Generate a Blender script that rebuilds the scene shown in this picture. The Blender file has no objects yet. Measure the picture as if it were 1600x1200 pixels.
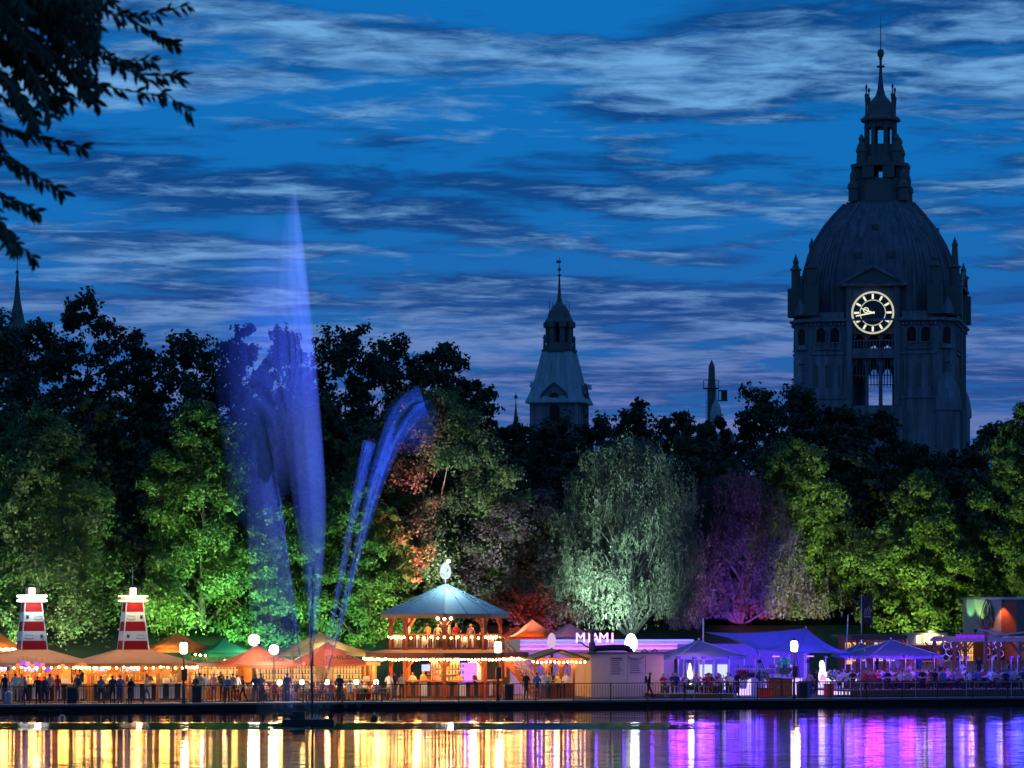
import bpy, bmesh, math, random
import numpy as np
from mathutils import Vector, Matrix, Euler

R = math.radians
scene = bpy.context.scene
COL = scene.collection

# ------------------------------------------------------------------ camera
F = 5750.0                     # focal length in photo pixels (1600 px wide)
CAMZ = 6.25                    # metres above the lake
HOR = 960.0                    # photo row of the horizon
cam_data = bpy.data.cameras.new('camera')
cam_data.sensor_width = 36.0
cam_data.lens = 36.0 * F / 1600.0
cam_data.shift_y = (HOR - 600.0) / 1600.0
cam_data.clip_start = 0.5
cam_data.clip_end = 12000
cam_data.dof.use_dof = True
cam_data.dof.focus_distance = 235
cam_data.dof.aperture_fstop = 13
camera = bpy.data.objects.new('camera', cam_data)
COL.objects.link(camera)
camera.location = (0, 0, CAMZ)
camera.rotation_euler = (R(90), 0, 0)
scene.camera = camera

# ------------------------------------------------------------------ world: blue hour sky with streaky cloud
world = bpy.data.worlds.new('World')
scene.world = world
world.use_nodes = True
nt = world.node_tree
nt.nodes.clear()
def wn(t, **kw):
    n = nt.nodes.new(t)
    for k, v in kw.items():
        setattr(n, k, v)
    return n
def wmath(op, a, b=None, clamp=False):
    n = wn('ShaderNodeMath', operation=op); n.use_clamp = clamp
    for i, v in enumerate((a, b)):
        if v is None: continue
        if isinstance(v, (int, float)): n.inputs[i].default_value = v
        else: nt.links.new(v, n.inputs[i])
    return n.outputs[0]
def wmix(fac, a, b):
    n = wn('ShaderNodeMix', data_type='RGBA')
    for i, v in ((0, fac), (6, a), (7, b)):
        if isinstance(v, tuple): n.inputs[i].default_value = v + (1,)
        elif isinstance(v, (int, float)): n.inputs[i].default_value = v
        else: nt.links.new(v, n.inputs[i])
    return n.outputs[2]
tc = wn('ShaderNodeTexCoord')
sep = wn('ShaderNodeSeparateXYZ'); nt.links.new(tc.outputs['Generated'], sep.inputs[0])
zz = wmath('ADD', wmath('MAXIMUM', sep.outputs[2], 0.0), 0.045)
px_ = wmath('DIVIDE', sep.outputs[0], zz)
py_ = wmath('DIVIDE', sep.outputs[1], zz)
cmb = wn('ShaderNodeCombineXYZ'); nt.links.new(px_, cmb.inputs[0]); nt.links.new(py_, cmb.inputs[1])
def wnoise(scale, detail, rough, dist, off, sx=1.0, sy=1.0):
    mp = wn('ShaderNodeMapping'); nt.links.new(cmb.outputs[0], mp.inputs[0])
    mp.inputs['Location'].default_value = off
    mp.inputs['Scale'].default_value = (sx, sy, 1)
    mp.inputs['Rotation'].default_value = (0, 0, R(-9))
    n = wn('ShaderNodeTexNoise'); nt.links.new(mp.outputs[0], n.inputs['Vector'])
    n.inputs['Scale'].default_value = scale; n.inputs['Detail'].default_value = detail
    n.inputs['Roughness'].default_value = rough; n.inputs['Distortion'].default_value = dist
    return n.outputs['Fac']
def wstep(v, lo, hi):
    n = wn('ShaderNodeMapRange', interpolation_type='SMOOTHSTEP')
    nt.links.new(v, n.inputs['Value'])
    n.inputs['From Min'].default_value = lo; n.inputs['From Max'].default_value = hi
    return n.outputs['Result']
n_big = wnoise(0.62, 3, 0.5, 0.3, (3.1, 1.7, 0), 0.85, 1.0)
n_mid = wnoise(3.4, 10, 0.60, 0.4, (7.4, 2.2, 4), 0.85, 1.0)
n_fin = wnoise(10.0, 9, 0.62, 0.5, (1.4, 9.2, 8), 0.9, 1.0)
cl = wmath('ADD', wmath('MULTIPLY', n_big, 0.62), wmath('ADD', wmath('MULTIPLY', n_mid, 0.85), wmath('MULTIPLY', n_fin, 0.42)))
belt = wn('ShaderNodeFloatCurve')                  # cloud belts at different heights above the horizon
nt.links.new(wmath('MULTIPLY', sep.outputs[2], 5.0, True), belt.inputs['Value'])
cv = belt.mapping.curves[0]
for x_, y_ in ((0.27, 0.55), (0.40, 0.53), (0.54, 0.47), (0.61, 0.39), (0.67, 0.50), (0.73, 0.61), (0.81, 0.56)):
    cv.points.new(x_, y_)
cv.points[0].location = (0.0, 0.52); cv.points[-1].location = (1.0, 0.52)
belt.mapping.update()
cl = wmath('ADD', cl, wmath('MULTIPLY', wmath('SUBTRACT', belt.outputs[0], 0.5), 1.0))
bright = wstep(cl, 0.91, 1.17)
dark = wstep(wmath('ADD', wmath('MULTIPLY', n_mid, 0.55), wmath('MULTIPLY', wnoise(1.1, 6, 0.6, 0.5, (11, 5, 2), 0.7, 1.0), 0.55)), 0.49, 0.60)
low = wstep(sep.outputs[2], 0.125, 0.050)          # towards the horizon: mauve
sky = wn('ShaderNodeTexSky', sky_type='NISHITA')
sky.sun_disc = False
sky.sun_elevation = R(-1.5)
sky.sun_rotation = R(-28)
sky.air_density = 1.2; sky.dust_density = 0.4; sky.ozone_density = 4.0
base = wmix(dark, (0.004, 0.165, 0.530), (0.002, 0.066, 0.265))
cloudc = wmix(low, (0.165, 0.430, 0.800), (0.130, 0.200, 0.500))
basel = wmix(wmath('MULTIPLY', low, 0.55), base, (0.030, 0.085, 0.330))
col = wmix(bright, basel, cloudc)
mixn = wn('ShaderNodeMix', data_type='RGBA', blend_type='ADD')
mixn.inputs[0].default_value = 0.02
nt.links.new(col, mixn.inputs[6]); nt.links.new(sky.outputs[0], mixn.inputs[7])
bg = wn('ShaderNodeBackground'); bg.inputs['Strength'].default_value = 0.92
nt.links.new(mixn.outputs[2], bg.inputs['Color'])
wo = wn('ShaderNodeOutputWorld'); nt.links.new(bg.outputs[0], wo.inputs[0])

# ------------------------------------------------------------------ exposure and render settings
vs = scene.view_settings
vs.view_transform = 'Standard'; vs.look = 'None'; vs.exposure = 0.0; vs.gamma = 1.0
vs.use_curve_mapping = False
scene.cycles.use_denoising = True
scene.cycles.max_bounces = 5
scene.cycles.diffuse_bounces = 2
scene.cycles.glossy_bounces = 3
scene.cycles.transmission_bounces = 3
scene.cycles.transparent_max_bounces = 6
scene.cycles.sample_clamp_indirect = 4.0
scene.cycles.sample_clamp_direct = 0
scene.cycles.use_light_tree = True
scene.cycles.caustics_reflective = False
scene.cycles.caustics_refractive = False

# ------------------------------------------------------------------ places: the bank runs away to the right by 18 degrees
BA = R(18.0); BC, BS = math.cos(BA), math.sin(BA)
D0 = 229.0
DECK = 0.85
WATER = 0.40
def S(px, off=0.0):
    """ground point where photo column px meets the line `off` metres behind the railing"""
    k = (px - 800.0) / F
    s = (k * (D0 + off * BC) + off * BS) / (BC - k * BS)
    return (s * BC - off * BS, D0 + s * BS + off * BC)
def bank(s, off):
    return (s * BC - off * BS, D0 + s * BS + off * BC)
def s_of(px, off=0.0):
    k = (px - 800.0) / F
    return (k * (D0 + off * BC) + off * BS) / (BC - k * BS)
def Zp(py, Y):
    return CAMZ + (HOR - py) * Y / F
def mpp(Y):
    return Y / F
def ground_z(off):
    if off < 21: return DECK
    if off < 33: return DECK + (off - 21) / 12.0 * 4.6
    return DECK + 4.6

# ------------------------------------------------------------------ materials
def _new(name):
    m = bpy.data.materials.new(name); m.use_nodes = True
    t = m.node_tree; t.nodes.clear()
    o = t.nodes.new('ShaderNodeOutputMaterial')
    return m, t, o
def mat(name, col, rough=0.6, metal=0.0, var=0.18, scale=3.0, bump=0.0, bscale=None, spec=0.5, coat=0.0, streak=0.0):
    m, t, o = _new(name)
    b = t.nodes.new('ShaderNodeBsdfPrincipled')
    tcn = t.nodes.new('ShaderNodeTexCoord')
    n = t.nodes.new('ShaderNodeTexNoise'); n.inputs['Scale'].default_value = scale
    n.inputs['Detail'].default_value = 6; n.inputs['Roughness'].default_value = 0.65
    t.links.new(tcn.outputs['Object'], n.inputs['Vector'])
    mx = t.nodes.new('ShaderNodeMix'); mx.data_type = 'RGBA'
    c = np.array(col[:3])
    mx.inputs[6].default_value = tuple(c * (1 - var)) + (1,)
    mx.inputs[7].default_value = tuple(np.minimum(c * (1 + var), 1)) + (1,)
    t.links.new(n.outputs['Fac'], mx.inputs[0])
    if streak:      # rain stains running down
        ms_ = t.nodes.new('ShaderNodeMapping'); ms_.inputs['Scale'].default_value = (1.1, 1.1, 0.09)
        t.links.new(tcn.outputs['Object'], ms_.inputs[0])
        n3 = t.nodes.new('ShaderNodeTexNoise'); n3.inputs['Scale'].default_value = 1.0; n3.inputs['Detail'].default_value = 7; n3.inputs['Roughness'].default_value = 0.7
        t.links.new(ms_.outputs[0], n3.inputs['Vector'])
        r3 = t.nodes.new('ShaderNodeMapRange'); t.links.new(n3.outputs['Fac'], r3.inputs['Value'])
        r3.inputs['From Min'].default_value = 0.32; r3.inputs['From Max'].default_value = 0.66
        r3.inputs['To Min'].default_value = 1 - streak; r3.inputs['To Max'].default_value = 1 + streak * 0.6
        m3 = t.nodes.new('ShaderNodeVectorMath'); m3.operation = 'SCALE'
        t.links.new(mx.outputs[2], m3.inputs[0]); t.links.new(r3.outputs[0], m3.inputs['Scale'])
        t.links.new(m3.outputs[0], b.inputs['Base Color'])
    else:
        t.links.new(mx.outputs[2], b.inputs['Base Color'])
    b.inputs['Metallic'].default_value = metal
    b.inputs['Specular IOR Level'].default_value = spec
    b.inputs['Coat Weight'].default_value = coat
    mr = t.nodes.new('ShaderNodeMapRange')
    t.links.new(n.outputs['Fac'], mr.inputs['Value'])
    mr.inputs['To Min'].default_value = max(rough - 0.1, 0.02); mr.inputs['To Max'].default_value = min(rough + 0.1, 1)
    t.links.new(mr.outputs[0], b.inputs['Roughness'])
    if bump:
        n2 = t.nodes.new('ShaderNodeTexNoise'); n2.inputs['Scale'].default_value = bscale or scale * 6
        n2.inputs['Detail'].default_value = 5
        t.links.new(tcn.outputs['Object'], n2.inputs['Vector'])
        bp = t.nodes.new('ShaderNodeBump'); bp.inputs['Strength'].default_value = bump
        bp.inputs['Distance'].default_value = 0.05
        t.links.new(n2.outputs['Fac'], bp.inputs['Height'])
        t.links.new(bp.outputs[0], b.inputs['Normal'])
    t.links.new(b.outputs[0], o.inputs['Surface'])
    return m
def wood(name, col):
    m, t, o = _new(name)
    b = t.nodes.new('ShaderNodeBsdfPrincipled')
    tcn = t.nodes.new('ShaderNodeTexCoord')
    mp = t.nodes.new('ShaderNodeMapping'); mp.inputs['Scale'].default_value = (14, 14, 1.2)
    t.links.new(tcn.outputs['Object'], mp.inputs[0])
    n = t.nodes.new('ShaderNodeTexNoise'); n.inputs['Scale'].default_value = 1.6; n.inputs['Detail'].default_value = 6
    t.links.new(mp.outputs[0], n.inputs['Vector'])
    mx = t.nodes.new('ShaderNodeMix'); mx.data_type = 'RGBA'
    c = np.array(col)
    mx.inputs[6].default_value = tuple(c * 0.62) + (1,); mx.inputs[7].default_value = tuple(np.minimum(c * 1.3, 1)) + (1,)
    t.links.new(n.outputs['Fac'], mx.inputs[0]); t.links.new(mx.outputs[2], b.inputs['Base Color'])
    b.inputs['Roughness'].default_value = 0.62
    t.links.new(b.outputs[0], o.inputs['Surface'])
    return m
def cloth(name, col, trans=0.35, rough=0.8):
    m, t, o = _new(name)
    tcn = t.nodes.new('ShaderNodeTexCoord')
    n = t.nodes.new('ShaderNodeTexNoise'); n.inputs['Scale'].default_value = 1.3; n.inputs['Detail'].default_value = 5
    t.links.new(tcn.outputs['Object'], n.inputs['Vector'])
    mx = t.nodes.new('ShaderNodeMix'); mx.data_type = 'RGBA'
    c = np.array(col)
    mx.inputs[6].default_value = tuple(c * 0.8) + (1,); mx.inputs[7].default_value = tuple(np.minimum(c * 1.12, 1)) + (1,)
    t.links.new(n.outputs['Fac'], mx.inputs[0])
    d = t.nodes.new('ShaderNodeBsdfDiffuse'); tr = t.nodes.new('ShaderNodeBsdfTranslucent')
    t.links.new(mx.outputs[2], d.inputs[0]); t.links.new(mx.outputs[2], tr.inputs[0])
    ms = t.nodes.new('ShaderNodeMixShader'); ms.inputs[0].default_value = trans
    t.links.new(d.outputs[0], ms.inputs[1]); t.links.new(tr.outputs[0], ms.inputs[2])
    t.links.new(ms.outputs[0], o.inputs['Surface'])
    return m
def leaf_mat(name, c0, c1, trans=0.3):
    m, t, o = _new(name)
    g = t.nodes.new('ShaderNodeNewGeometry')
    mx = t.nodes.new('ShaderNodeMix'); mx.data_type = 'RGBA'
    mx.inputs[6].default_value = tuple(c0) + (1,); mx.inputs[7].default_value = tuple(c1) + (1,)
    t.links.new(g.outputs['Random Per Island'], mx.inputs[0])
    d = t.nodes.new('ShaderNodeBsdfPrincipled'); d.inputs['Roughness'].default_value = 0.55
    d.inputs['Specular IOR Level'].default_value = 0.25
    tr = t.nodes.new('ShaderNodeBsdfTranslucent')
    t.links.new(mx.outputs[2], d.inputs['Base Color']); t.links.new(mx.outputs[2], tr.inputs[0])
    ms = t.nodes.new('ShaderNodeMixShader'); ms.inputs[0].default_value = trans
    t.links.new(d.outputs[0], ms.inputs[1]); t.links.new(tr.outputs[0], ms.inputs[2])
    t.links.new(ms.outputs[0], o.inputs['Surface'])
    return m
def emit(name, col, strength):
    m, t, o = _new(name)
    e = t.nodes.new('ShaderNodeEmission'); e.inputs[0].default_value = tuple(col) + (1,); e.inputs[1].default_value = strength
    t.links.new(e.outputs[0], o.inputs['Surface'])
    return m

WARM = (1.0, 0.55, 0.18)
M = {}
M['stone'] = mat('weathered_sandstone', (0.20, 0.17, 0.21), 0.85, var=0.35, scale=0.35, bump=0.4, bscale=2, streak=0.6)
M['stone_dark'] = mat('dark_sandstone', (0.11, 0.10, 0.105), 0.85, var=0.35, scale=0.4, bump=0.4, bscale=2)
M['copper'] = mat('dome_sheet_metal', (0.13, 0.11, 0.145), 0.75, var=0.3, scale=0.25, streak=0.55)
M['roofmetal'] = mat('pale_sheet_roof', (0.32, 0.34, 0.40), 0.6, var=0.25, scale=0.5, streak=0.3)
M['void'] = mat('unlit_opening', (0.012, 0.012, 0.014), 0.9)
M['iron'] = mat('dark_painted_iron', (0.025, 0.025, 0.028), 0.45, 0.3)
M['steel'] = mat('galvanised_steel', (0.45, 0.46, 0.48), 0.35, 0.8)
M['concrete'] = mat('quay_concrete', (0.16, 0.155, 0.15), 0.85, var=0.3, scale=0.8, bump=0.3)
M['wallstone'] = mat('dark_quay_stone', (0.022, 0.022, 0.024), 0.9, var=0.4, scale=1.2, bump=0.5, spec=0.08)
M['paving'] = mat('promenade_paving', (0.17, 0.16, 0.15), 0.8, var=0.25, scale=0.7, bump=0.2)
M['grass'] = mat('park_grass', (0.035, 0.07, 0.018), 0.9, var=0.45, scale=0.6, bump=0.8, bscale=14)
M['bark'] = mat('tree_bark', (0.10, 0.08, 0.06), 0.9, var=0.4, scale=3, bump=0.8)
M['birchbark'] = mat('pale_bark', (0.085, 0.082, 0.08), 0.85, var=0.5, scale=4, bump=0.5)
M['leaf_a'] = leaf_mat('maple_leaves', (0.055, 0.095, 0.022), (0.11, 0.16, 0.04))
M['leaf_b'] = leaf_mat('lime_leaves', (0.05, 0.085, 0.028), (0.095, 0.13, 0.045))
M['leaf_w'] = leaf_mat('weeping_leaves', (0.085, 0.105, 0.065), (0.15, 0.17, 0.11))
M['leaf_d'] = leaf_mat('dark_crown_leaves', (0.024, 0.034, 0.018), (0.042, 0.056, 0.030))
M['leaf_p'] = leaf_mat('bronze_leaves', (0.05, 0.042, 0.04), (0.09, 0.07, 0.065))
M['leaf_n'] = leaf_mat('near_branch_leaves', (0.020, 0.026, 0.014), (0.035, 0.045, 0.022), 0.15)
M['white'] = mat('white_paint', (0.74, 0.73, 0.70), 0.5, var=0.06)
M['red'] = mat('red_paint', (0.33, 0.008, 0.012), 0.6, var=0.12, spec=0.15)
M['orangewood'] = wood('oiled_pine', (0.52, 0.23, 0.07))
M['redwood'] = wood('red_stained_wood', (0.33, 0.085, 0.035))
M['darkwood'] = wood('dark_stained_wood', (0.10, 0.055, 0.03))
M['palewood'] = wood('pale_boards', (0.50, 0.38, 0.24))
M['black'] = mat('black_lacquer', (0.02, 0.02, 0.024), 0.4)
M['roofgrey'] = mat('tar_paper_roof', (0.12, 0.12, 0.12), 0.8, var=0.3)
M['bluemetal'] = mat('blue_grey_sheet_roof', (0.18, 0.27, 0.33), 0.7, 0.0, var=0.2)
M['cream'] = cloth('cream_canvas', (0.66, 0.56, 0.40), 0.45)
M['salmon'] = cloth('salmon_canvas', (0.72, 0.22, 0.14), 0.55)
M['orange_c'] = cloth('orange_canvas', (0.72, 0.28, 0.07), 0.55)
M['green_c'] = cloth('green_canvas', (0.02, 0.22, 0.11), 0.3)
M['olive_c'] = cloth('olive_canvas', (0.52, 0.48, 0.24), 0.55)
M['grey_blue_c'] = cloth('grey_canvas_blue_lit', (0.26, 0.28, 0.55), 0.5)  # grey cloth coloured blue, the terrace wash light mixed in
M['white_blue_c'] = cloth('white_canvas_blue_lit', (0.24, 0.27, 0.60), 0.45)  # white tent cloth with its blue lighting put into the colour
M['rooftent'] = cloth('kiosk_roof_canvas', (0.66, 0.54, 0.36), 0.55)
M['panelgrey'] = mat('container_sheet', (0.50, 0.43, 0.34), 0.6, var=0.1)
M['panelwarm'] = mat('container_warm_lit_sheet', (0.60, 0.47, 0.26), 0.6, var=0.1)  # orange light on the container's left side put into the colour; slats share it
M['print'] = mat('dark_print', (0.05, 0.045, 0.045), 0.7)
M['greenroof'] = mat('mossy_green_roof', (0.14, 0.20, 0.08), 0.8, var=0.4, scale=2)
M['glassw'] = mat('bottle_glass', (0.10, 0.22, 0.10), 0.12, 0.0)
M['glassb'] = mat('amber_bottle_glass', (0.35, 0.13, 0.03), 0.12, 0.0)
M['glassc'] = mat('clear_bottle_glass', (0.55, 0.6, 0.62), 0.1, 0.0)
M['plastic_white'] = mat('white_plastic', (0.72, 0.72, 0.74), 0.4, var=0.05)
M['redbox'] = mat('red_plastic', (0.55, 0.03, 0.03), 0.4)
M['bluebox'] = mat('blue_plastic', (0.03, 0.06, 0.4), 0.4)
M['rubber'] = mat('black_rubber', (0.015, 0.015, 0.016), 0.6)
M['cushion'] = mat('grey_fabric', (0.22, 0.2, 0.22), 0.9)
M['plant'] = leaf_mat('potted_leaves', (0.04, 0.10, 0.03), (0.08, 0.16, 0.05))
M['petal_r'] = leaf_mat('red_petals', (0.5, 0.02, 0.06), (0.7, 0.06, 0.12))
M['petal_w'] = leaf_mat('white_petals', (0.6, 0.6, 0.6), (0.8, 0.8, 0.78))
M['bulb'] = emit('warm_bulb', (1.0, 0.52, 0.15), 60)
M['bulb_hot'] = emit('hot_lamp_globe', (1.0, 0.86, 0.62), 20)
M['globe'] = emit('street_lamp_globe', (1.0, 0.74, 0.42), 16)
M['tablelamp'] = emit('table_lamp_globe', (1.0, 0.62, 0.26), 22)
M['tube_white'] = emit('cold_light_tube', (0.86, 1.0, 0.93), 5)
M['tube_warm'] = emit('warm_light_tube', (1.0, 0.84, 0.42), 3.2)
M['lantern'] = emit('lantern_glow', (1.0, 0.62, 0.36), 5)
M['strip_warm'] = emit('warm_light_strip', (1.0, 0.60, 0.20), 7)
M['neon_pink'] = emit('pink_neon', (1.0, 0.12, 0.62), 3)
M['neon_violet'] = emit('violet_neon', (0.32, 0.08, 1.0), 4)
M['neon_blue'] = emit('blue_neon', (0.08, 0.10, 1.0), 5)
M['letter_pink'] = emit('lit_letter_pink', (1.0, 0.45, 0.80), 2.2)
M['letter_warm'] = emit('lit_letter_warm', (1.0, 0.86, 0.55), 4)
M['egg_white'] = emit('lit_white_acrylic', (0.90, 0.93, 1.0), 5)
M['egg_pink'] = emit('lit_pink_acrylic', (0.95, 0.62, 0.95), 0.75)
M['egg_sign'] = emit('lit_sign_face', (0.82, 0.94, 0.97), 1.0)
M['bar_white'] = emit('backlit_white_counter', (0.70, 0.52, 1.0), 1.3)
M['clock_mark'] = emit('lit_clock_mark', (1.0, 0.95, 0.66), 1.05)
M['clock_ring'] = emit('lit_clock_ring', (0.80, 0.82, 0.62), 0.75)
M['clock_face'] = mat('clock_glass', (0.012, 0.016, 0.022), 0.25)
M['screen'] = emit('lit_display', (0.55, 0.62, 1.0), 1.3)
M['backlit'] = emit('lit_bottle_shelf', (0.80, 0.72, 1.0), 1.0)
M['backlit_w'] = emit('warm_lit_shelf', (1.0, 0.50, 0.15), 1.1)
M['lilac'] = mat('wall_violet_light_tint', (0.30, 0.22, 0.56), 0.6, var=0.1)  # white wall tinted lilac to carry the violet light
M['figure'] = emit('lit_white_figure', (1.0, 0.92, 1.0), 2.6)
M['glass_pane'] = mat('window_glass', (0.04, 0.05, 0.06), 0.08)

# ------------------------------------------------------------------ mesh helpers
def np_mesh(name, V, Fc):
    V = np.asarray(V, dtype=np.float32); Fc = np.asarray(Fc, dtype=np.int32)
    me = bpy.data.meshes.new(name)
    n, (m, k) = len(V), Fc.shape
    me.vertices.add(n); me.vertices.foreach_set('co', V.ravel())
    me.loops.add(m * k); me.loops.foreach_set('vertex_index', Fc.ravel())
    me.polygons.add(m); me.polygons.foreach_set('loop_start', np.arange(0, m * k, k, dtype=np.int32))
    me.update(calc_edges=True)
    return me
def link(name, me, material, parent=None, loc=(0, 0, 0), rot=(0, 0, 0), scale=None):
    o = bpy.data.objects.new(name, me)
    COL.objects.link(o)
    if material is not None and me is not None and hasattr(me, 'materials') and len(me.materials) == 0:
        for mm in (material if isinstance(material, (list, tuple)) else [material]):
            me.materials.append(mm)
    if parent is not None: o.parent = parent
    o.location = loc; o.rotation_euler = rot
    if scale is not None: o.scale = scale
    return o
def tag(o, label, cat, group=None, kind=None):
    o['label'] = label; o['category'] = cat
    if group: o['group'] = group
    if kind: o['kind'] = kind
    return o
def thing(name, label, cat, loc=(0, 0, 0), rz=0.0, group=None):
    o = bpy.data.objects.new(name, None); COL.objects.link(o)
    o.empty_display_size = 0.3
    o.location = loc; o.rotation_euler = (0, 0, rz)
    return tag(o, label, cat, group)
class MB:
    def __init__(s): s.v = []; s.f = []; s.mi = []; s.cur = 0
    def _add(s, vs, fs):
        b = len(s.v); s.v += [tuple(p) for p in vs]
        for f in fs: s.f.append(tuple(b + i for i in f)); s.mi.append(s.cur)
        return s
    def box(s, c, d, rz=0.0, top=1.0):
        x, y, z = d[0] / 2, d[1] / 2, d[2] / 2; cs, sn = math.cos(rz), math.sin(rz)
        vs = []
        for k, zz_ in ((1.0, -z), (top, z)):
            for a, b in ((-x, -y), (x, -y), (x, y), (-x, y)):
                a, b = a * k, b * k
                vs.append((c[0] + a * cs - b * sn, c[1] + a * sn + b * cs, c[2] + zz_))
        return s._add(vs, [(0, 3, 2, 1), (4, 5, 6, 7), (0, 1, 5, 4), (1, 2, 6, 5), (2, 3, 7, 6), (3, 0, 4, 7)])
    def tube(s, p, q, r0, r1=None, n=8, cap=True):
        r1 = r0 if r1 is None else r1
        p, q = Vector(p), Vector(q); d = (q - p).normalized()
        a = d.orthogonal().normalized(); b = d.cross(a)
        if abs(d.z) > 0.999: a, b = Vector((1, 0, 0)), Vector((0, 1, 0)) * (1 if d.z > 0 else -1)
        vs = []
        for c, r in ((p, r0), (q, r1)):
            for i in range(n):
                t = 2 * math.pi * (i + 0.5) / n
                vs.append(c + a * (r * math.cos(t)) + b * (r * math.sin(t)))
        fs = [(i, (i + 1) % n, n + (i + 1) % n, n + i) for i in range(n)]
        if cap: fs += [tuple(range(n - 1, -1, -1)), tuple(range(n, 2 * n))]
        return s._add(vs, fs)
    def path(s, pts, rs, n=6):
        for i in range(len(pts) - 1):
            r0 = rs[i] if hasattr(rs, '__len__') else rs
            r1 = rs[i + 1] if hasattr(rs, '__len__') else rs
            s.tube(pts[i], pts[i + 1], r0, r1, n)
        return s
    def bar(s, p, q, w, h=None):
        """rectangular bar from p to q, width w (horizontal), depth h"""
        h = h or w
        p, q = Vector(p), Vector(q); d = (q - p).normalized()
        a = d.cross(Vector((0, 0, 1)))
        a = Vector((1, 0, 0)) if a.length < 1e-4 else a.normalized()
        b = a.cross(d).normalized()
        vs = [c + a * (i * w / 2) + b * (j * h / 2) for c in (p, q) for i, j in ((-1, -1), (1, -1), (1, 1), (-1, 1))]
        return s._add(vs, [(0, 3, 2, 1), (4, 5, 6, 7), (0, 1, 5, 4), (1, 2, 6, 5), (2, 3, 7, 6), (3, 0, 4, 7)])
    def lathe(s, prof, n=16, c=(0, 0, 0), ph=0.0, sq=None, cap=True):
        """prof: list of (r, z); n sides, first vertex at angle ph"""
        vs = []
        for r, z in prof:
            for i in range(n):
                t = ph + 2 * math.pi * i / n
                k = r if sq is None else r * sq(t)
                vs.append((c[0] + k * math.cos(t), c[1] + k * math.sin(t), c[2] + z))
        fs = []
        for j in range(len(prof) - 1):
            for i in range(n):
                fs.append((j * n + i, j * n + (i + 1) % n, (j + 1) * n + (i + 1) % n, (j + 1) * n + i))
        if cap:
            fs.append(tuple(range(n - 1, -1, -1))); e = (len(prof) - 1) * n
            fs.append(tuple(range(e, e + n)))
        return s._add(vs, fs)
    def prism(s, pts, axis, a, b, c=(0, 0, 0)):
        """extrude a 2-D outline; axis 'z': pts=(x,y); 'y': pts=(x,z); 'x': pts=(y,z)"""
        n = len(pts); vs = []
        for t in (a, b):
            for u, v in pts:
                p = {'z': (u, v, t), 'y': (u, t, v), 'x': (t, u, v)}[axis]
                vs.append((p[0] + c[0], p[1] + c[1], p[2] + c[2]))
        fs = [(i, (i + 1) % n, n + (i + 1) % n, n + i) for i in range(n)]
        fs += [tuple(range(n - 1, -1, -1)), tuple(range(n, 2 * n))]
        return s._add(vs, fs)
    def sphere(s, c, r, n=10, m=6, sz=1.0):
        prof = [(r * math.sin(math.pi * j / m) if 0 < j < m else 0.002 * r, -r * sz * math.cos(math.pi * j / m)) for j in range(m + 1)]
        return s.lathe(prof, n, c)
    def sheet(s, pts, th):
        """thin slab of a 3/4-corner polygon, thickness th downwards"""
        n = len(pts); vs = [tuple(p) for p in pts] + [(p[0], p[1], p[2] - th) for p in pts]
        fs = [tuple(range(n)), tuple(range(2 * n - 1, n - 1, -1))] + [(i, n + i, n + (i + 1) % n, (i + 1) % n) for i in range(n)]
        return s._add(vs, fs)
    def mesh(s, name):
        me = bpy.data.meshes.new(name); me.from_pydata(s.v, [], s.f)
        if any(s.mi): me.polygons.foreach_set('material_index', s.mi)
        bm = bmesh.new(); bm.from_mesh(me); bmesh.ops.recalc_face_normals(bm, faces=bm.faces); bm.to_mesh(me); bm.free()
        me.update(); return me
    def build(s, name, material, parent=None, loc=(0, 0, 0), rot=(0, 0, 0), smooth=False):
        me = s.mesh(name)
        if smooth: me.polygons.foreach_set('use_smooth', [True] * len(me.polygons))
        return link(name, me, material, parent, loc, rot)
def structure(o):
    o['kind'] = 'structure'; return o
def stuff(o):
    o['kind'] = 'stuff'; return o
_text_cache = {}
def text_mesh(txt, size=1.0, depth=0.02):
    key = (txt, size, depth)
    if key not in _text_cache:
        cu = bpy.data.curves.new('lettering', 'FONT'); cu.body = txt; cu.size = size; cu.extrude = depth
        cu.align_x = 'CENTER'; cu.align_y = 'CENTER'; cu.resolution_u = 3
        o = bpy.data.objects.new('lettering', cu); COL.objects.link(o)
        dg = bpy.context.evaluated_depsgraph_get(); dg.update()
        _text_cache[key] = bpy.data.meshes.new_from_object(o.evaluated_get(dg))
        bpy.data.objects.remove(o); bpy.data.curves.remove(cu)
    return _text_cache[key]
def text(name, txt, size, parent, loc, rot=(R(90), 0, 0), material=None, depth=0.02):
    me = text_mesh(txt, size, depth).copy()
    return link(name, me, material, parent, loc, rot)
def lamp(name, kind, col, power, parent, loc, radius=0.1, target=None, cone=60, blend=0.6):
    d = bpy.data.lights.new(name, kind); d.color = col; d.energy = power; d.shadow_soft_size = radius
    o = bpy.data.objects.new(name, d); COL.objects.link(o)
    if parent is not None: o.parent = parent
    o.location = loc
    if kind == 'SPOT':
        d.spot_size = R(cone); d.spot_blend = blend
        o.rotation_euler = (Vector(target) - Vector(loc)).to_track_quat('-Z', 'Y').to_euler()
    return o

# ================================================================== SETTING
def bank_sheet(name, rows, material, s0=-2500, s1=2500, ns=2):
    """rows: list of (off, z)"""
    V = []; Fc = []
    ss = np.linspace(s0, s1, ns)
    for off, z in rows:
        for s in ss:
            x, y = bank(s, off); V.append((x, y, z))
    for j in range(len(rows) - 1):
        for i in range(ns - 1):
            Fc.append((j * ns + i, j * ns + i + 1, (j + 1) * ns + i + 1, (j + 1) * ns + i))
    return structure(link(name, np_mesh(name, V, Fc), material))

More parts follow.
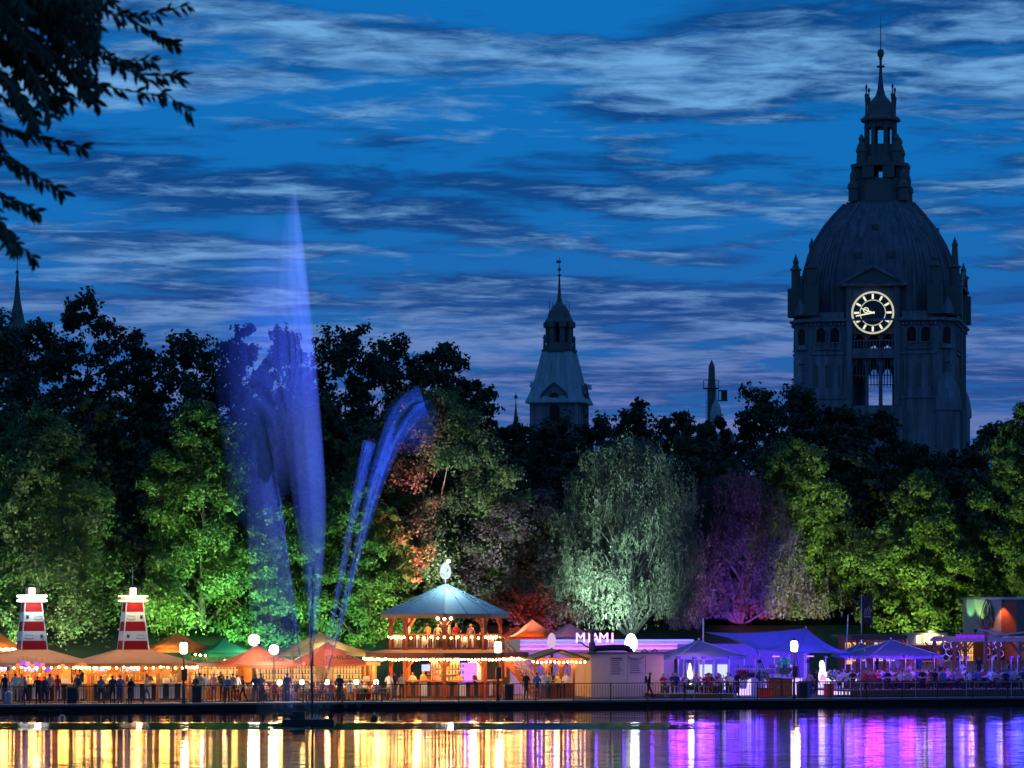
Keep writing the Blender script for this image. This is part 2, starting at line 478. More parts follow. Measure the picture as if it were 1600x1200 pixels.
def water_mat():
    m, t, o = _new('lake_water')
    b = t.nodes.new('ShaderNodeBsdfPrincipled')
    b.inputs['Base Color'].default_value = (0.006, 0.010, 0.016, 1)
    b.inputs['IOR'].default_value = 1.33
    b.inputs['Specular IOR Level'].default_value = 0.5
    g = t.nodes.new('ShaderNodeNewGeometry')
    # bank-aligned coordinates: y' = distance from the railing line
    mp = t.nodes.new('ShaderNodeMapping'); mp.vector_type = 'POINT'
    mp.inputs['Rotation'].default_value = (0, 0, -BA)
    t.links.new(g.outputs['Position'], mp.inputs[0])
    sp = t.nodes.new('ShaderNodeSeparateXYZ'); t.links.new(mp.outputs[0], sp.inputs[0])
    # ruffled belt round the fountain, calm elsewhere
    sx = t.nodes.new('ShaderNodeSeparateXYZ'); t.links.new(g.outputs['Position'], sx.inputs[0])
    def band(sock, c, w):
        d = t.nodes.new('ShaderNodeMath'); d.operation = 'SUBTRACT'; t.links.new(sock, d.inputs[0]); d.inputs[1].default_value = c
        a = t.nodes.new('ShaderNodeMath'); a.operation = 'ABSOLUTE'; t.links.new(d.outputs[0], a.inputs[0])
        r = t.nodes.new('ShaderNodeMapRange'); r.interpolation_type = 'SMOOTHSTEP'
        t.links.new(a.outputs[0], r.inputs['Value'])
        r.inputs['From Min'].default_value = w; r.inputs['From Max'].default_value = w * 0.72
        return r.outputs[0]
    b1 = band(sx.outputs[1], 192.5, 7.0)
    b2 = band(sx.outputs[0], -22.0, 36.0)
    mu = t.nodes.new('ShaderNodeMath'); mu.operation = 'MULTIPLY'; t.links.new(b1, mu.inputs[0]); t.links.new(b2, mu.inputs[1])
    # wavelets lie across the view: facets tip towards or away from the bank, hardly sideways
    def ripple(sx_, sy_, off):
        mq = t.nodes.new('ShaderNodeMapping'); mq.inputs['Scale'].default_value = (sx_, sy_, 1); mq.inputs['Location'].default_value = (off, off, off)
        t.links.new(mp.outputs[0], mq.inputs[0])
        nq = t.nodes.new('ShaderNodeTexNoise'); nq.inputs['Scale'].default_value = 1.0; nq.inputs['Detail'].default_value = 2
        t.links.new(mq.outputs[0], nq.inputs['Vector']); return nq.outputs['Fac']
    def mth(op, u, v):
        q = t.nodes.new('ShaderNodeMath'); q.operation = op
        for i, w in enumerate((u, v)):
            if isinstance(w, (int, float)): q.inputs[i].default_value = w
            else: t.links.new(w, q.inputs[i])
        return q.outputs[0]
    calm = mth('MULTIPLY', mth('SUBTRACT', ripple(0.7, 7.0, 3.0), 0.5), 0.11)
    slow = mth('MULTIPLY', mth('SUBTRACT', ripple(0.05, 0.35, 9.0), 0.5), 0.014)
    side = mth('MULTIPLY', mth('SUBTRACT', ripple(1.5, 4.0, 5.0), 0.5), 0.010)
    rough_ = mth('MULTIPLY', mth('SUBTRACT', mth('MULTIPLY', mth('SUBTRACT', ripple(2.0, 5.0, 1.0), 0.5), 0.20), 0.088), mu.outputs[0])
    ny = mth('ADD', mth('ADD', calm, slow), rough_)
    vx = mth('SUBTRACT', mth('MULTIPLY', side, BC), mth('MULTIPLY', ny, 0.0))
    cx = t.nodes.new('ShaderNodeCombineXYZ'); t.links.new(vx, cx.inputs[0]); t.links.new(ny, cx.inputs[1]); cx.inputs[2].default_value = 1.0
    vn = t.nodes.new('ShaderNodeVectorMath'); vn.operation = 'NORMALIZE'; t.links.new(cx.outputs[0], vn.inputs[0])
    t.links.new(vn.outputs[0], b.inputs['Normal'])
    b.inputs['Roughness'].default_value = 0.05
    t.links.new(b.outputs[0], o.inputs['Surface'])
    return m
M['water'] = water_mat()
x0, y0 = bank(-2500, -0.25); x1, y1 = bank(2500, -0.25)
lake = structure(link('lake', np_mesh('lake', [(-2500, -900, WATER), (2500, -900, WATER), (x1, y1, WATER), (x0, y0, WATER)], [(0, 1, 2, 3)]), M['water']))
bank_sheet('lakebed', [(-300, -3.0), (-0.2, -1.2)], M['wallstone'])
bank_sheet('ground', [(-0.16, -1.2), (-0.15, DECK - 0.02), (21, DECK - 0.004), (27, DECK + 2.3), (33, DECK + 4.6), (60, DECK + 4.62), (6000, DECK + 4.65)], M['grass'], ns=40)
bank_sheet('promenade', [(-0.14, DECK), (20.6, DECK + 0.004)], M['paving'], -300, 300, 30)
# the bank the photograph was taken from
structure(MB().prism([(-80, -1.0), (13.0, -1.0), (11.0, 4.5), (-80, 4.6)], 'x', -200, 200).build('near_bank', M['grass']))

# quay wall with coping stones
qw = thing('quay_wall', 'dark wet quay wall below the promenade railing', 'wall', (*bank(0, 0), 0), BA)
MB().box((0, -0.2, 0.1), (240, 0.08, 1.36)).build('wall_face', M['wallstone'], qw)
cop = MB().box((0, 0, 0), (2.46, 0.42, 0.12)).mesh('coping_stone')
for i in range(-16, 17):
    link('coping_stone', cop, M['concrete'], qw, (i * 2.5, -0.20, DECK - 0.035))
pier = MB().box((0, 0, 0), (0.35, 0.16, 1.3)).mesh('pier')
for px in (85, 300, 520, 760, 1010, 1240, 1470):
    link('pier', pier, M['wallstone'], qw, (s_of(px), -0.31, 0.12))

# landing step by the left kiosks, reaching down to the water
ls = thing('landing_step', 'small dark landing step hanging on the quay wall below the kiosks', 'steps', (*S(78, -0.75), 0), BA)
MB().box((0, 0, 0.52), (1.5, 0.55, 0.08)).build('tread', M['iron'], ls)
for sx_ in (-0.6, 0.6):
    MB().box((sx_, -0.15, 0.16), (0.1, 0.1, 0.95)).build('leg', M['iron'], ls)

# ================================================================== TOWN HALL TOWER
def arch_pts(w, h, n=8):
    """outline of a round-arched opening, width w, total height h, base at 0"""
    r = w / 2
    return [(-r, 0), (r, 0)] + [(r * math.cos(math.pi * i / n), h - r + r * math.sin(math.pi * i / n)) for i in range(n + 1)]
TY = 579.0; TX = (1376 - 800) / F * TY; TB = 4.6
def tz(py): return Zp(py, TY) - TB
th = thing('town_hall_tower', 'great domed town hall tower with lit clock behind the trees', 'tower', (TX, TY, TB), R(-11))
H = 12.5
zc = tz(508)
# four corner masses leave a cross-shaped open belfry between them
for sx_ in (-1, 1):
    for sy_ in (-1, 1):
        pts = [(3.2, 3.2), (H, 3.2), (H, H - 2.6), (H - 2.6, H), (3.2, H)]
        pts = [(a * sx_, b * sy_) for a, b in pts]
        MB().prism(pts, 'z', 0, zc).build('wall', M['stone'], th)
zl = tz(568); zg = tz(553); z2 = tz(531)
for k in range(4):
    a = k * math.pi / 2
    ca, sa = math.cos(a), math.sin(a)
    def W(x, y, z): return (x * ca - y * sa, x * sa + y * ca, z)
    rot = (0, 0, a)
    # sill wall below the belfry, gallery floor, upper wall
    MB().box((0, -H + 0.9, tz(640) / 2), (6.38, 1.2, tz(640))).build('sill_wall', M['stone'], th, rot=rot)
    for x in (-1.07, 1.07):
        MB().lathe([(0.34, tz(640)), (0.30, tz(640) + 0.6), (0.30, zl - 0.5), (0.42, zl)], 8, (x, -H + 0.9, 0)).build('column', M['stone'], th, rot=rot)
    tr = MB()                                   # tracery bars over each light
    for cx in (-2.13, 0, 2.13):
        for dx in (-0.5, 0, 0.5):
            tr.box((cx + dx, -H + 0.9, zl - 1.5), (0.12, 0.2, 3.0))
        tr.box((cx, -H + 0.9, zl - 2.6), (1.9, 0.2, 0.14))
        for s_ in (-1, 1):
            tr.prism([(s_ * 0.97, zl - 1.4), (s_ * 0.97, zl), (0.0, zl), (s_ * 0.45, zl - 0.45)], 'y', -H + 0.75, -H + 1.05, (cx, 0, 0))
    tr.build('tracery', M['stone'], th, rot=rot)
    MB().box((0, -H + 0.7, (zl + zg) / 2), (6.38, 1.8, zg - zl)).build('gallery_floor', M['stone'], th, rot=rot)
    ba = MB()
    for i in range(13): ba.box((-2.9 + i * 0.484, -H + 0.15, zg + 0.6), (0.16, 0.2, 1.1))
    ba.box((0, -H + 0.15, zg + 1.22), (6.3, 0.34, 0.2))
    ba.build('balustrade', M['stone'], th, rot=rot)
    for x in (-1.07, 1.07):
        MB().box((x, -H + 1.0, (zg + z2) / 2), (0.5, 0.8, z2 - zg)).build('column', M['stone'], th, rot=rot)
    for cx in (-2.13, 0, 2.13):
        for s_ in (-1, 1):
            MB().prism([(s_ * 0.9, z2 - 1.1), (s_ * 0.9, z2), (0, z2), (s_ * 0.35, z2 - 0.2), (s_ * 0.72, z2 - 0.6)], 'y', -H + 0.7, -H + 1.3, (cx, 0, 0)).build('arch_spandrel', M['stone'], th, rot=rot)
    MB().box((0, -H + 1.4, (z2 + zc) / 2), (6.38, 2.2, zc - z2)).build('lintel', M['stone'], th, rot=rot)
    # pilasters beside the bay
    for x in (-3.65, 3.65):
        MB().box((x, -H - 0.25, (tz(455) + tz(640)) / 2), (0.85, 0.7, tz(455) - tz(640))).build('pilaster', M['stone'], th, rot=rot)
        MB().box((x, -H - 0.25, tz(640) / 2), (1.7, 1.1, tz(642))).build('buttress', M['stone'], th, rot=rot)
    # clock house rising in front of the dome
    MB().box((0, -H + 1.0, (zc + tz(457)) / 2), (8.0, 2.4, tz(457) - zc - 0.01)).build('clock_house', M['stone'], th, rot=rot)
    MB().box((0, -H + 0.7, tz(456)), (10.4, 3.4, 0.45)).build('cornice', M['stone'], th, rot=rot)
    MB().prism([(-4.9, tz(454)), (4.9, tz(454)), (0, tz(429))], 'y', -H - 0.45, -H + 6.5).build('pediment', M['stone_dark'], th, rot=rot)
    for s_ in (-1, 1):
        MB().bar((s_ * 5.2, -H - 0.6, tz(454.5)), (0, -H - 0.6, tz(427.5)), 0.5, 0.42).build('raking_cornice', M['stone'], th, rot=rot)
    # paired arched windows and balconies either side
    for s_ in (-1, 1):
        for x in (5.9, 8.05):
            cx = s_ * x
            MB().prism(arch_pts(1.34, 2.35), 'y', -H - 0.03, -H + 0.25, (cx, 0, tz(545))).build('window', M['void'], th, rot=rot)
            fr = MB()
            fr.box((cx - 0.83, -H - 0.09, tz(545) + 0.85), (0.26, 0.24, 1.7)); fr.box((cx + 0.83, -H - 0.09, tz(545) + 0.85), (0.26, 0.24, 1.7))
            pr = [(cx + 0.83 * math.cos(math.pi * i / 8), -H - 0.09, tz(545) + 1.7 + 0.83 * math.sin(math.pi * i / 8)) for i in range(9)]
            fr.path(pr, 0.15, 5)
            fr.build('window_surround', M['stone'], th, rot=rot)
            bl = MB()
            for i in range(5): bl.box((cx - 0.7 + i * 0.35, -H - 0.16, tz(553) + 0.45), (0.13, 0.16, 0.8))
            bl.box((cx, -H - 0.16, tz(553) + 0.9), (1.8, 0.26, 0.14)); bl.box((cx, -H - 0.18, tz(553) - 0.05), (1.9, 0.34, 0.22))
            bl.build('balcony', M['stone'], th, rot=rot)
        MB().box((s_ * 6.9, -H - 0.12, tz(560)), (5.6, 0.24, 0.4)).build('string_course', M['stone'], th, rot=rot)
        MB().box((s_ * 6.9, -H - 0.1, tz(628)), (5.4, 0.2, 0.35)).build('string_course', M['stone'], th, rot=rot)
        MB().box((s_ * 7.0, -H + 0.12, tz(502)), (5.0, 0.5, 1.0)).build('parapet', M['stone'], th, rot=rot)
        # tall panel recess outlines on the lower walls
        for x in (4.9, 9.4):
            MB().box((s_ * x, -H - 0.07, (tz(565) + tz(625)) / 2), (0.3, 0.16, tz(565) - tz(625))).build('wall_rib', M['stone'], th, rot=rot)
for k in range(4):
    dn = MB()
    for i in range(34): dn.box((-10.2 + i * 0.618, -H - 0.22, zc - 0.78), (0.3, 0.4, 0.36))
    stuff(dn.build('dentil_row', M['stone'], th, rot=(0, 0, k * math.pi / 2)))
    for s_ in (-1, 1):
        for x, wd in ((5.0, 1.0), (6.95, 1.0), (8.9, 1.0)):
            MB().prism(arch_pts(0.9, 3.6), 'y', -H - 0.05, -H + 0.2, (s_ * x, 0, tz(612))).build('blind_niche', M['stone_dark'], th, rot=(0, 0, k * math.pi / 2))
        for row in range(7):
            MB().box((s_ * 11.0 * 0 + s_ * 9.75, -H - 0.06, tz(640) - row * 2.6 + 0.6), (0.55, 0.22, 0.9)).build('quoin', M['stone'], th, rot=(0, 0, k * math.pi / 2))
def oct_sq(n=8):
    return None
def csq(z, h, ch):  # chamfered square ring
    return [(h, -h + ch), (h, h - ch), (h - ch, h), (-h + ch, h), (-h, h - ch), (-h, -h + ch), (-h + ch, -h), (h - ch, -h)]
def loft(mb, rings):
    n = len(rings[0][1]); b = len(mb.v)
    for z, ring in rings:
        for x, y in ring: mb.v.append((x, y, z))
    for j in range(len(rings) - 1):
        for i in range(n):
            mb.f.append((b + j * n + i, b + j * n + (i + 1) % n, b + (j + 1) * n + (i + 1) % n, b + (j + 1) * n + i)); mb.mi.append(0)
    mb.f.append(tuple(b + (len(rings) - 1) * n + i for i in range(n))); mb.mi.append(0)
    mb.f.append(tuple(b + i for i in range(n - 1, -1, -1))); mb.mi.append(0)
    return mb
loft(MB(), [(zc - 0.6, csq(0, H + 0.1, 2.7)), (zc - 0.3, csq(0, H + 0.7, 2.9)), (zc, csq(0, H + 0.7, 2.9)), (zc + 0.01, csq(0, H + 0.2, 2.7)), (zc + 0.2, csq(0, H + 0.2, 2.7))]).build('main_cornice', M['stone'], th)
# the dome: profile measured from the photograph (half width in photo px, row)
prof = [(118, 507), (119, 480), (118, 455), (114, 430), (107, 404), (97, 380), (84, 358), (70, 340), (54, 322)]
rings = [(tz(y), csq(0, w / 9.93 * 0.985, w / 9.93 * 0.46)) for w, y in prof]
dome = loft(MB(), rings).build('dome', M['copper'], th)
for i in range(8):
    MB().path([(r[1][i][0] * 1.01, r[1][i][1] * 1.01, r[0]) for r in rings], 0.28, 5).build('dome_rib', M['copper'], dome)
seams = MB()
for i in range(8):
    for k in range(1, 9):
        f = k / 9.0
        pts = [((r[1][i][0] * (1 - f) + r[1][(i + 1) % 8][0] * f) * 1.004, (r[1][i][1] * (1 - f) + r[1][(i + 1) % 8][1] * f) * 1.004, r[0]) for r in rings]
        seams.path(pts, 0.07, 4)
stuff(seams.build('sheet_seam', M['copper'], dome))
for i in range(4):
    for (u, row, wpx) in ((0.0, 363, 88), (-2.6, 408, 108), (2.6, 408, 108)):
        MB().box((u, -wpx / 9.93 * 0.985 + 0.05, tz(row)), (0.7, 0.9, 0.9)).build('dome_dormer', M['stone_dark'], dome, rot=(0, 0, i * math.pi / 2))
# corner pinnacles and parapet blocks
for k in range(4):
    for (x, y, top) in ((H - 0.2, -H + 3.0, 382), (H - 3.0, -H + 0.2, 404)):
        pn = MB()
        pn.box((x, y, tz(480)), (2.3, 2.3, tz(458) - tz(502)))
        pn.lathe([(0.75, tz(458)), (0.75, tz(430)), (1.0, tz(429)), (1.0, tz(427)), (0.6, tz(425)), (0.42, tz(top + 16)), (0.52, tz(top + 12)), (0.25, tz(top + 6)), (0.05, tz(top))], 6, (x, y, 0))
        pn.build('pinnacle', M['stone_dark'], th, rot=(0, 0, k * math.pi / 2))
    # chamfer bay with one arched window and a little gable
    c = H - 1.3
    aa = k * math.pi / 2
    d = Vector((math.cos(aa - math.pi / 4), math.sin(aa - math.pi / 4), 0)); p = d * (math.hypot(c, c) + 0.02)
    ra = aa - math.pi / 4 + math.pi / 2
    MB().prism(arch_pts(1.5, 2.6), 'y', -0.03, 0.25, (0, 0, 0)).build('window', M['void'], th, (p.x, p.y, tz(546)), (0, 0, ra))
    MB().box((0, -0.2, 0), (2.6, 0.5, 0.7)).build('balcony', M['stone'], th, (p.x, p.y, tz(550)), (0, 0, ra))
    MB().prism([(-1.7, 0), (1.7, 0), (0, 2.6)], 'y', -0.3, 1.0).build('corner_gable', M['stone'], th, (p.x, p.y, tz(500)), (0, 0, ra))
    # low corner turret with bell-shaped cap
    tp = d * (H * 1.26)
    MB().lathe([(2.1, 0), (2.1, tz(650)), (2.35, tz(649)), (2.35, tz(640)), (2.2, tz(630)), (1.9, tz(615)), (1.2, tz(600)), (0.6, tz(588)), (0.45, tz(576)), (0.75, tz(575)), (0.7, tz(571)), (0.1, tz(562))], 8, (tp.x, tp.y, 0), ph=ra).build('corner_turret', M['stone'], th)
# lantern: three stepped stages, bell roof, spire
c8 = lambda z, h: (z, csq(0, h, h * 0.55))
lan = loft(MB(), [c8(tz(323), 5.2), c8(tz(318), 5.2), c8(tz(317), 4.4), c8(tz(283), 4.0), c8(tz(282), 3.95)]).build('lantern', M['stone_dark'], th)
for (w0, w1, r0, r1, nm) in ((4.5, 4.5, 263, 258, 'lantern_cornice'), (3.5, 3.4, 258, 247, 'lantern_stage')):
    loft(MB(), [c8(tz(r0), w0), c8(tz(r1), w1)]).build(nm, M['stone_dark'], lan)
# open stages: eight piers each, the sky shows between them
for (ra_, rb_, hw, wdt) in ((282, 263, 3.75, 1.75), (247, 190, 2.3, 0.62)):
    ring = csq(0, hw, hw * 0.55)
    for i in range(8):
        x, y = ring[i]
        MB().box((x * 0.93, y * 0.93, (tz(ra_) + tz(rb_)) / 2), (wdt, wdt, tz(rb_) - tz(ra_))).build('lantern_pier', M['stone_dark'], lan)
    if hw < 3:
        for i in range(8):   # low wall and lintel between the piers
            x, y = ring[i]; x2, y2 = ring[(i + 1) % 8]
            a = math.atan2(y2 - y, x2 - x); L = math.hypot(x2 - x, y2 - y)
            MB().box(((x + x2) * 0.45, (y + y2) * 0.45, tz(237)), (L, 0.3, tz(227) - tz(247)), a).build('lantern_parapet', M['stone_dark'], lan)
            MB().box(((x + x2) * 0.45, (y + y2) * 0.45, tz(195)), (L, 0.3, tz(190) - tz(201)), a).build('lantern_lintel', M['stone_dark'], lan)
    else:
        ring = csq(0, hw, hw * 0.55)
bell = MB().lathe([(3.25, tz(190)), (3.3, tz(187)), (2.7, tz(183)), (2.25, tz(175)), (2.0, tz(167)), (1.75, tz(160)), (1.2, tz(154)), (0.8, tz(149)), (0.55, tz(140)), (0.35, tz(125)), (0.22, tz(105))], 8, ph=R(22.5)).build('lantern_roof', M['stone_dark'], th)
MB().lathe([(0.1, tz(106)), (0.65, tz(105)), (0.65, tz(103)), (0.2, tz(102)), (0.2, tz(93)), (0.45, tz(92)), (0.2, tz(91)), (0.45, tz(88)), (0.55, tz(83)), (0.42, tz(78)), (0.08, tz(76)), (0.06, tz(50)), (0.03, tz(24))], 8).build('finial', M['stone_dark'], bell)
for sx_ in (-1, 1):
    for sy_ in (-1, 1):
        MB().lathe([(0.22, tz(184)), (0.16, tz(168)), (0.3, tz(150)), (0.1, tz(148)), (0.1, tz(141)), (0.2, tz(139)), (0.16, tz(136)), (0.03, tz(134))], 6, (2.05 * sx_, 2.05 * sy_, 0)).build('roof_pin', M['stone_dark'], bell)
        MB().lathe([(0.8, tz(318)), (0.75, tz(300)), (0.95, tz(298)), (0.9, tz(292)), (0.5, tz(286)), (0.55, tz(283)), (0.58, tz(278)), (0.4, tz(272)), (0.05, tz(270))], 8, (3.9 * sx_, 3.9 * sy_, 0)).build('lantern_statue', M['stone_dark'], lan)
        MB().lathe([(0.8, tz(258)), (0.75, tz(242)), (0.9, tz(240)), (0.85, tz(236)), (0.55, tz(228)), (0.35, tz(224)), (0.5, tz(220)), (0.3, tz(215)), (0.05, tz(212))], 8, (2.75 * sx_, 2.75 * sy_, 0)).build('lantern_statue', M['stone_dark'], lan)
# clock
ck = MB().lathe([(3.25, 0), (3.25, 0.3), (3.0, 0.32)], 40).build('clock', M['clock_face'], th, (0, -H - 0.22, tz(499)), (R(90), 0, 0))
def ring_mesh(ro, ri, z0, z1, n=40):
    mb = MB()
    for i in range(n):
        a, b = 2 * math.pi * i / n, 2 * math.pi * (i + 1) / n
        mb._add([(r * math.cos(t), r * math.sin(t), z) for z in (z0, z1) for r in (ri, ro) for t in (a, b)], [(4, 5, 7, 6), (2, 3, 7, 6), (0, 1, 5, 4), (0, 1, 3, 2)])
    return mb
ring_mesh(3.3, 3.02, 0.3, 0.44).build('clock_rim', M['clock_ring'], ck)
ring_mesh(2.02, 1.9, 0.33, 0.40).build('inner_ring', M['clock_ring'], ck)
mk = MB().box((0, 2.5, 0.38), (0.30, 0.78, 0.08)).mesh('hour_mark')
for i in range(12):
    link('hour_mark', mk, M['clock_mark'], ck, (0, 0, 0), (0, 0, -i * math.pi / 6))
def hand(deg, L, w, ringed):
    mb = MB().prism([(-w, -0.3), (w, -0.3), (w * 0.6, L), (-w * 0.6, L)], 'z', 0.45, 0.53)
    if ringed:
        for i in range(12):
            a, b = 2 * math.pi * i / 12, 2 * math.pi * (i + 1) / 12
            mb.bar((0.38 * math.cos(a), 1.1 + 0.38 * math.sin(a), 0.5), (0.38 * math.cos(b), 1.1 + 0.38 * math.sin(b), 0.5), 0.14, 0.08)
    mb.build('hour_hand' if ringed else 'minute_hand', M['clock_mark'], ck, (0, 0, 0), (0, 0, -R(deg)))
hand(291, 1.9, 0.10, True); hand(259, 2.65, 0.13, False)

# ================================================================== SMALLER TOWER WITH STEEP ROOF
PY_ = 480.0; PX_ = (874 - 800) / F * PY_; K2 = F / PY_
def qz(py): return Zp(py, PY_) - TB
mt = thing('museum_tower', 'slim tower with steep pale metal roof and small open lantern', 'tower', (PX_, PY_, TB), R(-12))
def sqr(h): return [(h, -h), (h, h), (-h, h), (-h, -h)]
loft(MB(), [(0, sqr(3.15)), (qz(631), sqr(3.15))]).build('wall', M['stone'], mt)
for k in range(4):
    for x in (-2.9, 2.9, -1.4, 1.4):
        MB().box((x, -3.2, qz(660)), (0.42, 0.24, qz(632) - qz(690))).build('pilaster', M['stone'], mt, rot=(0, 0, k * math.pi / 2))
    MB().prism(arch_pts(1.3, 2.2), 'y', -3.22, -3.0, (0, 0, qz(660))).build('window', M['void'], mt, rot=(0, 0, k * math.pi / 2))
    g = MB().prism([(-1.75, qz(632)), (1.75, qz(632)), (1.45, qz(618)), (0.75, qz(609)), (0, qz(602)), (-0.75, qz(609)), (-1.45, qz(618))], 'y', -3.45, -0.6).build('gable', M['stone'], mt, rot=(0, 0, k * math.pi / 2))
    MB().lathe([(0.62, 0), (0.62, 0.12), (0.5, 0.14)], 14).build('round_window', M['void'], g, (0, -3.42, qz(623)), (R(90), 0, 0))
    for s_ in (-1, 1):
        MB().path([(s_ * 1.9, -3.5, qz(631)), (s_ * 1.55, -3.5, qz(617)), (s_ * 0.8, -3.5, qz(608)), (0, -3.5, qz(600.5))], 0.14, 5).build('gable_coping', M['stone_dark'], g)
roof2 = loft(MB(), [(qz(632), sqr(3.75)), (qz(630), sqr(3.8)), (qz(618), sqr(3.35)), (qz(604), sqr(2.95)), (qz(551), sqr(1.95))]).build('roof', M['roofmetal'], mt)
sm = MB()
for k in range(4):
    for f in np.linspace(-0.8, 0.8, 7):
        pts = [(3.8, 630), (3.35, 618), (2.95, 604), (1.95, 551)]
        ca, sa = math.cos(k * math.pi / 2), math.sin(k * math.pi / 2)
        sm.path([((f * h) * ca + h * 1.005 * sa, (f * h) * sa - h * 1.005 * ca, qz(y) + 0.01) for h, y in pts], 0.035, 4)
sm.build('roof_seam', M['roofmetal'], roof2)
for k in range(4):
    MB().prism([(-0.25, 0), (0.25, 0), (0, 0.7)], 'y', -0.4, 0.9).build('roof_corner', M['roofmetal'], roof2, (2.9 if k % 2 else -2.9, -2.9 if k < 2 else 2.9, qz(607)), (0, 0, R(45 if k in (1, 2) else -45)))
la2 = loft(MB(), [(qz(551), csq(0, 2.12, 1.1)), (qz(547), csq(0, 2.2, 1.1)), (qz(546), csq(0, 1.7, 0.9)), (qz(536), csq(0, 1.6, 0.85))]).build('lantern', M['stone_dark'], mt)
for i, (x, y) in enumerate(csq(0, 1.45, 0.78)):
    MB().box((x * 0.93, y * 0.93, (qz(536) + qz(504)) / 2), (0.62, 0.62, qz(504) - qz(536)), math.atan2(y, x)).build('lantern_pier', M['stone_dark'], la2)
    MB().box((x, y, qz(508)), (0.9, 0.9, 0.7), math.atan2(y, x)).build('lantern_lintel', M['stone_dark'], la2)
for sx_ in (-1, 1):
    for sy_ in (-1, 1):
        MB().lathe([(0.2, qz(547)), (0.16, qz(530)), (0.24, qz(529)), (0.1, qz(525)), (0.02, qz(523))], 6, (1.65 * sx_, 1.65 * sy_, 0)).build('lantern_pin', M['stone_dark'], la2)
b2 = MB().lathe([(1.9, qz(505)), (1.95, qz(503)), (1.6, qz(496)), (1.35, qz(487)), (0.9, qz(479)), (0.45, qz(474)), (0.26, qz(466)), (0.17, qz(450)), (0.09, qz(431))], 8, ph=R(22.5)).build('lantern_roof', M['stone_dark'], mt)
MB().lathe([(0.06, qz(432)), (0.28, qz(430)), (0.05, qz(428)), (0.05, qz(424)), (0.18, qz(423)), (0.22, qz(421)), (0.18, qz(419)), (0.05, qz(418)), (0.03, qz(401))], 8).build('finial', M['stone_dark'], b2)
MB().box((-0.1, 0, qz(409)), (0.62, 0.04, 0.36)).build('weather_vane', M['stone_dark'], b2)
for sx_ in (-1, 1):
    for sy_ in (-1, 1):
        MB().tube((1.1 * sx_, 1.1 * sy_, qz(500)), (1.1 * sx_, 1.1 * sy_, qz(470)), 0.06, 0.03, 5).build('roof_pin', M['stone_dark'], b2)

# needle spires
def spire(px, Y, top, ball, base, halfw, label):
    X = (px - 800) / F * Y; k = F / Y
    z = lambda py: Zp(py, Y) - TB
    t = thing('church_spire', label, 'spire', (X, Y, TB))
    MB().box((0, 0, z(base + 8) / 2), (halfw * 2.6 / k, halfw * 2.6 / k, z(base + 8))).build('tower_body', M['stone'], t)
    MB().lathe([(halfw * 1.25 / k, z(base + 8)), (halfw / k, z(base)), (halfw * 0.45 / k, z(base - (base - ball) * 0.45)), (halfw * 0.12 / k, z(ball))], 8).build('spire_roof', M['stone_dark'], t)
    MB().lathe([(0.05, z(ball)), (2.4 / k, z(ball - 0.8)), (3.0 / k, z(ball - 3)), (2.0 / k, z(ball - 5)), (0.6 / k, z(ball - 6)), (0.5 / k, z(top))], 8).build('finial', M['stone_dark'], t)
    return t
spire(27, 700, 398, 428, 500, 11, 'dark needle spire rising over the trees with a ball finial')
spire(806, 520, 612, 623, 655, 3.5, 'tiny thin spire beside the pale roofed tower')

# turret under repair with work platform and hoist cabin
RY = 520.0; RX = (1112 - 800) / F * RY; k3 = F / RY
rz_ = lambda py: Zp(py, RY) - TB
tu = thing('scaffolded_turret', 'dark turret with railed work platform and hanging hoist cabin', 'tower', (RX, RY, TB), 0)
MB().lathe([(0.62, 0), (0.62, rz_(612)), (0.56, rz_(600)), (0.48, rz_(590)), (0.44, rz_(573)), (0.30, rz_(569)), (0.03, rz_(562))], 8).build('shaft', M['stone_dark'], tu)
pf = MB().box((-0.1, 0, rz_(607)), (2.2, 1.8, 0.12))
for x in (-1.15, 0.95):
    for dy in (-0.85, 0.85): pf.box((x, dy, rz_(601)), (0.06, 0.06, 1.1))
    pf.box((x, 0, rz_(595.5)), (0.06, 1.76, 0.06))
for dy in (-0.85, 0.85): pf.box((-0.1, dy, rz_(594)), (2.04, 0.06, 0.06))
pf.build('work_platform', M['iron'], tu)
cb = MB().box((1.55, 0, rz_(626)), (1.35, 1.2, 0.12)).box((1.55, 0, rz_(610.5)), (1.3, 1.2, 0.12)).box((1.75, 0.1, rz_(618)), (0.8, 0.9, 1.2))
for dx in (-0.6, 0.58):
    for dy in (-0.55, 0.55): cb.box((1.55 + dx, dy, rz_(618)), (0.07, 0.07, 1.4))
cb.build('hoist_cabin', M['iron'], tu)
MB().lathe([(0.8, rz_(665)), (0.8, rz_(648)), (0.72, rz_(641)), (0.55, rz_(634)), (0.28, rz_(629)), (0.12, rz_(622)), (0.05, rz_(610))], 10, (0.55, -1.0, 0)).build('metal_cupola', M['roofmetal'], tu)
la3 = MB()
for i in range(9): la3.box((-0.55, -0.6, rz_(630 + i * 5)), (0.5, 0.05, 0.05))
for dx in (-0.82, -0.28): la3.box((dx, -0.6, rz_(655)), (0.06, 0.06, 5.6))
la3.build('ladder', M['iron'], tu)
MB().box((0.7, 0.8, rz_(690) / 2), (5, 3, rz_(668))).build('tower_body', M['stone'], tu)

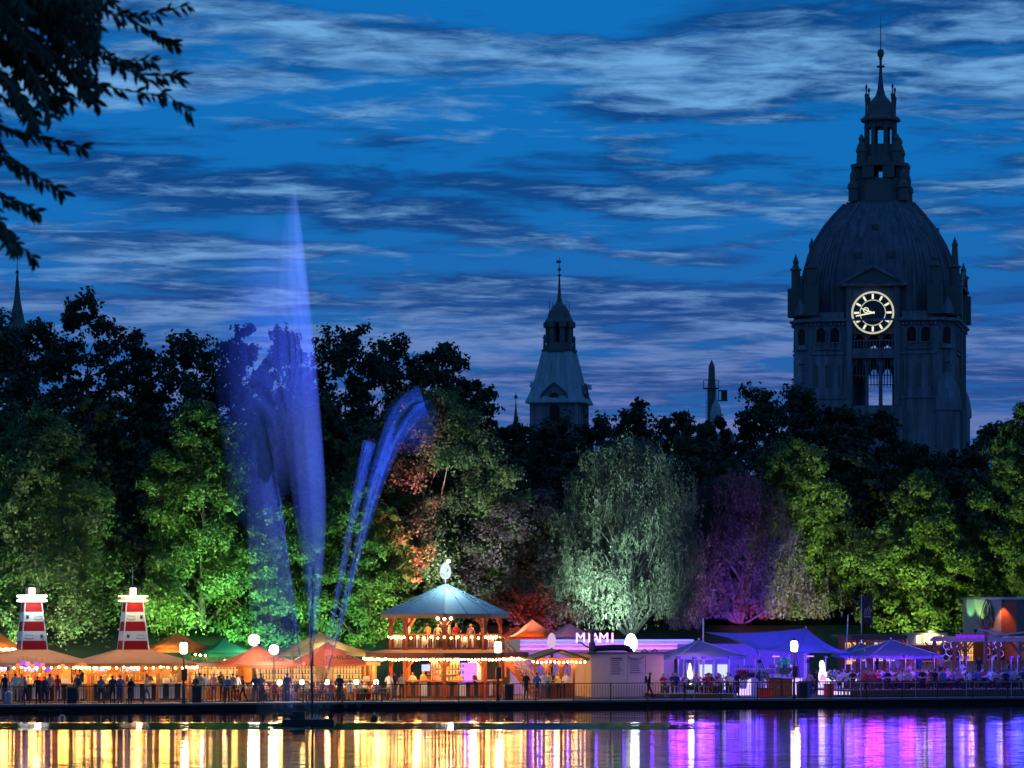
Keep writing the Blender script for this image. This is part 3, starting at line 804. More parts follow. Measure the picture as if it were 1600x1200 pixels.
# ================================================================== TREES
def leaf_quads(C, N, L, Wd, rng):
    """rhombic bent leaves: centres C, normals N"""
    n = len(C)
    A = np.cross(N, rng.normal(size=(n, 3))); A /= np.linalg.norm(A, axis=1, keepdims=True) + 1e-9
    B = np.cross(N, A)
    l = (L * rng.uniform(0.7, 1.25, n))[:, None]; w = (Wd * rng.uniform(0.7, 1.25, n))[:, None]
    V = np.empty((n, 4, 3), np.float32)
    V[:, 0] = C - A * l * 0.5; V[:, 1] = C + B * w * 0.5 + N * w * 0.12
    V[:, 2] = C + A * l * 0.5; V[:, 3] = C - B * w * 0.5 + N * w * 0.12
    Fq = np.arange(n * 4, dtype=np.int32).reshape(n, 4)
    return V.reshape(-1, 3), Fq
def crown_r(t, style):
    if style == 'cone': return np.clip((1 - t) ** 0.62 * np.minimum(1, (t + 0.06) / 0.16), 0, 1)
    if style == 'poplar': return np.clip(np.sin(np.pi * np.clip(t * 0.93 + 0.05, 0, 1)) ** 0.55 * (1 - 0.35 * t), 0, 1)
    return np.clip(np.sin(np.pi * np.clip(t * 0.90 + 0.07, 0, 1)) ** 0.6 * (1.05 - 0.28 * t), 0, 1)
def tree(px, off, top_py, wpx, label, seed, leaf='leaf_a', style='oval', n_b=60, per=170, L=0.235, low=-0.03, bark='bark', group=None, base_off=None, rb_k=1.0, name='broadleaf_tree', spread=1.0):
    rng = np.random.default_rng(seed)
    X, Y = S(px, off); gz = ground_z(off)
    top = Zp(top_py, Y); Ht = top - gz; W = wpx * mpp(Y) / 2
    root = thing(name, label, 'tree', (X, Y, gz), 0, group)
    z0 = Ht * low
    # boughs in rising whorls with golden-angle spacing
    t = (np.arange(n_b) + rng.uniform(0, 1, n_b)) / n_b
    t = t ** 0.92
    ang = np.arange(n_b) * 2.39996 + rng.normal(0, 0.35, n_b)
    rr = crown_r(t, style) * W * rng.uniform(0.45, 1.0, n_b) ** 0.7 * rng.uniform(0.86, 1.1, n_b)
    p1, p2, p3 = rng.uniform(0, 6.28, 3)
    lobe = 1 + 0.26 * np.cos(2 * ang + p1 + 4 * t) + 0.22 * np.cos(3 * ang + p2 - 7 * t) + 0.16 * np.cos(11 * t + p3)
    rr = rr * np.clip(lobe, 0.45, 1.35)
    bz = z0 + (Ht - z0) * t * 0.96 + rng.normal(0, 0.25, n_b)
    BCn = np.stack([np.cos(ang) * rr, np.sin(ang) * rr * spread, bz], 1)
    rb = np.clip(W * 0.33, 0.8, 2.3) * rng.uniform(0.5, 1.3, n_b) * (1.0 - 0.35 * t) * rb_k
    Cs = []; Ns = []
    for c, r in zip(BCn, rb):
        nt_ = 11
        d = rng.normal(size=(nt_, 3)); d[:, 2] = d[:, 2] * 0.75 + 0.15
        out = np.array([c[0], c[1], 0]); out /= np.linalg.norm(out) + 1e-6
        d += out * 0.45; d /= np.linalg.norm(d, axis=1, keepdims=True)
        k = rng.integers(0, nt_, per)
        s = rng.uniform(0.25, 1.1, per)[:, None] * r
        P = c + d[k] * s * np.array([1, 1, 0.8]) + rng.normal(0, 0.13 * r, (per, 3))
        P[:, 2] -= 0.10 * r * rng.uniform(0, 1, per)
        Nn = d[k] * 0.9 + rng.normal(0, 0.42, (per, 3)) + np.array([0, -0.1, 0.3])
        Cs.append(P); Ns.append(Nn)
    C = np.concatenate(Cs); N = np.concatenate(Ns); N /= np.linalg.norm(N, axis=1, keepdims=True)
    V, Fq = leaf_quads(C, N, L, L * 0.72, rng)
    me = np_mesh('crown', V, Fq)
    cr = link('crown', me, M[leaf], root)
    # trunk with limbs to the larger boughs
    tb = MB()
    r0 = max(0.16, Ht * 0.017)
    pts = []; x = y = 0.0
    for i in range(7):
        f = i / 6.0
        pts.append((x, y, -0.15 + (Ht * 0.82) * f)); x += rng.normal(0, 0.16); y += rng.normal(0, 0.16)
    rs = [r0 * (1.25 if i == 0 else 1 - i / 6.6) for i in range(7)]
    tb.path(pts, rs, 8)
    for i in range(0, n_b, max(1, n_b // 16)):
        e = BCn[i]; hz = max(Ht * low * 0.8, e[2] - rr[i] * 0.75)
        f = min(hz / (Ht * 0.82), 0.98) * 6; j = int(f); fr_ = f - j
        p = np.array(pts[j]) * (1 - fr_) + np.array(pts[min(j + 1, 6)]) * fr_
        mid = (p + e) / 2 + np.array([0, 0, 0.25]) + rng.normal(0, 0.15, 3)
        rl = rs[j] * 0.42
        tb.path([tuple(p), tuple(mid), tuple(e)], [rl, rl * 0.7, rl * 0.25], 5)
    tb.build('trunk', M[bark], root)
    return root
def weeping(px, off, top_py, wpx, label, seed, n_str=520, leaf='leaf_w', per=26):
    rng = np.random.default_rng(seed)
    X, Y = S(px, off); gz = ground_z(off)
    Ht = Zp(top_py, Y) - gz; W = wpx * mpp(Y) / 2
    root = thing('weeping_birch', label, 'tree', (X, Y, gz))
    tb = MB()
    pts = [(0, 0, -0.15)]; x = 0.0
    for i in range(1, 7): x += rng.normal(0.05, 0.22); pts.append((x, rng.normal(0, 0.15), Ht * 0.85 * i / 6))
    rs = [0.42, 0.34, 0.28, 0.22, 0.16, 0.1, 0.04]
    tb.path(pts, rs, 8)
    # limbs arch up and out, curtains hang from them
    heads = []
    NL = 58
    for i in range(NL):
        t = 0.14 + 0.84 * ((i + rng.uniform(0, 1)) / NL) ** 1.25
        a = i * 2.39996 + rng.normal(0, 0.3)
        R_ = W * (1.05 - 0.75 * max(0, t - 0.45) / 0.55) * rng.uniform(0.55, 1.0)
        f = t * 0.85 * 6 * 0.8; j = min(int(f), 5)
        p = np.array(pts[j])
        q = np.array([math.cos(a) * R_ * 0.6, math.sin(a) * R_ * 0.6, min(Ht * t + 0.9, Ht * 0.97)])
        e = np.array([math.cos(a) * R_, math.sin(a) * R_, Ht * t + 0.1])
        tb.path([tuple(p), tuple((p + q) / 2 + rng.normal(0, .2, 3)), tuple(q), tuple(e)], [rs[j] * 0.3, 0.05, 0.025, 0.01], 5)
        for b_ in range(3):
            f = rng.uniform(0.25, 1.05)
            heads.append((q + (e - q) * f + rng.normal(0, 0.4, 3) * np.array([1, 1, 0.5]), rng.uniform(1.4, 3.6), rng.uniform(0.35, 0.75)))
    Cs = []; Ns = []
    for i in range(n_str):
        c, ln0, rb = heads[rng.integers(0, len(heads))]
        h = c + rng.normal(0, rb, 3) * np.array([1, 1, 0.55])
        ln = ln0 * rng.uniform(0.5, 1.1)
        s = np.sort(rng.uniform(0, 1, per))
        sway = rng.normal(0, 0.2, 2)
        P = np.stack([h[0] + sway[0] * s + rng.normal(0, 0.08, per), h[1] + sway[1] * s + rng.normal(0, 0.08, per), h[2] - s * ln], 1)
        P = P[P[:, 2] > 0.5]
        Nn = rng.normal(size=(len(P), 3)) * np.array([1, 1, 0.35]) + np.array([0, -0.3, 0.1])
        Cs.append(P); Ns.append(Nn)
    C = np.concatenate(Cs); N = np.concatenate(Ns); N /= np.linalg.norm(N, axis=1, keepdims=True)
    n = len(C)
    A = np.tile(np.array([0, 0, -1.0]), (n, 1)) + rng.normal(0, 0.35, (n, 3)); A -= N * (A * N).sum(1, keepdims=True)
    A /= np.linalg.norm(A, axis=1, keepdims=True); B = np.cross(N, A)
    l = rng.uniform(0.16, 0.3, n)[:, None]; w = rng.uniform(0.07, 0.12, n)[:, None]
    V = np.empty((n, 4, 3), np.float32)
    V[:, 0] = C - A * l / 2; V[:, 1] = C + B * w / 2; V[:, 2] = C + A * l / 2; V[:, 3] = C - B * w / 2
    link('crown', np_mesh('crown', V.reshape(-1, 3), np.arange(n * 4, dtype=np.int32).reshape(n, 4)), M[leaf], root)
    tb.build('trunk', M['birchbark'], root)
    return root

G_ = 'trees on the grass bank behind the stalls'
tree(62, 31, 640, 300, 'broad tree behind the two lighthouse kiosks with grey green lit lower boughs', 11, 'leaf_b', 'cone', 130, 460, group=G_)
tree(315, 33, 625, 235, 'tall tree with bright green lit lower boughs behind the green tent', 12, 'leaf_a', 'cone', 120, 460, group=G_)
tree(428, 30, 790, 190, 'low teal lit tree behind the left fountain jet', 13, 'leaf_a', 'oval', 80, 420, group=G_)
tree(560, 30.5, 760, 190, 'bushy green lit tree between the fountain and the pavilion', 14, 'leaf_a', 'oval', 88, 420, group=G_)
tree(668, 36, 612, 300, 'large tree with red and lilac lit crown above the pavilion', 15, 'leaf_b', 'oval', 140, 460, group=G_)
tree(815, 34, 770, 230, 'dim lilac lit tree right behind the pavilion', 16, 'leaf_p', 'oval', 88, 420, group=G_)
weeping(985, 31, 685, 320, 'pale weeping birch with hanging curtains lit cold white', 17, 3000, per=24)
weeping(1155, 34, 740, 260, 'weeping birch in violet light beside the pale one', 18, 2200, 'leaf_p', per=24)
tree(1245, 37, 690, 185, 'slender olive green lit tree between the violet birch and the flag', 19, 'leaf_a', 'poplar', 100, 430, group=G_)
tree(1440, 32, 735, 190, 'bright yellow green lit tree above the bar with the lit sign', 20, 'leaf_a', 'cone', 100, 430, group=G_)
tree(1612, 32, 628, 190, 'tall bright green lit tree behind the round advertising tower', 21, 'leaf_a', 'poplar', 105, 430, group=G_)
GB = 'dark park trees along the skyline'
back = [(-15, 480, 170, 52), (52, 492, 150, 60), (128, 457, 130, 56), (205, 512, 130, 60), (290, 514, 150, 56), (372, 510, 140, 60), (447, 503, 120, 62), (540, 503, 150, 54),
        (612, 520, 140, 58), (688, 528, 150, 52), (742, 590, 110, 60), (800, 652, 130, 62), (868, 652, 120, 60), (930, 655, 110, 62), (992, 628, 110, 56), (1060, 642, 120, 60),
        (1118, 650, 100, 58), (1188, 604, 120, 54), (1250, 600, 110, 60), (1310, 625, 110, 56), (1368, 640, 110, 60), (1432, 690, 120, 58), (1500, 700, 120, 60), (1556, 655, 110, 62), (1618, 640, 120, 60)]
def back_label(px):
    for lim, w in ((60, 'beside the needle spire'), (160, 'with the highest crown, beside the needle spire tree'), (260, 'behind the broad kiosk tree'), (400, 'behind the bright green lit tree'), (480, 'behind the tallest fountain jet'), (580, 'right behind the fountain jets'),
                   (720, 'behind the large red and lilac tree'), (775, 'sloping down towards the tiny thin spire'), (900, 'before the slim pale roofed tower'), (1030, 'behind the pale weeping birch'), (1140, 'below the scaffolded turret'), (1280, 'before the left flank of the domed tower'),
                   (1400, 'before the clock of the domed tower'), (1530, 'before the right flank of the domed tower')):
        if px < lim: return 'unlit dark skyline tree ' + w
    return 'unlit dark skyline tree behind the tall bright green one'
for i, (px, top, w, off) in enumerate(back):
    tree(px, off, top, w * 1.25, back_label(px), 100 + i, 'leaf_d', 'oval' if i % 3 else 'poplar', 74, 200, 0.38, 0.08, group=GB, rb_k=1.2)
GM = 'dim trees filling the wood behind the lit ones'
for i, (px, top, w) in enumerate([(-10, 640, 240), (150, 620, 220), (250, 640, 200), (400, 640, 220), (500, 620, 200), (600, 640, 200), (750, 690, 200), (840, 720, 200), (920, 700, 190), (1080, 690, 210),
                                  (1200, 700, 180), (1330, 700, 190), (1400, 740, 170), (1520, 730, 180)]):
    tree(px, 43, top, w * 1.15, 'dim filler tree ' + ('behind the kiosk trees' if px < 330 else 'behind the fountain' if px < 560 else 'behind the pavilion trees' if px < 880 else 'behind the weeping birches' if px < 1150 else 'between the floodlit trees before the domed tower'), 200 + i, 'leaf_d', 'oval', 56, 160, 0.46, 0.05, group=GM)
# the wood beyond, one mass
def wood_mass():
    rng = np.random.default_rng(5)
    n = 60000
    px = rng.uniform(-120, 1720, n); off = rng.uniform(68, 84, n)
    P = np.array([S(a, b) for a, b in zip(px, off)])
    topz = np.where(px < 760, 21.0, 16.5) + 1.8 * np.sin(px * 0.031) + 1.2 * np.sin(px * 0.083 + 1)
    z = 5.4 + (topz - 5.4) * rng.uniform(0, 1, n) ** 0.8
    C = np.stack([P[:, 0], P[:, 1], z], 1)
    N = rng.normal(size=(n, 3)); N /= np.linalg.norm(N, axis=1, keepdims=True)
    V, Fq = leaf_quads(C, N, 0.85, 0.6, rng)
    o = link('far_wood', np_mesh('far_wood', V, Fq), M['leaf_d'])
    tag(o, 'dense dark wood behind the park trees', 'wood', kind='stuff')
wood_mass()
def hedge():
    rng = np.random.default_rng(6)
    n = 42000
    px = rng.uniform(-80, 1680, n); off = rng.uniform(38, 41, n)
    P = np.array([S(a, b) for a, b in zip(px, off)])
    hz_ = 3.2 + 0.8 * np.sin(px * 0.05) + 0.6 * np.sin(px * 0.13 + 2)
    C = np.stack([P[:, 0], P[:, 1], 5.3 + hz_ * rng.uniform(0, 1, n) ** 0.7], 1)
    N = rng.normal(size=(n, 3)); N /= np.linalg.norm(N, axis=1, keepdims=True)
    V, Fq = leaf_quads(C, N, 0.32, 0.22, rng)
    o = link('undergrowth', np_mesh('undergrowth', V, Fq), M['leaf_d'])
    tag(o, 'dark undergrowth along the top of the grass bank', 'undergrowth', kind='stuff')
hedge()

# overhanging tree on the near bank
def near_tree():
    rng = np.random.default_rng(9); random.seed(9)
    Y = 12.5
    root = thing('willow_tree', 'dark leafy willow boughs hanging into the top corner close by', 'tree', (-5.2, 12.5, 4.5))
    ox, oy, oz = -5.2, 12.5, 4.5
    def W(px, py, dy=0.0):
        yy = Y + dy
        return np.array([(px - 800) / F * yy - ox, yy - oy, Zp(py, yy) - oz])
    tb = MB().path([(0, 0, -0.2), (0.1, 0, 1.2), (0.25, 0.05, 2.4), (0.6, 0.1, 3.4), (1.4, 0.1, 4.1)], [0.26, 0.22, 0.18, 0.12, 0.06], 8)
    tb.path([(0.25, 0.05, 2.4), (1.4, 0.1, 3.2), (2.6, 0.05, 3.7), (3.25, 0, 3.85)], [0.12, 0.07, 0.035, 0.016], 6)
    twigs = [((-90, -40), (60, 20), (190, 95), (300, 178)), ((-80, 60), (40, 80), (150, 130), (255, 150)), ((-60, -60), (80, -20), (190, 25), (295, 8)),
             ((-60, 10), (60, 60), (170, 90), (240, 95)), ((-70, -30), (80, 40), (200, 110), (285, 118)), ((-80, 130), (-10, 190), (60, 215), (135, 232)),
             ((-80, 180), (-20, 230), (40, 265), (98, 300)), ((-80, 260), (-30, 290), (10, 310), (60, 330)), ((-80, 300), (-30, 340), (10, 365), (52, 402)),
             ((-80, 100), (0, 150), (50, 170), (100, 150)), ((-60, -20), (20, 60), (60, 130), (80, 190)), ((-50, -60), (60, 20), (120, 80), (160, 140)),
             ((-80, 60), (-20, 100), (30, 150), (50, 205)), ((-80, 220), (-30, 280), (0, 340), (20, 390)), ((-60, -60), (120, -30), (220, 40), (275, 70)), ((-60, 30), (30, 20), (90, 50), (130, 110)),
             ((-60, -50), (10, 20), (30, 90), (20, 150)), ((-60, -50), (60, -10), (110, 30), (150, 60)), ((-60, 80), (-20, 150), (0, 230), (30, 260))]
    for i in range(50):
        sx_ = random.uniform(-50, 110); sy_ = random.uniform(-80, 110); L_ = random.uniform(50, 110)
        twigs.append(((sx_ - 40, sy_ - 40), (sx_, sy_), (sx_ + L_ * 0.4, sy_ + L_ * 0.35), (sx_ + L_ * 0.75, sy_ + L_ * 0.9)))
    Cs, As, Ns, Ls = [], [], [], []
    for tw in twigs:
        dy0, dy1 = random.uniform(-0.25, 0.25), random.uniform(-0.4, 0.4)
        P = [W(a, b, dy0 + (dy1 - dy0) * k / 3) for k, (a, b) in enumerate(tw)]
        # smooth the twig
        Q = []
        for k in range(3):
            for f in np.linspace(0, 1, 7, endpoint=False):
                p0 = P[max(k - 1, 0)]; p1 = P[k]; p2 = P[k + 1]; p3 = P[min(k + 2, 3)]
                Q.append(0.5 * ((2 * p1) + (-p0 + p2) * f + (2 * p0 - 5 * p1 + 4 * p2 - p3) * f ** 2 + (-p0 + 3 * p1 - 3 * p2 + p3) * f ** 3))
        Q.append(P[3])
        tb.path([tuple(q) for q in Q], [0.007 - 0.0055 * i / (len(Q) - 1) for i in range(len(Q))], 4)
        for k in range(len(Q) - 1):
            d = Q[k + 1] - Q[k]; d /= np.linalg.norm(d)
            for rep in range(3):
                f = random.random(); side = 1 if rep % 2 else -1
                nrm = rng.normal(0, 0.45, 3) + np.array([0, -1, 0.2]); nrm /= np.linalg.norm(nrm)
                lat = np.cross(nrm, d) * side
                a = d * random.uniform(0.5, 1.1) + lat * random.uniform(0.35, 1.0) + np.array([0, 0, -0.35]) + rng.normal(0, .15, 3)
                a /= np.linalg.norm(a); l = random.uniform(0.034, 0.062)
                Cs.append(Q[k] + (Q[k + 1] - Q[k]) * f + a * l * 0.5); As.append(a); Ns.append(nrm); Ls.append(l)
    C, A, N, l = np.array(Cs), np.array(As), np.array(Ns), np.array(Ls)[:, None]
    N -= A * (A * N).sum(1, keepdims=True); N /= np.linalg.norm(N, axis=1, keepdims=True); B = np.cross(N, A); w = l * 0.30
    n = len(C); V = np.empty((n, 6, 3))
    V[:, 0] = C - A * l / 2; V[:, 1] = C - A * l * 0.12 + B * w / 2 + N * w * .15; V[:, 2] = C + A * l * 0.2 + B * w * 0.4 + N * w * .1
    V[:, 3] = C + A * l / 2 - N * w * 0.2; V[:, 4] = C + A * l * 0.2 - B * w * 0.4 + N * w * .1; V[:, 5] = C - A * l * 0.12 - B * w / 2 + N * w * .15
    link('foliage', np_mesh('foliage', V.reshape(-1, 3), np.arange(n * 6, dtype=np.int32).reshape(n, 6)), M['leaf_n'], root)
    tb.build('trunk', M['bark'], root)
near_tree()

# ================================================================== FLOODLIGHTS THAT LIGHT THE TREES
fl_h = MB().box((0, 0, 0), (0.42, 0.2, 0.34)).box((0, 0.14, 0), (0.3, 0.1, 0.24)).mesh('housing')
fl_s = MB().tube((0, 0, -1.2), (0, 0, 0.1), 0.035, 0.035, 6).box((0, 0, -1.2), (0.4, 0.4, 0.05)).mesh('stand')
def floodlight(px, off, tpx, tpy, toff, col, power, cone, label, up=0.0):
    X, Y = S(px, off); z = ground_z(off) + 1.25 + up
    tx, ty = S(tpx, toff); tz_ = Zp(tpy, ty)
    t = thing('floodlight', label, 'floodlight', (X, Y, z - 1.22), 0, 'coloured floodlights aimed at the trees')
    d = Vector((tx - X, ty - Y, tz_ - z))
    rz = math.atan2(-d.x, d.y); el = math.atan2(d.z, math.hypot(d.x, d.y))
    link('housing', fl_h, M['iron'], t, (0, 0, 1.22), (el, 0, rz + math.pi) if False else (-el, 0, rz + math.pi))
    link('stand', fl_s, M['iron'], t, (0, 0.0, 1.22))
    dn = d.normalized()
    lp = Vector((0, 0, 1.22)) + dn * 0.2
    ln = MB().box((0, 0, 0), (0.36, 0.02, 0.28)).build('lens', emit('lens_glow', col, 6), t, Vector((0, 0, 1.22)) + dn * 0.125, (-el, 0, rz + math.pi))
    lamp('beam', 'SPOT', col, power, t, lp, 0.12, lp + dn, cone, 0.8)
GRN = (0.30, 1.0, 0.30); YGR = (0.72, 1.0, 0.26); CLD = (0.62, 1.0, 0.86); WHT = (1.0, 0.95, 0.74); VIO = (0.42, 0.26, 1.0); RED = (1.0, 0.06, 0.05); LIL = (0.72, 0.66, 1.0); TEA = (0.25, 0.95, 0.72)
for a in [
    (20, 21, 60, 860, 31, WHT, 11000, 100, 'white floodlight at the foot of the broad tree behind the kiosks'),
    (150, 21.5, 150, 800, 31, (0.6, 1.0, 0.5), 5500, 90, 'pale green floodlight between the two lighthouse kiosks'),
    (-30, 22, 10, 840, 31, GRN, 6500, 80, 'green floodlight beyond the cream roofed kiosk'),
    (330, 22, 300, 860, 33, GRN, 17000, 90, 'green floodlight behind the green tent'),
    (270, 22, 290, 780, 33, YGR, 9000, 80, 'yellow green floodlight behind the orange tent'),
    (430, 21, 430, 880, 30, TEA, 12000, 95, 'teal floodlight behind the salmon parasols'),
    (545, 21, 560, 860, 30.5, (0.45, 1.0, 0.35), 11000, 95, 'green floodlight left of the pavilion'),
    (640, 23, 650, 770, 36, (0.8, 1.0, 0.5), 9000, 75, 'pale floodlight behind the pavilion'),
    (706, 22, 616, 700, 34, (1.0, 0.09, 0.24), 110000, 24, 'crimson floodlight aimed at the tall crown over the pavilion'),
    (720, 24, 715, 720, 36, LIL, 26000, 55, 'lilac floodlight right behind the pavilion'),
    (815, 22, 815, 880, 34, (0.55, 0.42, 1.0), 9000, 80, 'dim violet floodlight beside the pavilion stairs'),
    (830, 27, 825, 960, 34, RED, 4200, 80, 'red floodlight on the bank beside the pavilion'),
    (960, 20.6, 960, 830, 31, CLD, 15000, 70, 'cold white floodlight under the pale weeping birch'),
    (940, 21.5, 950, 740, 31, CLD, 26000, 46, 'cold white floodlight aimed at the top of the pale birch'),
    (1130, 22, 1140, 880, 34, (0.24, 0.07, 1.0), 6000, 70, 'violet floodlight under the second weeping birch'),
    (1195, 22, 1190, 900, 34, (0.16, 0.08, 1.0), 15000, 70, 'deep blue floodlight behind the large blue tent'),
    (1090, 23, 1110, 800, 34, (0.8, 0.25, 0.6), 5000, 50, 'pink floodlight between the two weeping birches'),
    (1265, 24, 1245, 820, 37, YGR, 15000, 56, 'yellow green floodlight behind the peak of the blue tent'),
    (1430, 21.5, 1440, 860, 32, YGR, 15000, 100, 'yellow green floodlight on the bank above the lit sign'),
    (1400, 22, 1430, 780, 32, (0.7, 1.0, 0.3), 9000, 70, 'green floodlight beside the dark flag'),
    (1590, 21, 1605, 780, 32, (0.55, 1.0, 0.3), 26000, 90, 'green floodlight behind the round advertising tower'),
    (1180, 27, 1190, 975, 34, RED, 2500, 80, 'red floodlight low under the violet birch'),
]:
    floodlight(*a)

# ================================================================== FOUNTAIN
QK = 1.05
def fountain():
    rng = np.random.default_rng(3)
    Yf = 194.4; k = F / Yf; Xf = (490 - 800) / F * Yf
    root = thing('fountain', 'tall blue lit fountain rising from a dark raft on the lake', 'fountain', (Xf, Yf, 0))
    fx = lambda px: (px - 800) / F * Yf - Xf
    fz = lambda py: Zp(py, Yf)
    rf = MB().box((-0.25, 0, WATER + 0.10), (2.75, 2.2, 0.34)).box((-0.25, 0, WATER + 0.29), (2.6, 2.05, 0.06)).build('raft', M['rubber'], root)
    MB().box((-0.75, -0.3, WATER + 0.53), (0.65, 0.5, 0.42)).build('pump_box', M['black'], rf)
    for x in (-0.2, 0.0, 0.15, 0.3):
        MB().tube((x, 0, WATER + 0.3), (x * 1.2, 0, WATER + 0.55), 0.06, 0.035, 8).build('nozzle', M['steel'], rf)
    m, t, o = _new('water_filament')
    d = t.nodes.new('ShaderNodeBsdfDiffuse'); d.inputs[0].default_value = (0.75, 0.8, 0.85, 1)
    tr = t.nodes.new('ShaderNodeBsdfTranslucent'); tr.inputs[0].default_value = (0.75, 0.8, 0.85, 1)
    ms = t.nodes.new('ShaderNodeMixShader'); ms.inputs[0].default_value = 0.5
    t.links.new(d.outputs[0], ms.inputs[1]); t.links.new(tr.outputs[0], ms.inputs[2])
    tp = t.nodes.new('ShaderNodeBsdfTransparent'); m2 = t.nodes.new('ShaderNodeMixShader'); m2.inputs[0].default_value = 0.05
    t.links.new(tp.outputs[0], m2.inputs[1]); t.links.new(ms.outputs[0], m2.inputs[2])
    t.links.new(m2.outputs[0], o.inputs['Surface'])
    def spray(name, density):
        mm, tt, oo = _new(name)
        v = tt.nodes.new('ShaderNodeVolumePrincipled')
        v.inputs['Color'].default_value = (0.9, 0.93, 0.97, 1); v.inputs['Density'].default_value = density
        v.inputs['Anisotropy'].default_value = 0.0
        tt.links.new(v.outputs[0], oo.inputs['Volume'])
        return mm
    fzv = lambda py: CAMZ + (HOR - py) / k
    def plume(name, rows, density, flat=0.55, dy=0.0, n=20):
        """closed body of fine spray; rows of (photo row, left edge, right edge)"""
        ys = np.array([r[0] for r in rows], float)
        fine = np.linspace(ys[0], ys[-1], 34)
        L_ = np.interp(fine, ys, [r[1] for r in rows]); R_ = np.interp(fine, ys, [r[2] for r in rows])
        ker = np.array([1, 2, 3, 2, 1]) / 9.0
        for A_ in (L_, R_):
            A_[2:-2] = np.convolve(A_, ker, 'valid')
        V = []
        for py, l_, r_ in zip(fine, L_, R_):
            c = (fx(l_) + fx(r_)) / 2; h = max((fx(r_) - fx(l_)) / 2, 0.02)
            for i in range(n):
                a_ = 2 * math.pi * i / n
                V.append((c + h * math.cos(a_), dy + max(h * flat, 0.02) * math.sin(a_), fzv(py)))
        mb = MB(); mb.v = V
        for j in range(len(fine) - 1):
            for i in range(n): mb.f.append((j * n + i, j * n + (i + 1) % n, (j + 1) * n + (i + 1) % n, (j + 1) * n + i)); mb.mi.append(0)
        mb.f.append(tuple(range(n))); mb.mi.append(0); mb.f.append(tuple(range((len(fine) - 1) * n, len(fine) * n))); mb.mi.append(0)
        stuff(mb.build(name, spray(name + '_medium', density), root, smooth=True))
    def blob(name, cx, cy, hx, hy, density, dy=0.0, flat=0.8):
        rows = [(cy - hy * math.cos(q), cx - hx * math.sin(q), cx + hx * math.sin(q)) for q in np.linspace(0.02, math.pi - 0.02, 25)]
        plume(name, rows, density, flat, dy)
    def tube_spray(name, pts, rads, density):
        pts = np.array(pts, float); kk = np.linspace(0, 1, len(pts)); u = np.linspace(0, 1, 30)
        x = np.polyval(np.polyfit(kk, pts[:, 0], 3), u); y = np.polyval(np.polyfit(kk, pts[:, 1], 3), u); r = np.interp(u, np.linspace(0, 1, len(rads)), rads)
        n = 14; V = []
        for i in range(30):
            i0, i1 = max(i - 1, 0), min(i + 1, 29)
            tx, tzz = (x[i1] - x[i0]), -(y[i1] - y[i0]); L_ = math.hypot(tx, tzz); nx, nz = -tzz / L_, tx / L_
            for q in range(n):
                a_ = 2 * math.pi * q / n
                V.append((fx(x[i]) + nx * r[i] * math.cos(a_), r[i] * math.sin(a_), max(fzv(y[i]) + nz * r[i] * math.cos(a_), WATER + 0.36)))
        mb = MB(); mb.v = V
        for j in range(29):
            for i in range(n): mb.f.append((j * n + i, j * n + (i + 1) % n, (j + 1) * n + (i + 1) % n, (j + 1) * n + i)); mb.mi.append(0)
        mb.f.append(tuple(range(n))); mb.mi.append(0); mb.f.append(tuple(range(29 * n, 30 * n))); mb.mi.append(0)
        stuff(mb.build(name, spray(name + '_medium', density), root, smooth=True))
    # main column: dense sharp right-hand side, nested softer bodies drifting left
    plume('water_plume', [(288, 458, 462), (330, 457, 469), (400, 462, 478), (500, 466, 488), (600, 470, 498), (700, 476, 506), (780, 484, 511), (850, 488, 510), (910, 489, 503), (960, 488, 496), (1122, 486, 490)], 0.22)
    plume('water_plume', [(292, 455, 462), (340, 450, 469), (400, 449, 477), (500, 449, 487), (600, 452, 497), (700, 458, 505), (800, 468, 511), (880, 477, 508), (950, 483, 500), (1010, 485, 494)], 0.13)
    plume('water_plume', [(305, 450, 463), (360, 440, 471), (440, 434, 480), (540, 432, 490), (640, 438, 499), (740, 450, 505), (840, 464, 507), (930, 476, 501)], 0.07)
    # left jet with falling veil
    plume('water_plume', [(640, 403, 411), (680, 399, 420), (740, 402, 432), (800, 410, 441), (870, 424, 452), (950, 440, 464), (1030, 456, 475), (1100, 472, 484), (1122, 480, 486)], 0.14)
    plume('water_plume', [(645, 401, 410), (690, 391, 420), (750, 386, 431), (820, 385, 440), (900, 387, 448), (980, 390, 455), (1060, 395, 460), (1116, 400, 466)], 0.075)
    # right jets
    tube_spray('arching_jet', [(493, 1118), (541, 930), (580, 790), (618, 668), (662, 628)], [0.05, 0.12, 0.20, 0.34, 0.30], 0.42)
    tube_spray('arching_jet', [(493, 1118), (541, 930), (580, 790), (618, 668), (662, 628)], [0.08, 0.22, 0.40, 0.7, 0.9], 0.09)
    tube_spray('arching_jet', [(491, 1118), (522, 960), (553, 800), (578, 690)], [0.05, 0.13, 0.25, 0.4], 0.13)
    [blob('spray_mist', 642, 662, 46 * f, 50 * f, 0.012) for f in (1.0, 0.75, 0.5)]
    # blue mist blown to the left
    for f in (1.0, 0.8, 0.62, 0.46, 0.32):
        blob('spray_mist', 436 - 22 * f, 560 + 10 * f, 80 * f, 235 * f, 0.009 + 0.006 * (1 - f), 0.3 * f)
    for f in (1.0, 0.7, 0.45):
        blob('spray_mist', 412 - 12 * f, 700, 52 * f, 140 * f, 0.010, 0.3 * f)
    blob('spray_mist', 480, 1085, 50, 44, 0.03, 0.2)
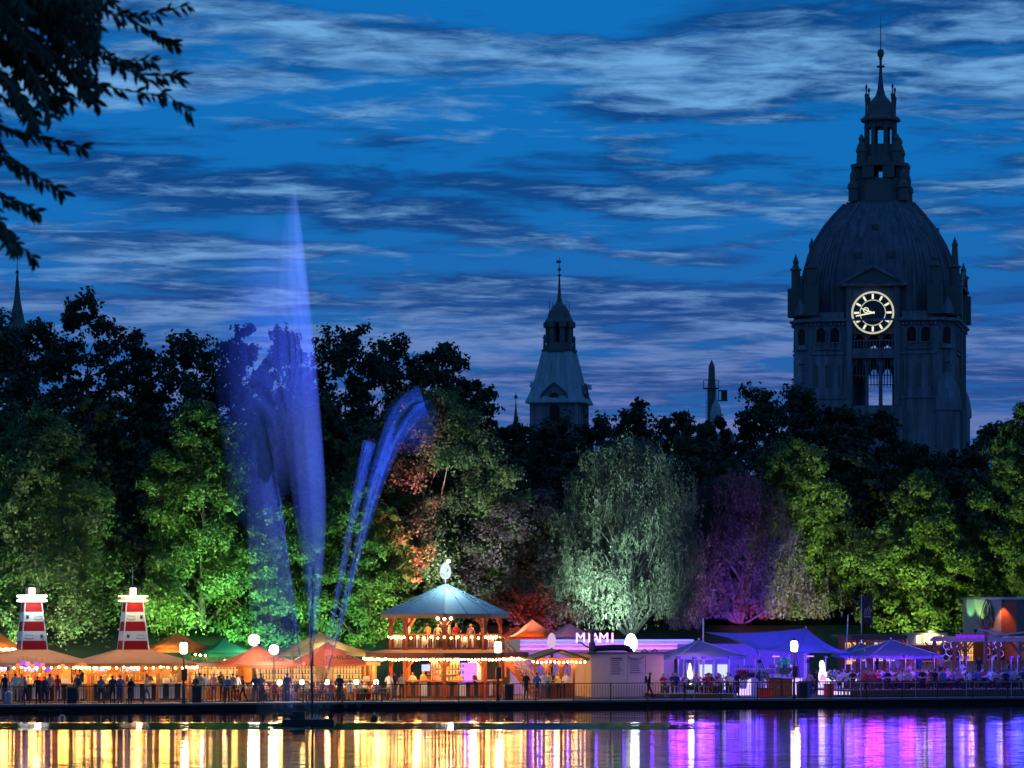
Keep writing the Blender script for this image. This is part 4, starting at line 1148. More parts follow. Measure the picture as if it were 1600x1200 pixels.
    # fine filaments that keep the jets crisp near the nozzles
    def filaments(pts, n, w0, w1, size, ln, pw=1.0):
        u = rng.uniform(0, 1, n) ** pw; pts = np.array(pts, float); kk = np.linspace(0, 1, len(pts)); deg = min(3, len(pts) - 1)
        fxp, fyp = np.polyfit(kk, pts[:, 0], deg), np.polyfit(kk, pts[:, 1], deg)
        x, y = np.polyval(fxp, u), np.polyval(fyp, u); x2, y2 = np.polyval(fxp, u + .01), np.polyval(fyp, u + .01)
        w = w0 + (w1 - w0) * u
        P = np.stack([fx(x) + rng.normal(size=n) * w, rng.normal(size=n) * w, CAMZ + (HOR - y) / k], 1)
        D = np.stack([(x2 - x) / k, np.zeros(n), -(y2 - y) / k], 1); ok = P[:, 2] > WATER + 0.45; P, D = P[ok], D[ok]; n = len(P)
        D /= np.linalg.norm(D, axis=1, keepdims=True)
        A_ = np.cross(D, rng.normal(size=(n, 3))); A_ /= np.linalg.norm(A_, axis=1, keepdims=True) + 1e-9; B_ = np.cross(D, A_)
        s_ = (size * rng.uniform(0.6, 1.3, n))[:, None]; l_ = (ln * rng.uniform(0.5, 1.4, n))[:, None]
        V = np.empty((n, 4, 3), np.float32)
        V[:, 0] = P + D * l_; V[:, 1] = P - D * l_ + A_ * s_; V[:, 2] = P - D * l_ - A_ * s_ * 0.5 + B_ * s_ * 0.87; V[:, 3] = P - D * l_ - A_ * s_ * 0.5 - B_ * s_ * 0.87
        b_ = np.arange(n)[:, None] * 4
        stuff(link('water_jet', np_mesh('water_jet', V.reshape(-1, 3), np.concatenate([b_ + np.array([0, 1, 2]), b_ + np.array([0, 2, 3]), b_ + np.array([0, 3, 1])], 0)), m, root))
    filaments([(488, 1118), (487, 1040), (487, 960), (489, 880)], 900, 0.03, 0.12, 0.016, 0.4)
    filaments([(484, 1118), (455, 930), (436, 790), (408, 642)], 700, 0.03, 0.09, 0.016, 0.36)
    filaments([(493, 1118), (541, 930), (580, 790), (618, 668), (662, 628)], 1300, 0.03, 0.18, 0.016, 0.34)
    filaments([(491, 1118), (522, 960), (553, 800), (578, 690)], 500, 0.03, 0.16, 0.016, 0.34)
    # two small projectors on the raft and a row of strong ones added on the quay wall to light the spray
    BLUE = (0.03, 0.07, 1.0); PALE = (0.16, 0.24, 1.0)
    for (x, px, py, col, pw, cone) in ((-1.1, 455, 960, PALE, 1200, 34), (0.95, 520, 940, PALE, 1600, 34)):
        pr = MB().lathe([(0.09, 0), (0.13, 0.18), (0.13, 0.22)], 10).build('projector', M['iron'], rf, (x, -0.9, WATER + 0.32))
        lp = Vector((x, -0.9, WATER + 0.62)); tg = Vector((fx(px), 0, CAMZ + (HOR - py) / k))
        pr.rotation_euler = (tg - lp).to_track_quat('Z', 'Y').to_euler()
        lamp('projector_beam', 'SPOT', col, pw, root, lp, 0.06, tg, cone, 0.9)
    hm = MB().lathe([(0.10, -0.2), (0.15, 0.05), (0.15, 0.1)], 10).mesh('housing')
    for i, (qpx, px, py, col, pw, cone, l) in enumerate((
            (452, 446, 420, (0.015, 0.05, 1.0), 420000, 24, 'the mist high on the left of the main jet'), (500, 468, 370, (0.26, 0.40, 1.0), 420000, 12, 'the top of the main jet'), (512, 480, 600, (0.22, 0.34, 1.0), 110000, 18, 'the middle of the main jet'),
            (430, 410, 680, (0.03, 0.07, 1.0), 200000, 24, 'the left jet'), (478, 490, 830, (0.22, 0.34, 1.0), 52000, 24, 'the foot of the main jet'), (440, 428, 900, (0.20, 0.30, 1.0), 52000, 28, 'the foot of the left jet'),
            (560, 628, 680, (0.01, 0.08, 1.0), 420000, 18, 'the arching right jet'), (540, 560, 860, (0.03, 0.12, 1.0), 120000, 24, 'the lower right jets'))):
        X, Y = S(qpx, -0.55); q = Vector((X, Y, 0.62))
        tg = Vector((Xf + fx(px), Yf, CAMZ + (HOR - py) / k)); d_ = (tg - q).normalized()
        t_ = thing('projector', 'added blue quay projector aimed at ' + l, 'projector', q, 0, 'added projectors on the quay wall')
        link('housing', hm, M['iron'], t_, (0, 0, 0), d_.to_track_quat('Z', 'Y').to_euler())
        MB().box((0, 0.12, -0.05), (0.08, 0.3, 0.08), BA).build('bracket', M['iron'], t_)
        lamp('projector_beam', 'SPOT', col, pw * QK, t_, d_ * 0.2, 0.08, d_ * 5, cone, 1.0)
fountain()
bX, bY = (585 - 800) / F * 204, 204.0
bo = thing('mooring_buoy', 'small round dark buoy floating beside the fountain raft', 'buoy', (bX, bY, WATER))
MB().sphere((0, 0, 0.1), 0.22).build('float', M['rubber'], bo, smooth=True)
MB().tube((0, 0, 0.28), (0, 0, 0.42), 0.03).build('ring_post', M['steel'], bo)
lX, lY = (97 - 800) / F * 204, 204.0
bo = thing('ring_buoy', 'pale ring buoy floating under the landing step', 'buoy', (lX, lY, WATER))
MB().path([(0.16 * math.cos(a), 0, 0.1 + 0.16 * math.sin(a)) for a in np.linspace(0, 2 * math.pi, 13)], 0.04, 6).build('ring', M['white'], bo)

# ================================================================== RAILING, LAMPS, BINS
post_m = MB().box((0, 0, 0.55), (0.07, 0.07, 1.1)).mesh('post')
bal_m = MB().box((0, 0, 0.52), (0.024, 0.024, 0.86)).mesh('baluster')
def railing(s0, s1, label):
    t = thing('railing', label, 'railing', (*bank(s0, -0.05), DECK), BA, 'railing runs along the promenade edge')
    L = s1 - s0 - 0.08; n = max(1, round(L / 2.35)); pitch = L / n
    for i in range(n):
        MB().box((pitch * (i + 0.5), 0, 1.08), (pitch - 0.074, 0.06, 0.05)).build('top_rail', M['iron'], t)
        MB().box((pitch * (i + 0.5), 0, 0.12), (pitch - 0.074, 0.04, 0.04)).build('bottom_rail', M['iron'], t)
        m_ = round(pitch / 0.172)
        for j in range(1, m_):
            link('baluster', bal_m, M['iron'], t, (pitch * i + pitch * j / m_, 0, 0))
    for i in range(n + 1): link('post', post_m, M['iron'], t, (pitch * i, 0, 0))
LAMPS = (287, 778, 1241)
ends = [s_of(-25)] + [s_of(p) for p in LAMPS] + [s_of(1630)]
for (a, b, l) in zip(ends[:-1], ends[1:], ('dark metal railing in front of the lighthouse kiosks', 'dark metal railing run in front of the pavilion and salmon parasols',
                                           'dark metal railing run before the grey container and white bar', 'dark metal railing run in front of the violet crowd')):
    railing(a, b, l)
def street_lamp(px, label):
    t = thing('street_lamp', label, 'street lamp', (*S(px, 0.35), DECK), BA, 'street lamps along the railing')
    MB().lathe([(0.12, 0), (0.12, 0.25), (0.07, 0.32), (0.06, 1.3), (0.085, 1.32), (0.085, 1.4), (0.055, 1.42), (0.05, 2.9), (0.09, 2.95), (0.11, 3.02)], 8).build('post', M['iron'], t)
    MB().lathe([(0.13, 3.02), (0.21, 3.08), (0.23, 3.42), (0.21, 3.64), (0.13, 3.70)], 12).build('lamp_globe', M['globe'], t, smooth=True)
    MB().lathe([(0.25, 3.70), (0.22, 3.75), (0.06, 3.80), (0.02, 3.88)], 12).build('cap', M['iron'], t)
    MB().box((0.0, -0.12, 1.75), (0.34, 0.12, 0.7)).build('control_box', M['iron'], t)
    lamp('lamp_light', 'POINT', (1.0, 0.66, 0.32), 130, t, (0, -0.5, 3.3), 0.2)
street_lamp(287, 'lit street lamp standing before the orange tent')
street_lamp(778, 'lit street lamp standing beside the pavilion stairs')
street_lamp(1241, 'lit street lamp standing before the large blue tent')
def bin_(px, label):
    t = thing('litter_bin', label, 'litter bin', (*S(px, 0.45), DECK), BA, 'litter bins at the railing')
    MB().box((0, 0, 0.5), (0.55, 0.45, 0.9), top=1.06).build('body', M['black'], t)
    MB().box((0, 0, 1.0), (0.62, 0.52, 0.08)).build('lid', M['black'], t)
bin_(112, 'black litter bin at the railing between the two lighthouse kiosks')
bin_(306, 'black litter bin beside the lamp before the orange tent')
bin_(794, 'black litter bin beside the pavilion street lamp')
bin_(1253, 'black litter bin beside the lamp before the large blue tent')

# ================================================================== COMMON SMALL THINGS
bulb_m = MB().sphere((0, 0, 0), 0.062, 8, 5).mesh('bulb')
bulb_s = MB().sphere((0, 0, 0), 0.045, 6, 4).mesh('bulb')
def string_lights(pts, n, label, group='strings of warm bulbs', power=0, mesh=None, sag=0.06, col=WARM, lights=None):
    """pts world polyline; n bulbs per segment"""
    o0 = Vector(pts[0])
    t = thing('string_lights', label, 'string lights', o0, 0, group)
    wire = MB(); c = 0
    for p, q in zip(pts[:-1], pts[1:]):
        p, q = Vector(p), Vector(q); prev = None
        for i in range(n + 1):
            f = i / n; x = p.lerp(q, f); x.z -= sag * math.sin(math.pi * ((f * 3) % 1.0)) if sag else 0
            if prev is not None: wire.tube(prev - o0, x - o0, 0.012, 0.012, 4, False)
            prev = x
            if i < n: link('bulb', mesh or bulb_m, M['bulb'], t, x - o0 - Vector((0, 0, 0.07)))
        if power:
            nl = lights or max(1, round((q - p).length / 2.2))
            for i in range(nl):
                lamp('bulb_light', 'POINT', col, power, t, p.lerp(q, (i + 0.5) / nl) - o0 - Vector((0, 0, 0.22)), 0.15)
    wire.build('wire', M['black'], t)
    return t
def bottle_mesh():
    return MB().lathe([(0.04, 0), (0.042, 0.19), (0.016, 0.24), (0.016, 0.31)], 7).mesh('bottle')
BOT = {k: bottle_mesh() for k in ('glassw', 'glassb', 'glassc')}
for k in BOT: BOT[k].materials.append(M[k])
def bottles(parent, xs, y, z, seed=0, scale=1.0):
    rr_ = random.Random(seed)
    for x in xs:
        k = rr_.choice(list(BOT)); s = scale * rr_.uniform(0.85, 1.15)
        link('bottle', BOT[k], None, parent, (x, y + rr_.uniform(-.02, .02), z), scale=(s, s, s))
def umbrella(px, off, apex_py, eave_py, half_px, material, label, n=4, ph=None, txt=None, post=None, group=None, rz=BA, pole_mat='steel', sq=1.0, valance=0.18):
    X, Y = S(px, off); m_ = mpp(Y)
    za = Zp(apex_py, Y) - DECK; ze = Zp(eave_py, Y) - DECK; Rr = half_px * m_
    t = thing('parasol', label, 'parasol', (X, Y, DECK), rz, group)
    ph = (math.pi / n) if ph is None else ph
    if n == 4: Rr = half_px * m_ / (math.cos(BA) + math.sin(BA)) * math.sqrt(2) if rz else half_px * m_ * math.sqrt(2)
    cn = [(Rr * math.cos(ph + 2 * math.pi * i / n), Rr * math.sin(ph + 2 * math.pi * i / n) * sq) for i in range(n)]
    for i in range(n):
        a, b = cn[i], cn[(i + 1) % n]
        mb = MB(); NS, NT = 4, 4
        vs = []
        for j in range(NS + 1):
            f = j / NS
            for k2 in range(NT + 1):
                g = k2 / NT
                x = (a[0] * (1 - g) + b[0] * g) * f; y = (a[1] * (1 - g) + b[1] * g) * f
                dip = 0.10 * (za - ze) * math.sin(math.pi * g) * f + 0.10 * (za - ze) * math.sin(math.pi * f)
                vs.append((x, y, za + (ze - za) * f - dip))
        nb = len(vs)
        # valance
        for k2 in range(NT + 1):
            x, y, z = vs[NS * (NT + 1) + k2]; vs.append((x * 1.004, y * 1.004, z - valance))
        fs = [(j * (NT + 1) + k2, j * (NT + 1) + k2 + 1, (j + 1) * (NT + 1) + k2 + 1, (j + 1) * (NT + 1) + k2) for j in range(NS + 1) for k2 in range(NT)]
        mb._add(vs, fs)
        mb.build('canopy_panel', material, t, smooth=False)
        MB().tube((a[0] * 0.04, a[1] * 0.04, za - 0.06), (a[0] * 0.99, a[1] * 0.99, ze - 0.05), 0.018, 0.018, 5).build('rib', M[pole_mat], t)
        MB().tube((0, 0, za - (za - ze) - 0.55), (a[0] * 0.5, a[1] * 0.5, (za + ze) / 2 - 0.08), 0.018, 0.018, 5).build('strut', M[pole_mat], t)
    MB().tube((0, 0, 0.08), (0, 0, za + 0.06), 0.045, 0.035, 8).build('pole', M[pole_mat], t)
    MB().box((0, 0, 0.06), (0.8, 0.8, 0.12)).build('base', M['concrete'], t)
    MB().sphere((0, 0, za + 0.07), 0.07, 8, 5).build('finial', M[pole_mat], t)
    if txt:
        # printed on the valance end of the front panel
        sl = math.atan2(za - ze, Rr * 0.72)
        dd = Rr * math.cos(math.pi / n)
        for s_, xx in ((0, txt[1]),):
            text('printed_lettering', txt[0], txt[2], t, (xx, -dd * 0.80, ze + (za - ze) * 0.20 - 0.02 + 0.05), (sl + 0.02, 0, 0), M['print'], 0.004)
    return t
def tent(px, off, apex_py, eave_py, half_px, depth, material, label, group='pitched market tents', txt=None, legs='orangewood'):
    X, Y = S(px, off); m_ = mpp(Y)
    za = Zp(apex_py, Y) - DECK; ze = Zp(eave_py, Y) - DECK; hx = half_px * m_ / BC * 0.92; hy = depth / 2
    t = thing('market_tent', label, 'tent', (X, Y, DECK), BA, group)
    cn = [(-hx, -hy), (hx, -hy), (hx, hy), (-hx, hy)]
    for i in range(4):
        a, b = cn[i], cn[(i + 1) % 4]
        NS, NT = 5, 4; vs = []
        for j in range(NS + 1):
            f = j / NS
            for k2 in range(NT + 1):
                g = k2 / NT
                vs.append(((a[0] * (1 - g) + b[0] * g) * f, (a[1] * (1 - g) + b[1] * g) * f, za + (ze - za) * f - 0.16 * (za - ze) * math.sin(math.pi * f)))
        for k2 in range(NT + 1):
            x, y, z = vs[NS * (NT + 1) + k2]; vs.append((x * 1.003, y * 1.003, z - 0.28))
        fs = [(j * (NT + 1) + k2, j * (NT + 1) + k2 + 1, (j + 1) * (NT + 1) + k2 + 1, (j + 1) * (NT + 1) + k2) for j in range(NS + 1) for k2 in range(NT)]
        MB()._add(vs, fs).build('canopy_panel', material, t)
        MB().box((a[0] * 0.96, a[1] * 0.96, ze / 2), (0.1, 0.1, ze)).build('leg', M[legs], t)
        MB().bar((a[0] * 0.96, a[1] * 0.96, ze - 0.05), (b[0] * 0.96, b[1] * 0.96, ze - 0.05), 0.08, 0.1).build('eave_beam', M[legs], t)
    return t
def braced_post(parent, x, y, z0, z1, w, material, dirs=(-1, 1), ax=0.0, br=0.55):
    mb = MB().box((x, y, (z0 + z1) / 2), (w, w, z1 - z0))
    p = mb.build('post', M[material], parent)
    for d in dirs:
        q = (x + d * br * math.cos(ax), y + d * br * math.sin(ax), z1 - 0.02)
        MB().bar((x + d * w * 0.3 * math.cos(ax), y + d * w * 0.3 * math.sin(ax), z1 - br - 0.05), q, 0.09, 0.09).build('brace', M[material], p)
    return p

# ================================================================== LIGHTHOUSE KIOSKS
def kiosk(px, off, label, hot, sgn, logo):
    X, Y = S(px, off); m_ = mpp(Y); z = lambda py: Zp(py, Y) - DECK
    t = thing('lighthouse_kiosk', label, 'kiosk', (X, Y, DECK), BA, 'bar kiosks topped by striped lighthouses')
    hw, hd = 3.5, 2.7; ze = z(1035); zt = z(1015)
    rw = 0.9
    cn = [(-hw, -hd), (hw, -hd), (hw, hd), (-hw, hd)]; top = [(-rw, -rw), (rw, -rw), (rw, rw), (-rw, rw)]
    for i in range(4):
        a, b, c, d = cn[i], cn[(i + 1) % 4], top[(i + 1) % 4], top[i]
        MB().sheet([(a[0], a[1], ze), (b[0], b[1], ze), (c[0], c[1], zt), (d[0], d[1], zt)], 0.05).build('roof_panel', M['rooftent'], t)
        MB().bar((a[0] * 0.985, a[1] * 0.985, ze - 0.14), (b[0] * 0.985, b[1] * 0.985, ze - 0.14), 0.06, 0.16).build('eave_board', M['orangewood'], t)
    # striped tower: five bands, bevelled square
    zb, zp = z(1016), z(941)
    def bw(f): return 0.86 * (1 - f) + 0.54 * f
    tw = thing_part('tower', t)
    for i in range(5):
        f0, f1 = i / 5, (i + 1) / 5
        mt_ = M['red'] if i % 2 == 0 else M['white']
        loft(MB(), [(zb + (zp - zb) * f0, csq(0, bw(f0), bw(f0) * 0.12)), (zb + (zp - zb) * f1 - 0.004, csq(0, bw(f1), bw(f1) * 0.12))]).build('stripe_band', mt_, tw)
    for sx_ in (-1, 1):
        for sy_ in (-1, 1):
            MB().bar((sx_ * 0.86 * 0.955, sy_ * 0.86 * 0.955, zb), (sx_ * 0.54 * 0.955, sy_ * 0.54 * 0.955, zp), 0.07, 0.07).build('corner_trim', M['white'], tw)
    # small swirl emblems and lettering on the white bands
    for f, s_, in ((0.3, sgn), (0.7, -sgn)):
        zz_ = zb + (zp - zb) * f; yy = -bw(f) - 0.012
        text('printed_lettering', 'Maschsee', 0.13, tw, (s_ * 0.42 * bw(f), yy - 0.05, zz_ + 0.04), (R(90) - 0.14, 0, 0), M['print'], 0.004)
        MB().path([(s_ * 0.42 * bw(f) - 0.3 + 0.6 * i / 6, yy - 0.04, zz_ - 0.12 - 0.06 * math.sin(math.pi * i / 6)) for i in range(7)], 0.016, 4).build('printed_swash', M['print'], tw)
        MB().prism([(-0.11, -0.1), (0.0, -0.15), (0.1, -0.06), (0.05, 0.02), (0.11, 0.12), (0.0, 0.06), (-0.08, 0.13)], 'y', -0.012, 0.0, (-s_ * 0.62 * bw(f), yy - 0.04, zz_)).build('printed_emblem', M['print'], tw)
    # gallery with light tubes, lantern room, cap
    MB().box((0, 0, zp + 0.06), (1.4, 1.4, 0.12)).build('gallery', M['white'], tw)
    tm = M['tube_white'] if hot else M['tube_warm']
    for q, zz_ in enumerate((zp + 0.10, zp + 0.38)):
        for a in range(4):
            ca, sa = math.cos(a * math.pi / 2), math.sin(a * math.pi / 2)
            p = (-0.76 * ca + 0.76 * sa, -0.76 * sa - 0.76 * ca, zz_); q2 = (0.76 * ca + 0.76 * sa, 0.76 * sa - 0.76 * ca, zz_)
            MB().tube(p, q2, 0.075 if hot else 0.05, None, 8).build('light_tube', tm, tw)
    if hot:
        MB().box((0, 0, zp + 0.28), (1.4, 1.4, 0.22)).build('glow_panel', M['tube_white'], tw)
    else:
        MB().box((0, 0, zp + 0.25), (1.3, 1.3, 0.1)).build('gallery_rail', M['white'], tw)
    zl_ = zp + 0.42
    for sx_ in (-0.33, 0.33):
        for sy_ in (-0.33, 0.33): MB().box((sx_, sy_, zl_ + 0.25), (0.05, 0.05, 0.5)).build('lantern_post', M['iron'], tw)
    MB().lathe([(0.2, zl_), (0.2, zl_ + 0.48)], 10).build('lantern_glass', M['lantern'], tw)
    MB().lathe([(0.55, zl_ + 0.5), (0.5, zl_ + 0.56), (0.1, zl_ + 0.66)], 8, ph=R(22.5)).build('lantern_cap', M['iron'], tw)
    lamp('gallery_light', 'POINT', (0.85, 1.0, 0.9) if hot else (1.0, 0.85, 0.5), 170 if hot else 130, t, (0, -1.5, zp + 0.3), 0.2)
    if not hot: MB().tube((0, 0.2, zl_ + 0.6), (0, 0.2, z(886)), 0.03, 0.02, 6).build('antenna', M['steel'], tw)
    # timber posts and bar
    for x in (-3.1, -1.05, 1.05, 3.1):
        for y in (-2.3, 2.3):
            braced_post(t, x, y, 0, ze - 0.22, 0.17, 'orangewood')
    for (yy, x0_, x1_) in ((-1.95, -2.95, 2.95),):
        MB().box((0, yy, 1.10), (6.1, 0.6, 0.08)).build('countertop', M['palewood'], t)
        MB().box((0, yy + 0.12, 0.08), (5.9, 0.3, 0.14)).build('plinth', M['darkwood'], t)
        n = 16
        for i in range(n):
            MB().box((x0_ + 0.18 + i * 0.372, yy + 0.1, 0.6), (0.36, 0.08, 0.9)).build('counter_panel', M['white'] if i % 2 else M['black'], t)
    for i in range(7): MB().box((-2.4 + i * 0.8, 1.7, 1.15), (0.78, 0.08, 2.2)).build('back_wall_board', M['orangewood'] if i % 3 else M['palewood'], t)
    for x in (-1.9, 0.2): MB().box((x, 1.62, 2.02), (1.1, 0.05, 0.42)).build('menu_board', M['screen'], t)
    for k2, zz_ in enumerate((1.25, 1.7)):
        sh = MB().box((0, 1.55, zz_), (4.6, 0.24, 0.04)).build('shelf', M['palewood'], t)
        bottles(sh, np.linspace(-2.2, 2.2, 19), 1.52, zz_ + 0.02, px + k2)
    for x in (-2.2, -0.6, 1.1, 2.3):
        MB().lathe([(0.05, 1.14), (0.05, 1.5), (0.12, 1.55), (0.12, 1.62), (0.03, 1.64)], 8, (x, -1.9, 0)).build('beer_tap', M['steel'], t)
    MB().box((1.7, -1.95, 1.27), (0.4, 0.35, 0.26)).build('till', M['plastic_white'], t)
    MB().box((-1.5, -1.95, 1.22), (0.5, 0.3, 0.16)).build('glass_tray', M['steel'], t)
    for s_ in (-1, 1):
        MB().box((s_ * 2.9, -0.1, 0.55), (0.08, 3.6, 1.0)).build('side_panel', M['darkwood'], t)
    for x in (-1.8, 0, 1.8):
        MB().box((x, -0.6, ze - 0.28), (0.5, 0.12, 0.1)).build('ceiling_light', M['strip_warm'], t)
        lamp('ceiling_glow', 'POINT', (1.0, 0.37, 0.06), 150, t, (x, -0.9, ze - 0.5), 0.35)
    # bulbs along the eaves
    def w_(x, y, zz_): return (X + x * BC - y * BS, Y + x * BS + y * BC, DECK + zz_)
    string_lights([w_(-hw, hd * 0.2, ze - 0.2), w_(-hw, -hd, ze - 0.2), w_(hw, -hd, ze - 0.2), w_(hw, hd * 0.2, ze - 0.2)], 15, 'warm bulb string under the eaves of the kiosk with the %s lit gallery' % ('white' if hot else 'yellow'), power=16, col=(1.0, 0.45, 0.10))
    return t
def thing_part(name, parent, loc=(0, 0, 0)):
    o = bpy.data.objects.new(name, None); COL.objects.link(o); o.parent = parent; o.location = loc
    return o
kiosk(50, 10.2, 'kiosk with red and white lighthouse whose gallery glows white', True, -1, 0)
kiosk(208, 9.8, 'kiosk with red and white lighthouse, yellow lit gallery and antenna', False, 1, 0)

# ================================================================== TENTS AND PARASOLS ON THE LEFT
def tent_light(px, off, z, col, power, name='hanging_lamp', label=None, r=0.2, mat_=None, size=0.12):
    X, Y = S(px, off)
    t = thing('hanging_lamp', label, 'lamp', (X, Y, DECK + z), 0, 'lamps hung under the roofs')
    MB().sphere((0, 0, 0), size, 10, 6).build('lamp_globe', M[mat_ or 'tablelamp'], t, smooth=True)
    MB().tube((0, 0, size * 0.9), (0, 0, size + 0.3), 0.012, 0.012, 5).build('cord', M['black'], t)
    lamp('lamp_light', 'POINT', col, power, t, (0, -0.2, -size - 0.1), r)
tent(-5, 16, 985, 1012, 42, 5, M['orange_c'], 'orange tent glowing behind the white lit lighthouse kiosk')
tent(278, 16, 988, 1012, 52, 5, M['orange_c'], 'orange tent behind the street lamp and the yellow lit kiosk')
tent(350, 13, 997, 1019, 42, 4.5, M['green_c'], 'green pagoda tent beside the salmon parasols')
tent(500, 14.5, 987, 1018, 68, 6, M['olive_c'], 'pale olive tent glowing behind the right salmon parasol')
tent(590, 15, 1008, 1022, 38, 4.5, M['green_c'], 'low green tent roof left of the pavilion')
umbrella(402, 8.5, 1008, 1036, 66, M['salmon'], 'salmon parasol with dark printed name beside the green tent', 4, txt=('CHILO.', 0.5, 0.62), group='salmon parasols')
umbrella(512, 8.5, 1003, 1034, 62, M['salmon'], 'salmon parasol with dark printed name right behind the fountain', 4, txt=('CHILO.', 0.4, 0.62), group='salmon parasols')
def globe_lamp(px, off, py, r, material, power, col, label):
    X, Y = S(px, off); z = Zp(py, Y) - DECK
    t = thing('globe_lamp', label, 'lamp', (X, Y, DECK), 0, 'bright lamps on poles')
    MB().tube((0, 0, 0), (0, 0, z - r), 0.05, 0.04, 8).build('pole', M['iron'], t)
    MB().sphere((0, 0, z), r, 14, 10).build('lamp_globe', M[material], t, smooth=True)
    lamp('lamp_light', 'POINT', col, power, t, (0, -r - 0.35, z), r)
globe_lamp(397, 10.8, 1000, 0.36, 'bulb_hot', 420, (0.9, 1.0, 0.85), 'big white globe lamp behind the left salmon parasol')
globe_lamp(428, 6.2, 1015, 0.30, 'bulb_hot', 520, (1.0, 0.85, 0.6), 'dazzling lamp between the two salmon parasols')
def stall_counter(px, off, w, label, back='backlit_w', col=(1.0, 0.42, 0.10), power=90, h=2.3, wallmat='orangewood', seed=1):
    """open-fronted stall: back wall with lit shelf, counter, side walls, fascia"""
    X, Y = S(px, off)
    t = thing('bar_stall', label, 'stall', (X, Y, DECK), BA, 'open fronted drink stalls')
    MB().box((0, 1.6, h / 2), (w, 0.08, h)).build('back_wall', M[wallmat], t)
    for s_ in (-1, 1): MB().box((s_ * (w / 2 - 0.05), 0.3, h / 2), (0.1, 2.4, h)).build('side_wall', M[wallmat], t)
    MB().box((0, 0.2, h + 0.06), (w + 0.3, 3.2, 0.1)).build('roof', M['roofgrey'], t)
    MB().box((0, -1.35, h - 0.06), (w + 0.2, 0.08, 0.28)).build('fascia', M['palewood'], t)
    MB().box((0, -1.0, 1.08), (w - 0.2, 0.55, 0.07)).build('countertop', M['palewood'], t)
    n = max(2, round(w / 0.42))
    for i in range(n): MB().box((-w / 2 + 0.1 + (w - 0.2) * (i + 0.5) / n, -0.9, 0.53), ((w - 0.2) / n - 0.02, 0.07, 1.02)).build('counter_board', M['redwood'] if i % 2 else M['orangewood'], t)
    MB().box((0, 1.52, 1.55), (w * 0.8, 0.03, 0.9)).build('lit_back_panel', M[back], t)
    for k2, zz_ in enumerate((1.2, 1.55, 1.9)):
        sh = MB().box((0, 1.40, zz_), (w * 0.82, 0.2, 0.03)).build('shelf', M['darkwood'], t)
        bottles(sh, np.linspace(-w * 0.38, w * 0.38, max(4, int(w * 4))), 1.38, zz_ + 0.015, seed + k2)
    MB().box((w * 0.25, -1.0, 1.26), (0.35, 0.3, 0.28)).build('till', M['plastic_white'], t)
    for x in (-w * 0.25, w * 0.25):
        MB().box((x, -0.3, h - 0.05), (0.4, 0.12, 0.08)).build('ceiling_light', M['strip_warm'] if back == 'backlit_w' else M['backlit'], t)
        lamp('ceiling_glow', 'POINT', col, power, t, (x, -0.4, h - 0.25), 0.2)
    return t
stall_counter(338, 11.5, 4.4, 'bar stall with orange lit shelves under the green tent', seed=3)
stall_counter(455, 13, 5.0, 'wide bar stall with pale front behind the salmon parasols', wallmat='white', seed=4, power=70)
stall_counter(548, 12.5, 3.0, 'narrow pale stall beside the pavilion', wallmat='palewood', seed=5)
stall_counter(20, 17, 5.0, 'orange stall at the back beside the white lit lighthouse kiosk', seed=6)
stall_counter(270, 17.5, 3.6, 'lamp lit stall under the orange tent', seed=7, power=110)
for (px, off, z, p, l) in ((-5, 14.5, 2.6, 160, 'lamp under the orange tent beside the white lit kiosk'), (262, 14.0, 2.7, 160, 'lamp under the orange tent near the street lamp'),
                           (352, 11.8, 2.4, 90, 'lamp under the green tent'), (512, 13.0, 2.9, 260, 'lamp under the pale olive tent'), (402, 8.2, 2.35, 60, 'lamp under the left salmon parasol'), (512, 8.2, 2.35, 60, 'lamp under the right salmon parasol')):
    tent_light(px, off, z, (1.0, 0.6, 0.26), p, label=l)
for (p0, p1, off, py, l) in ((305, 400, 11, 1021, 'warm bulb string along the front of the green tent'), (0, 30, 13.5, 1012, 'warm bulb string at the orange tent beside the kiosk')):
    a = S(p0, off); b = S(p1, off)
    string_lights([(*a, Zp(py, a[1])), (*b, Zp(py, b[1]))], 12, l, power=20)

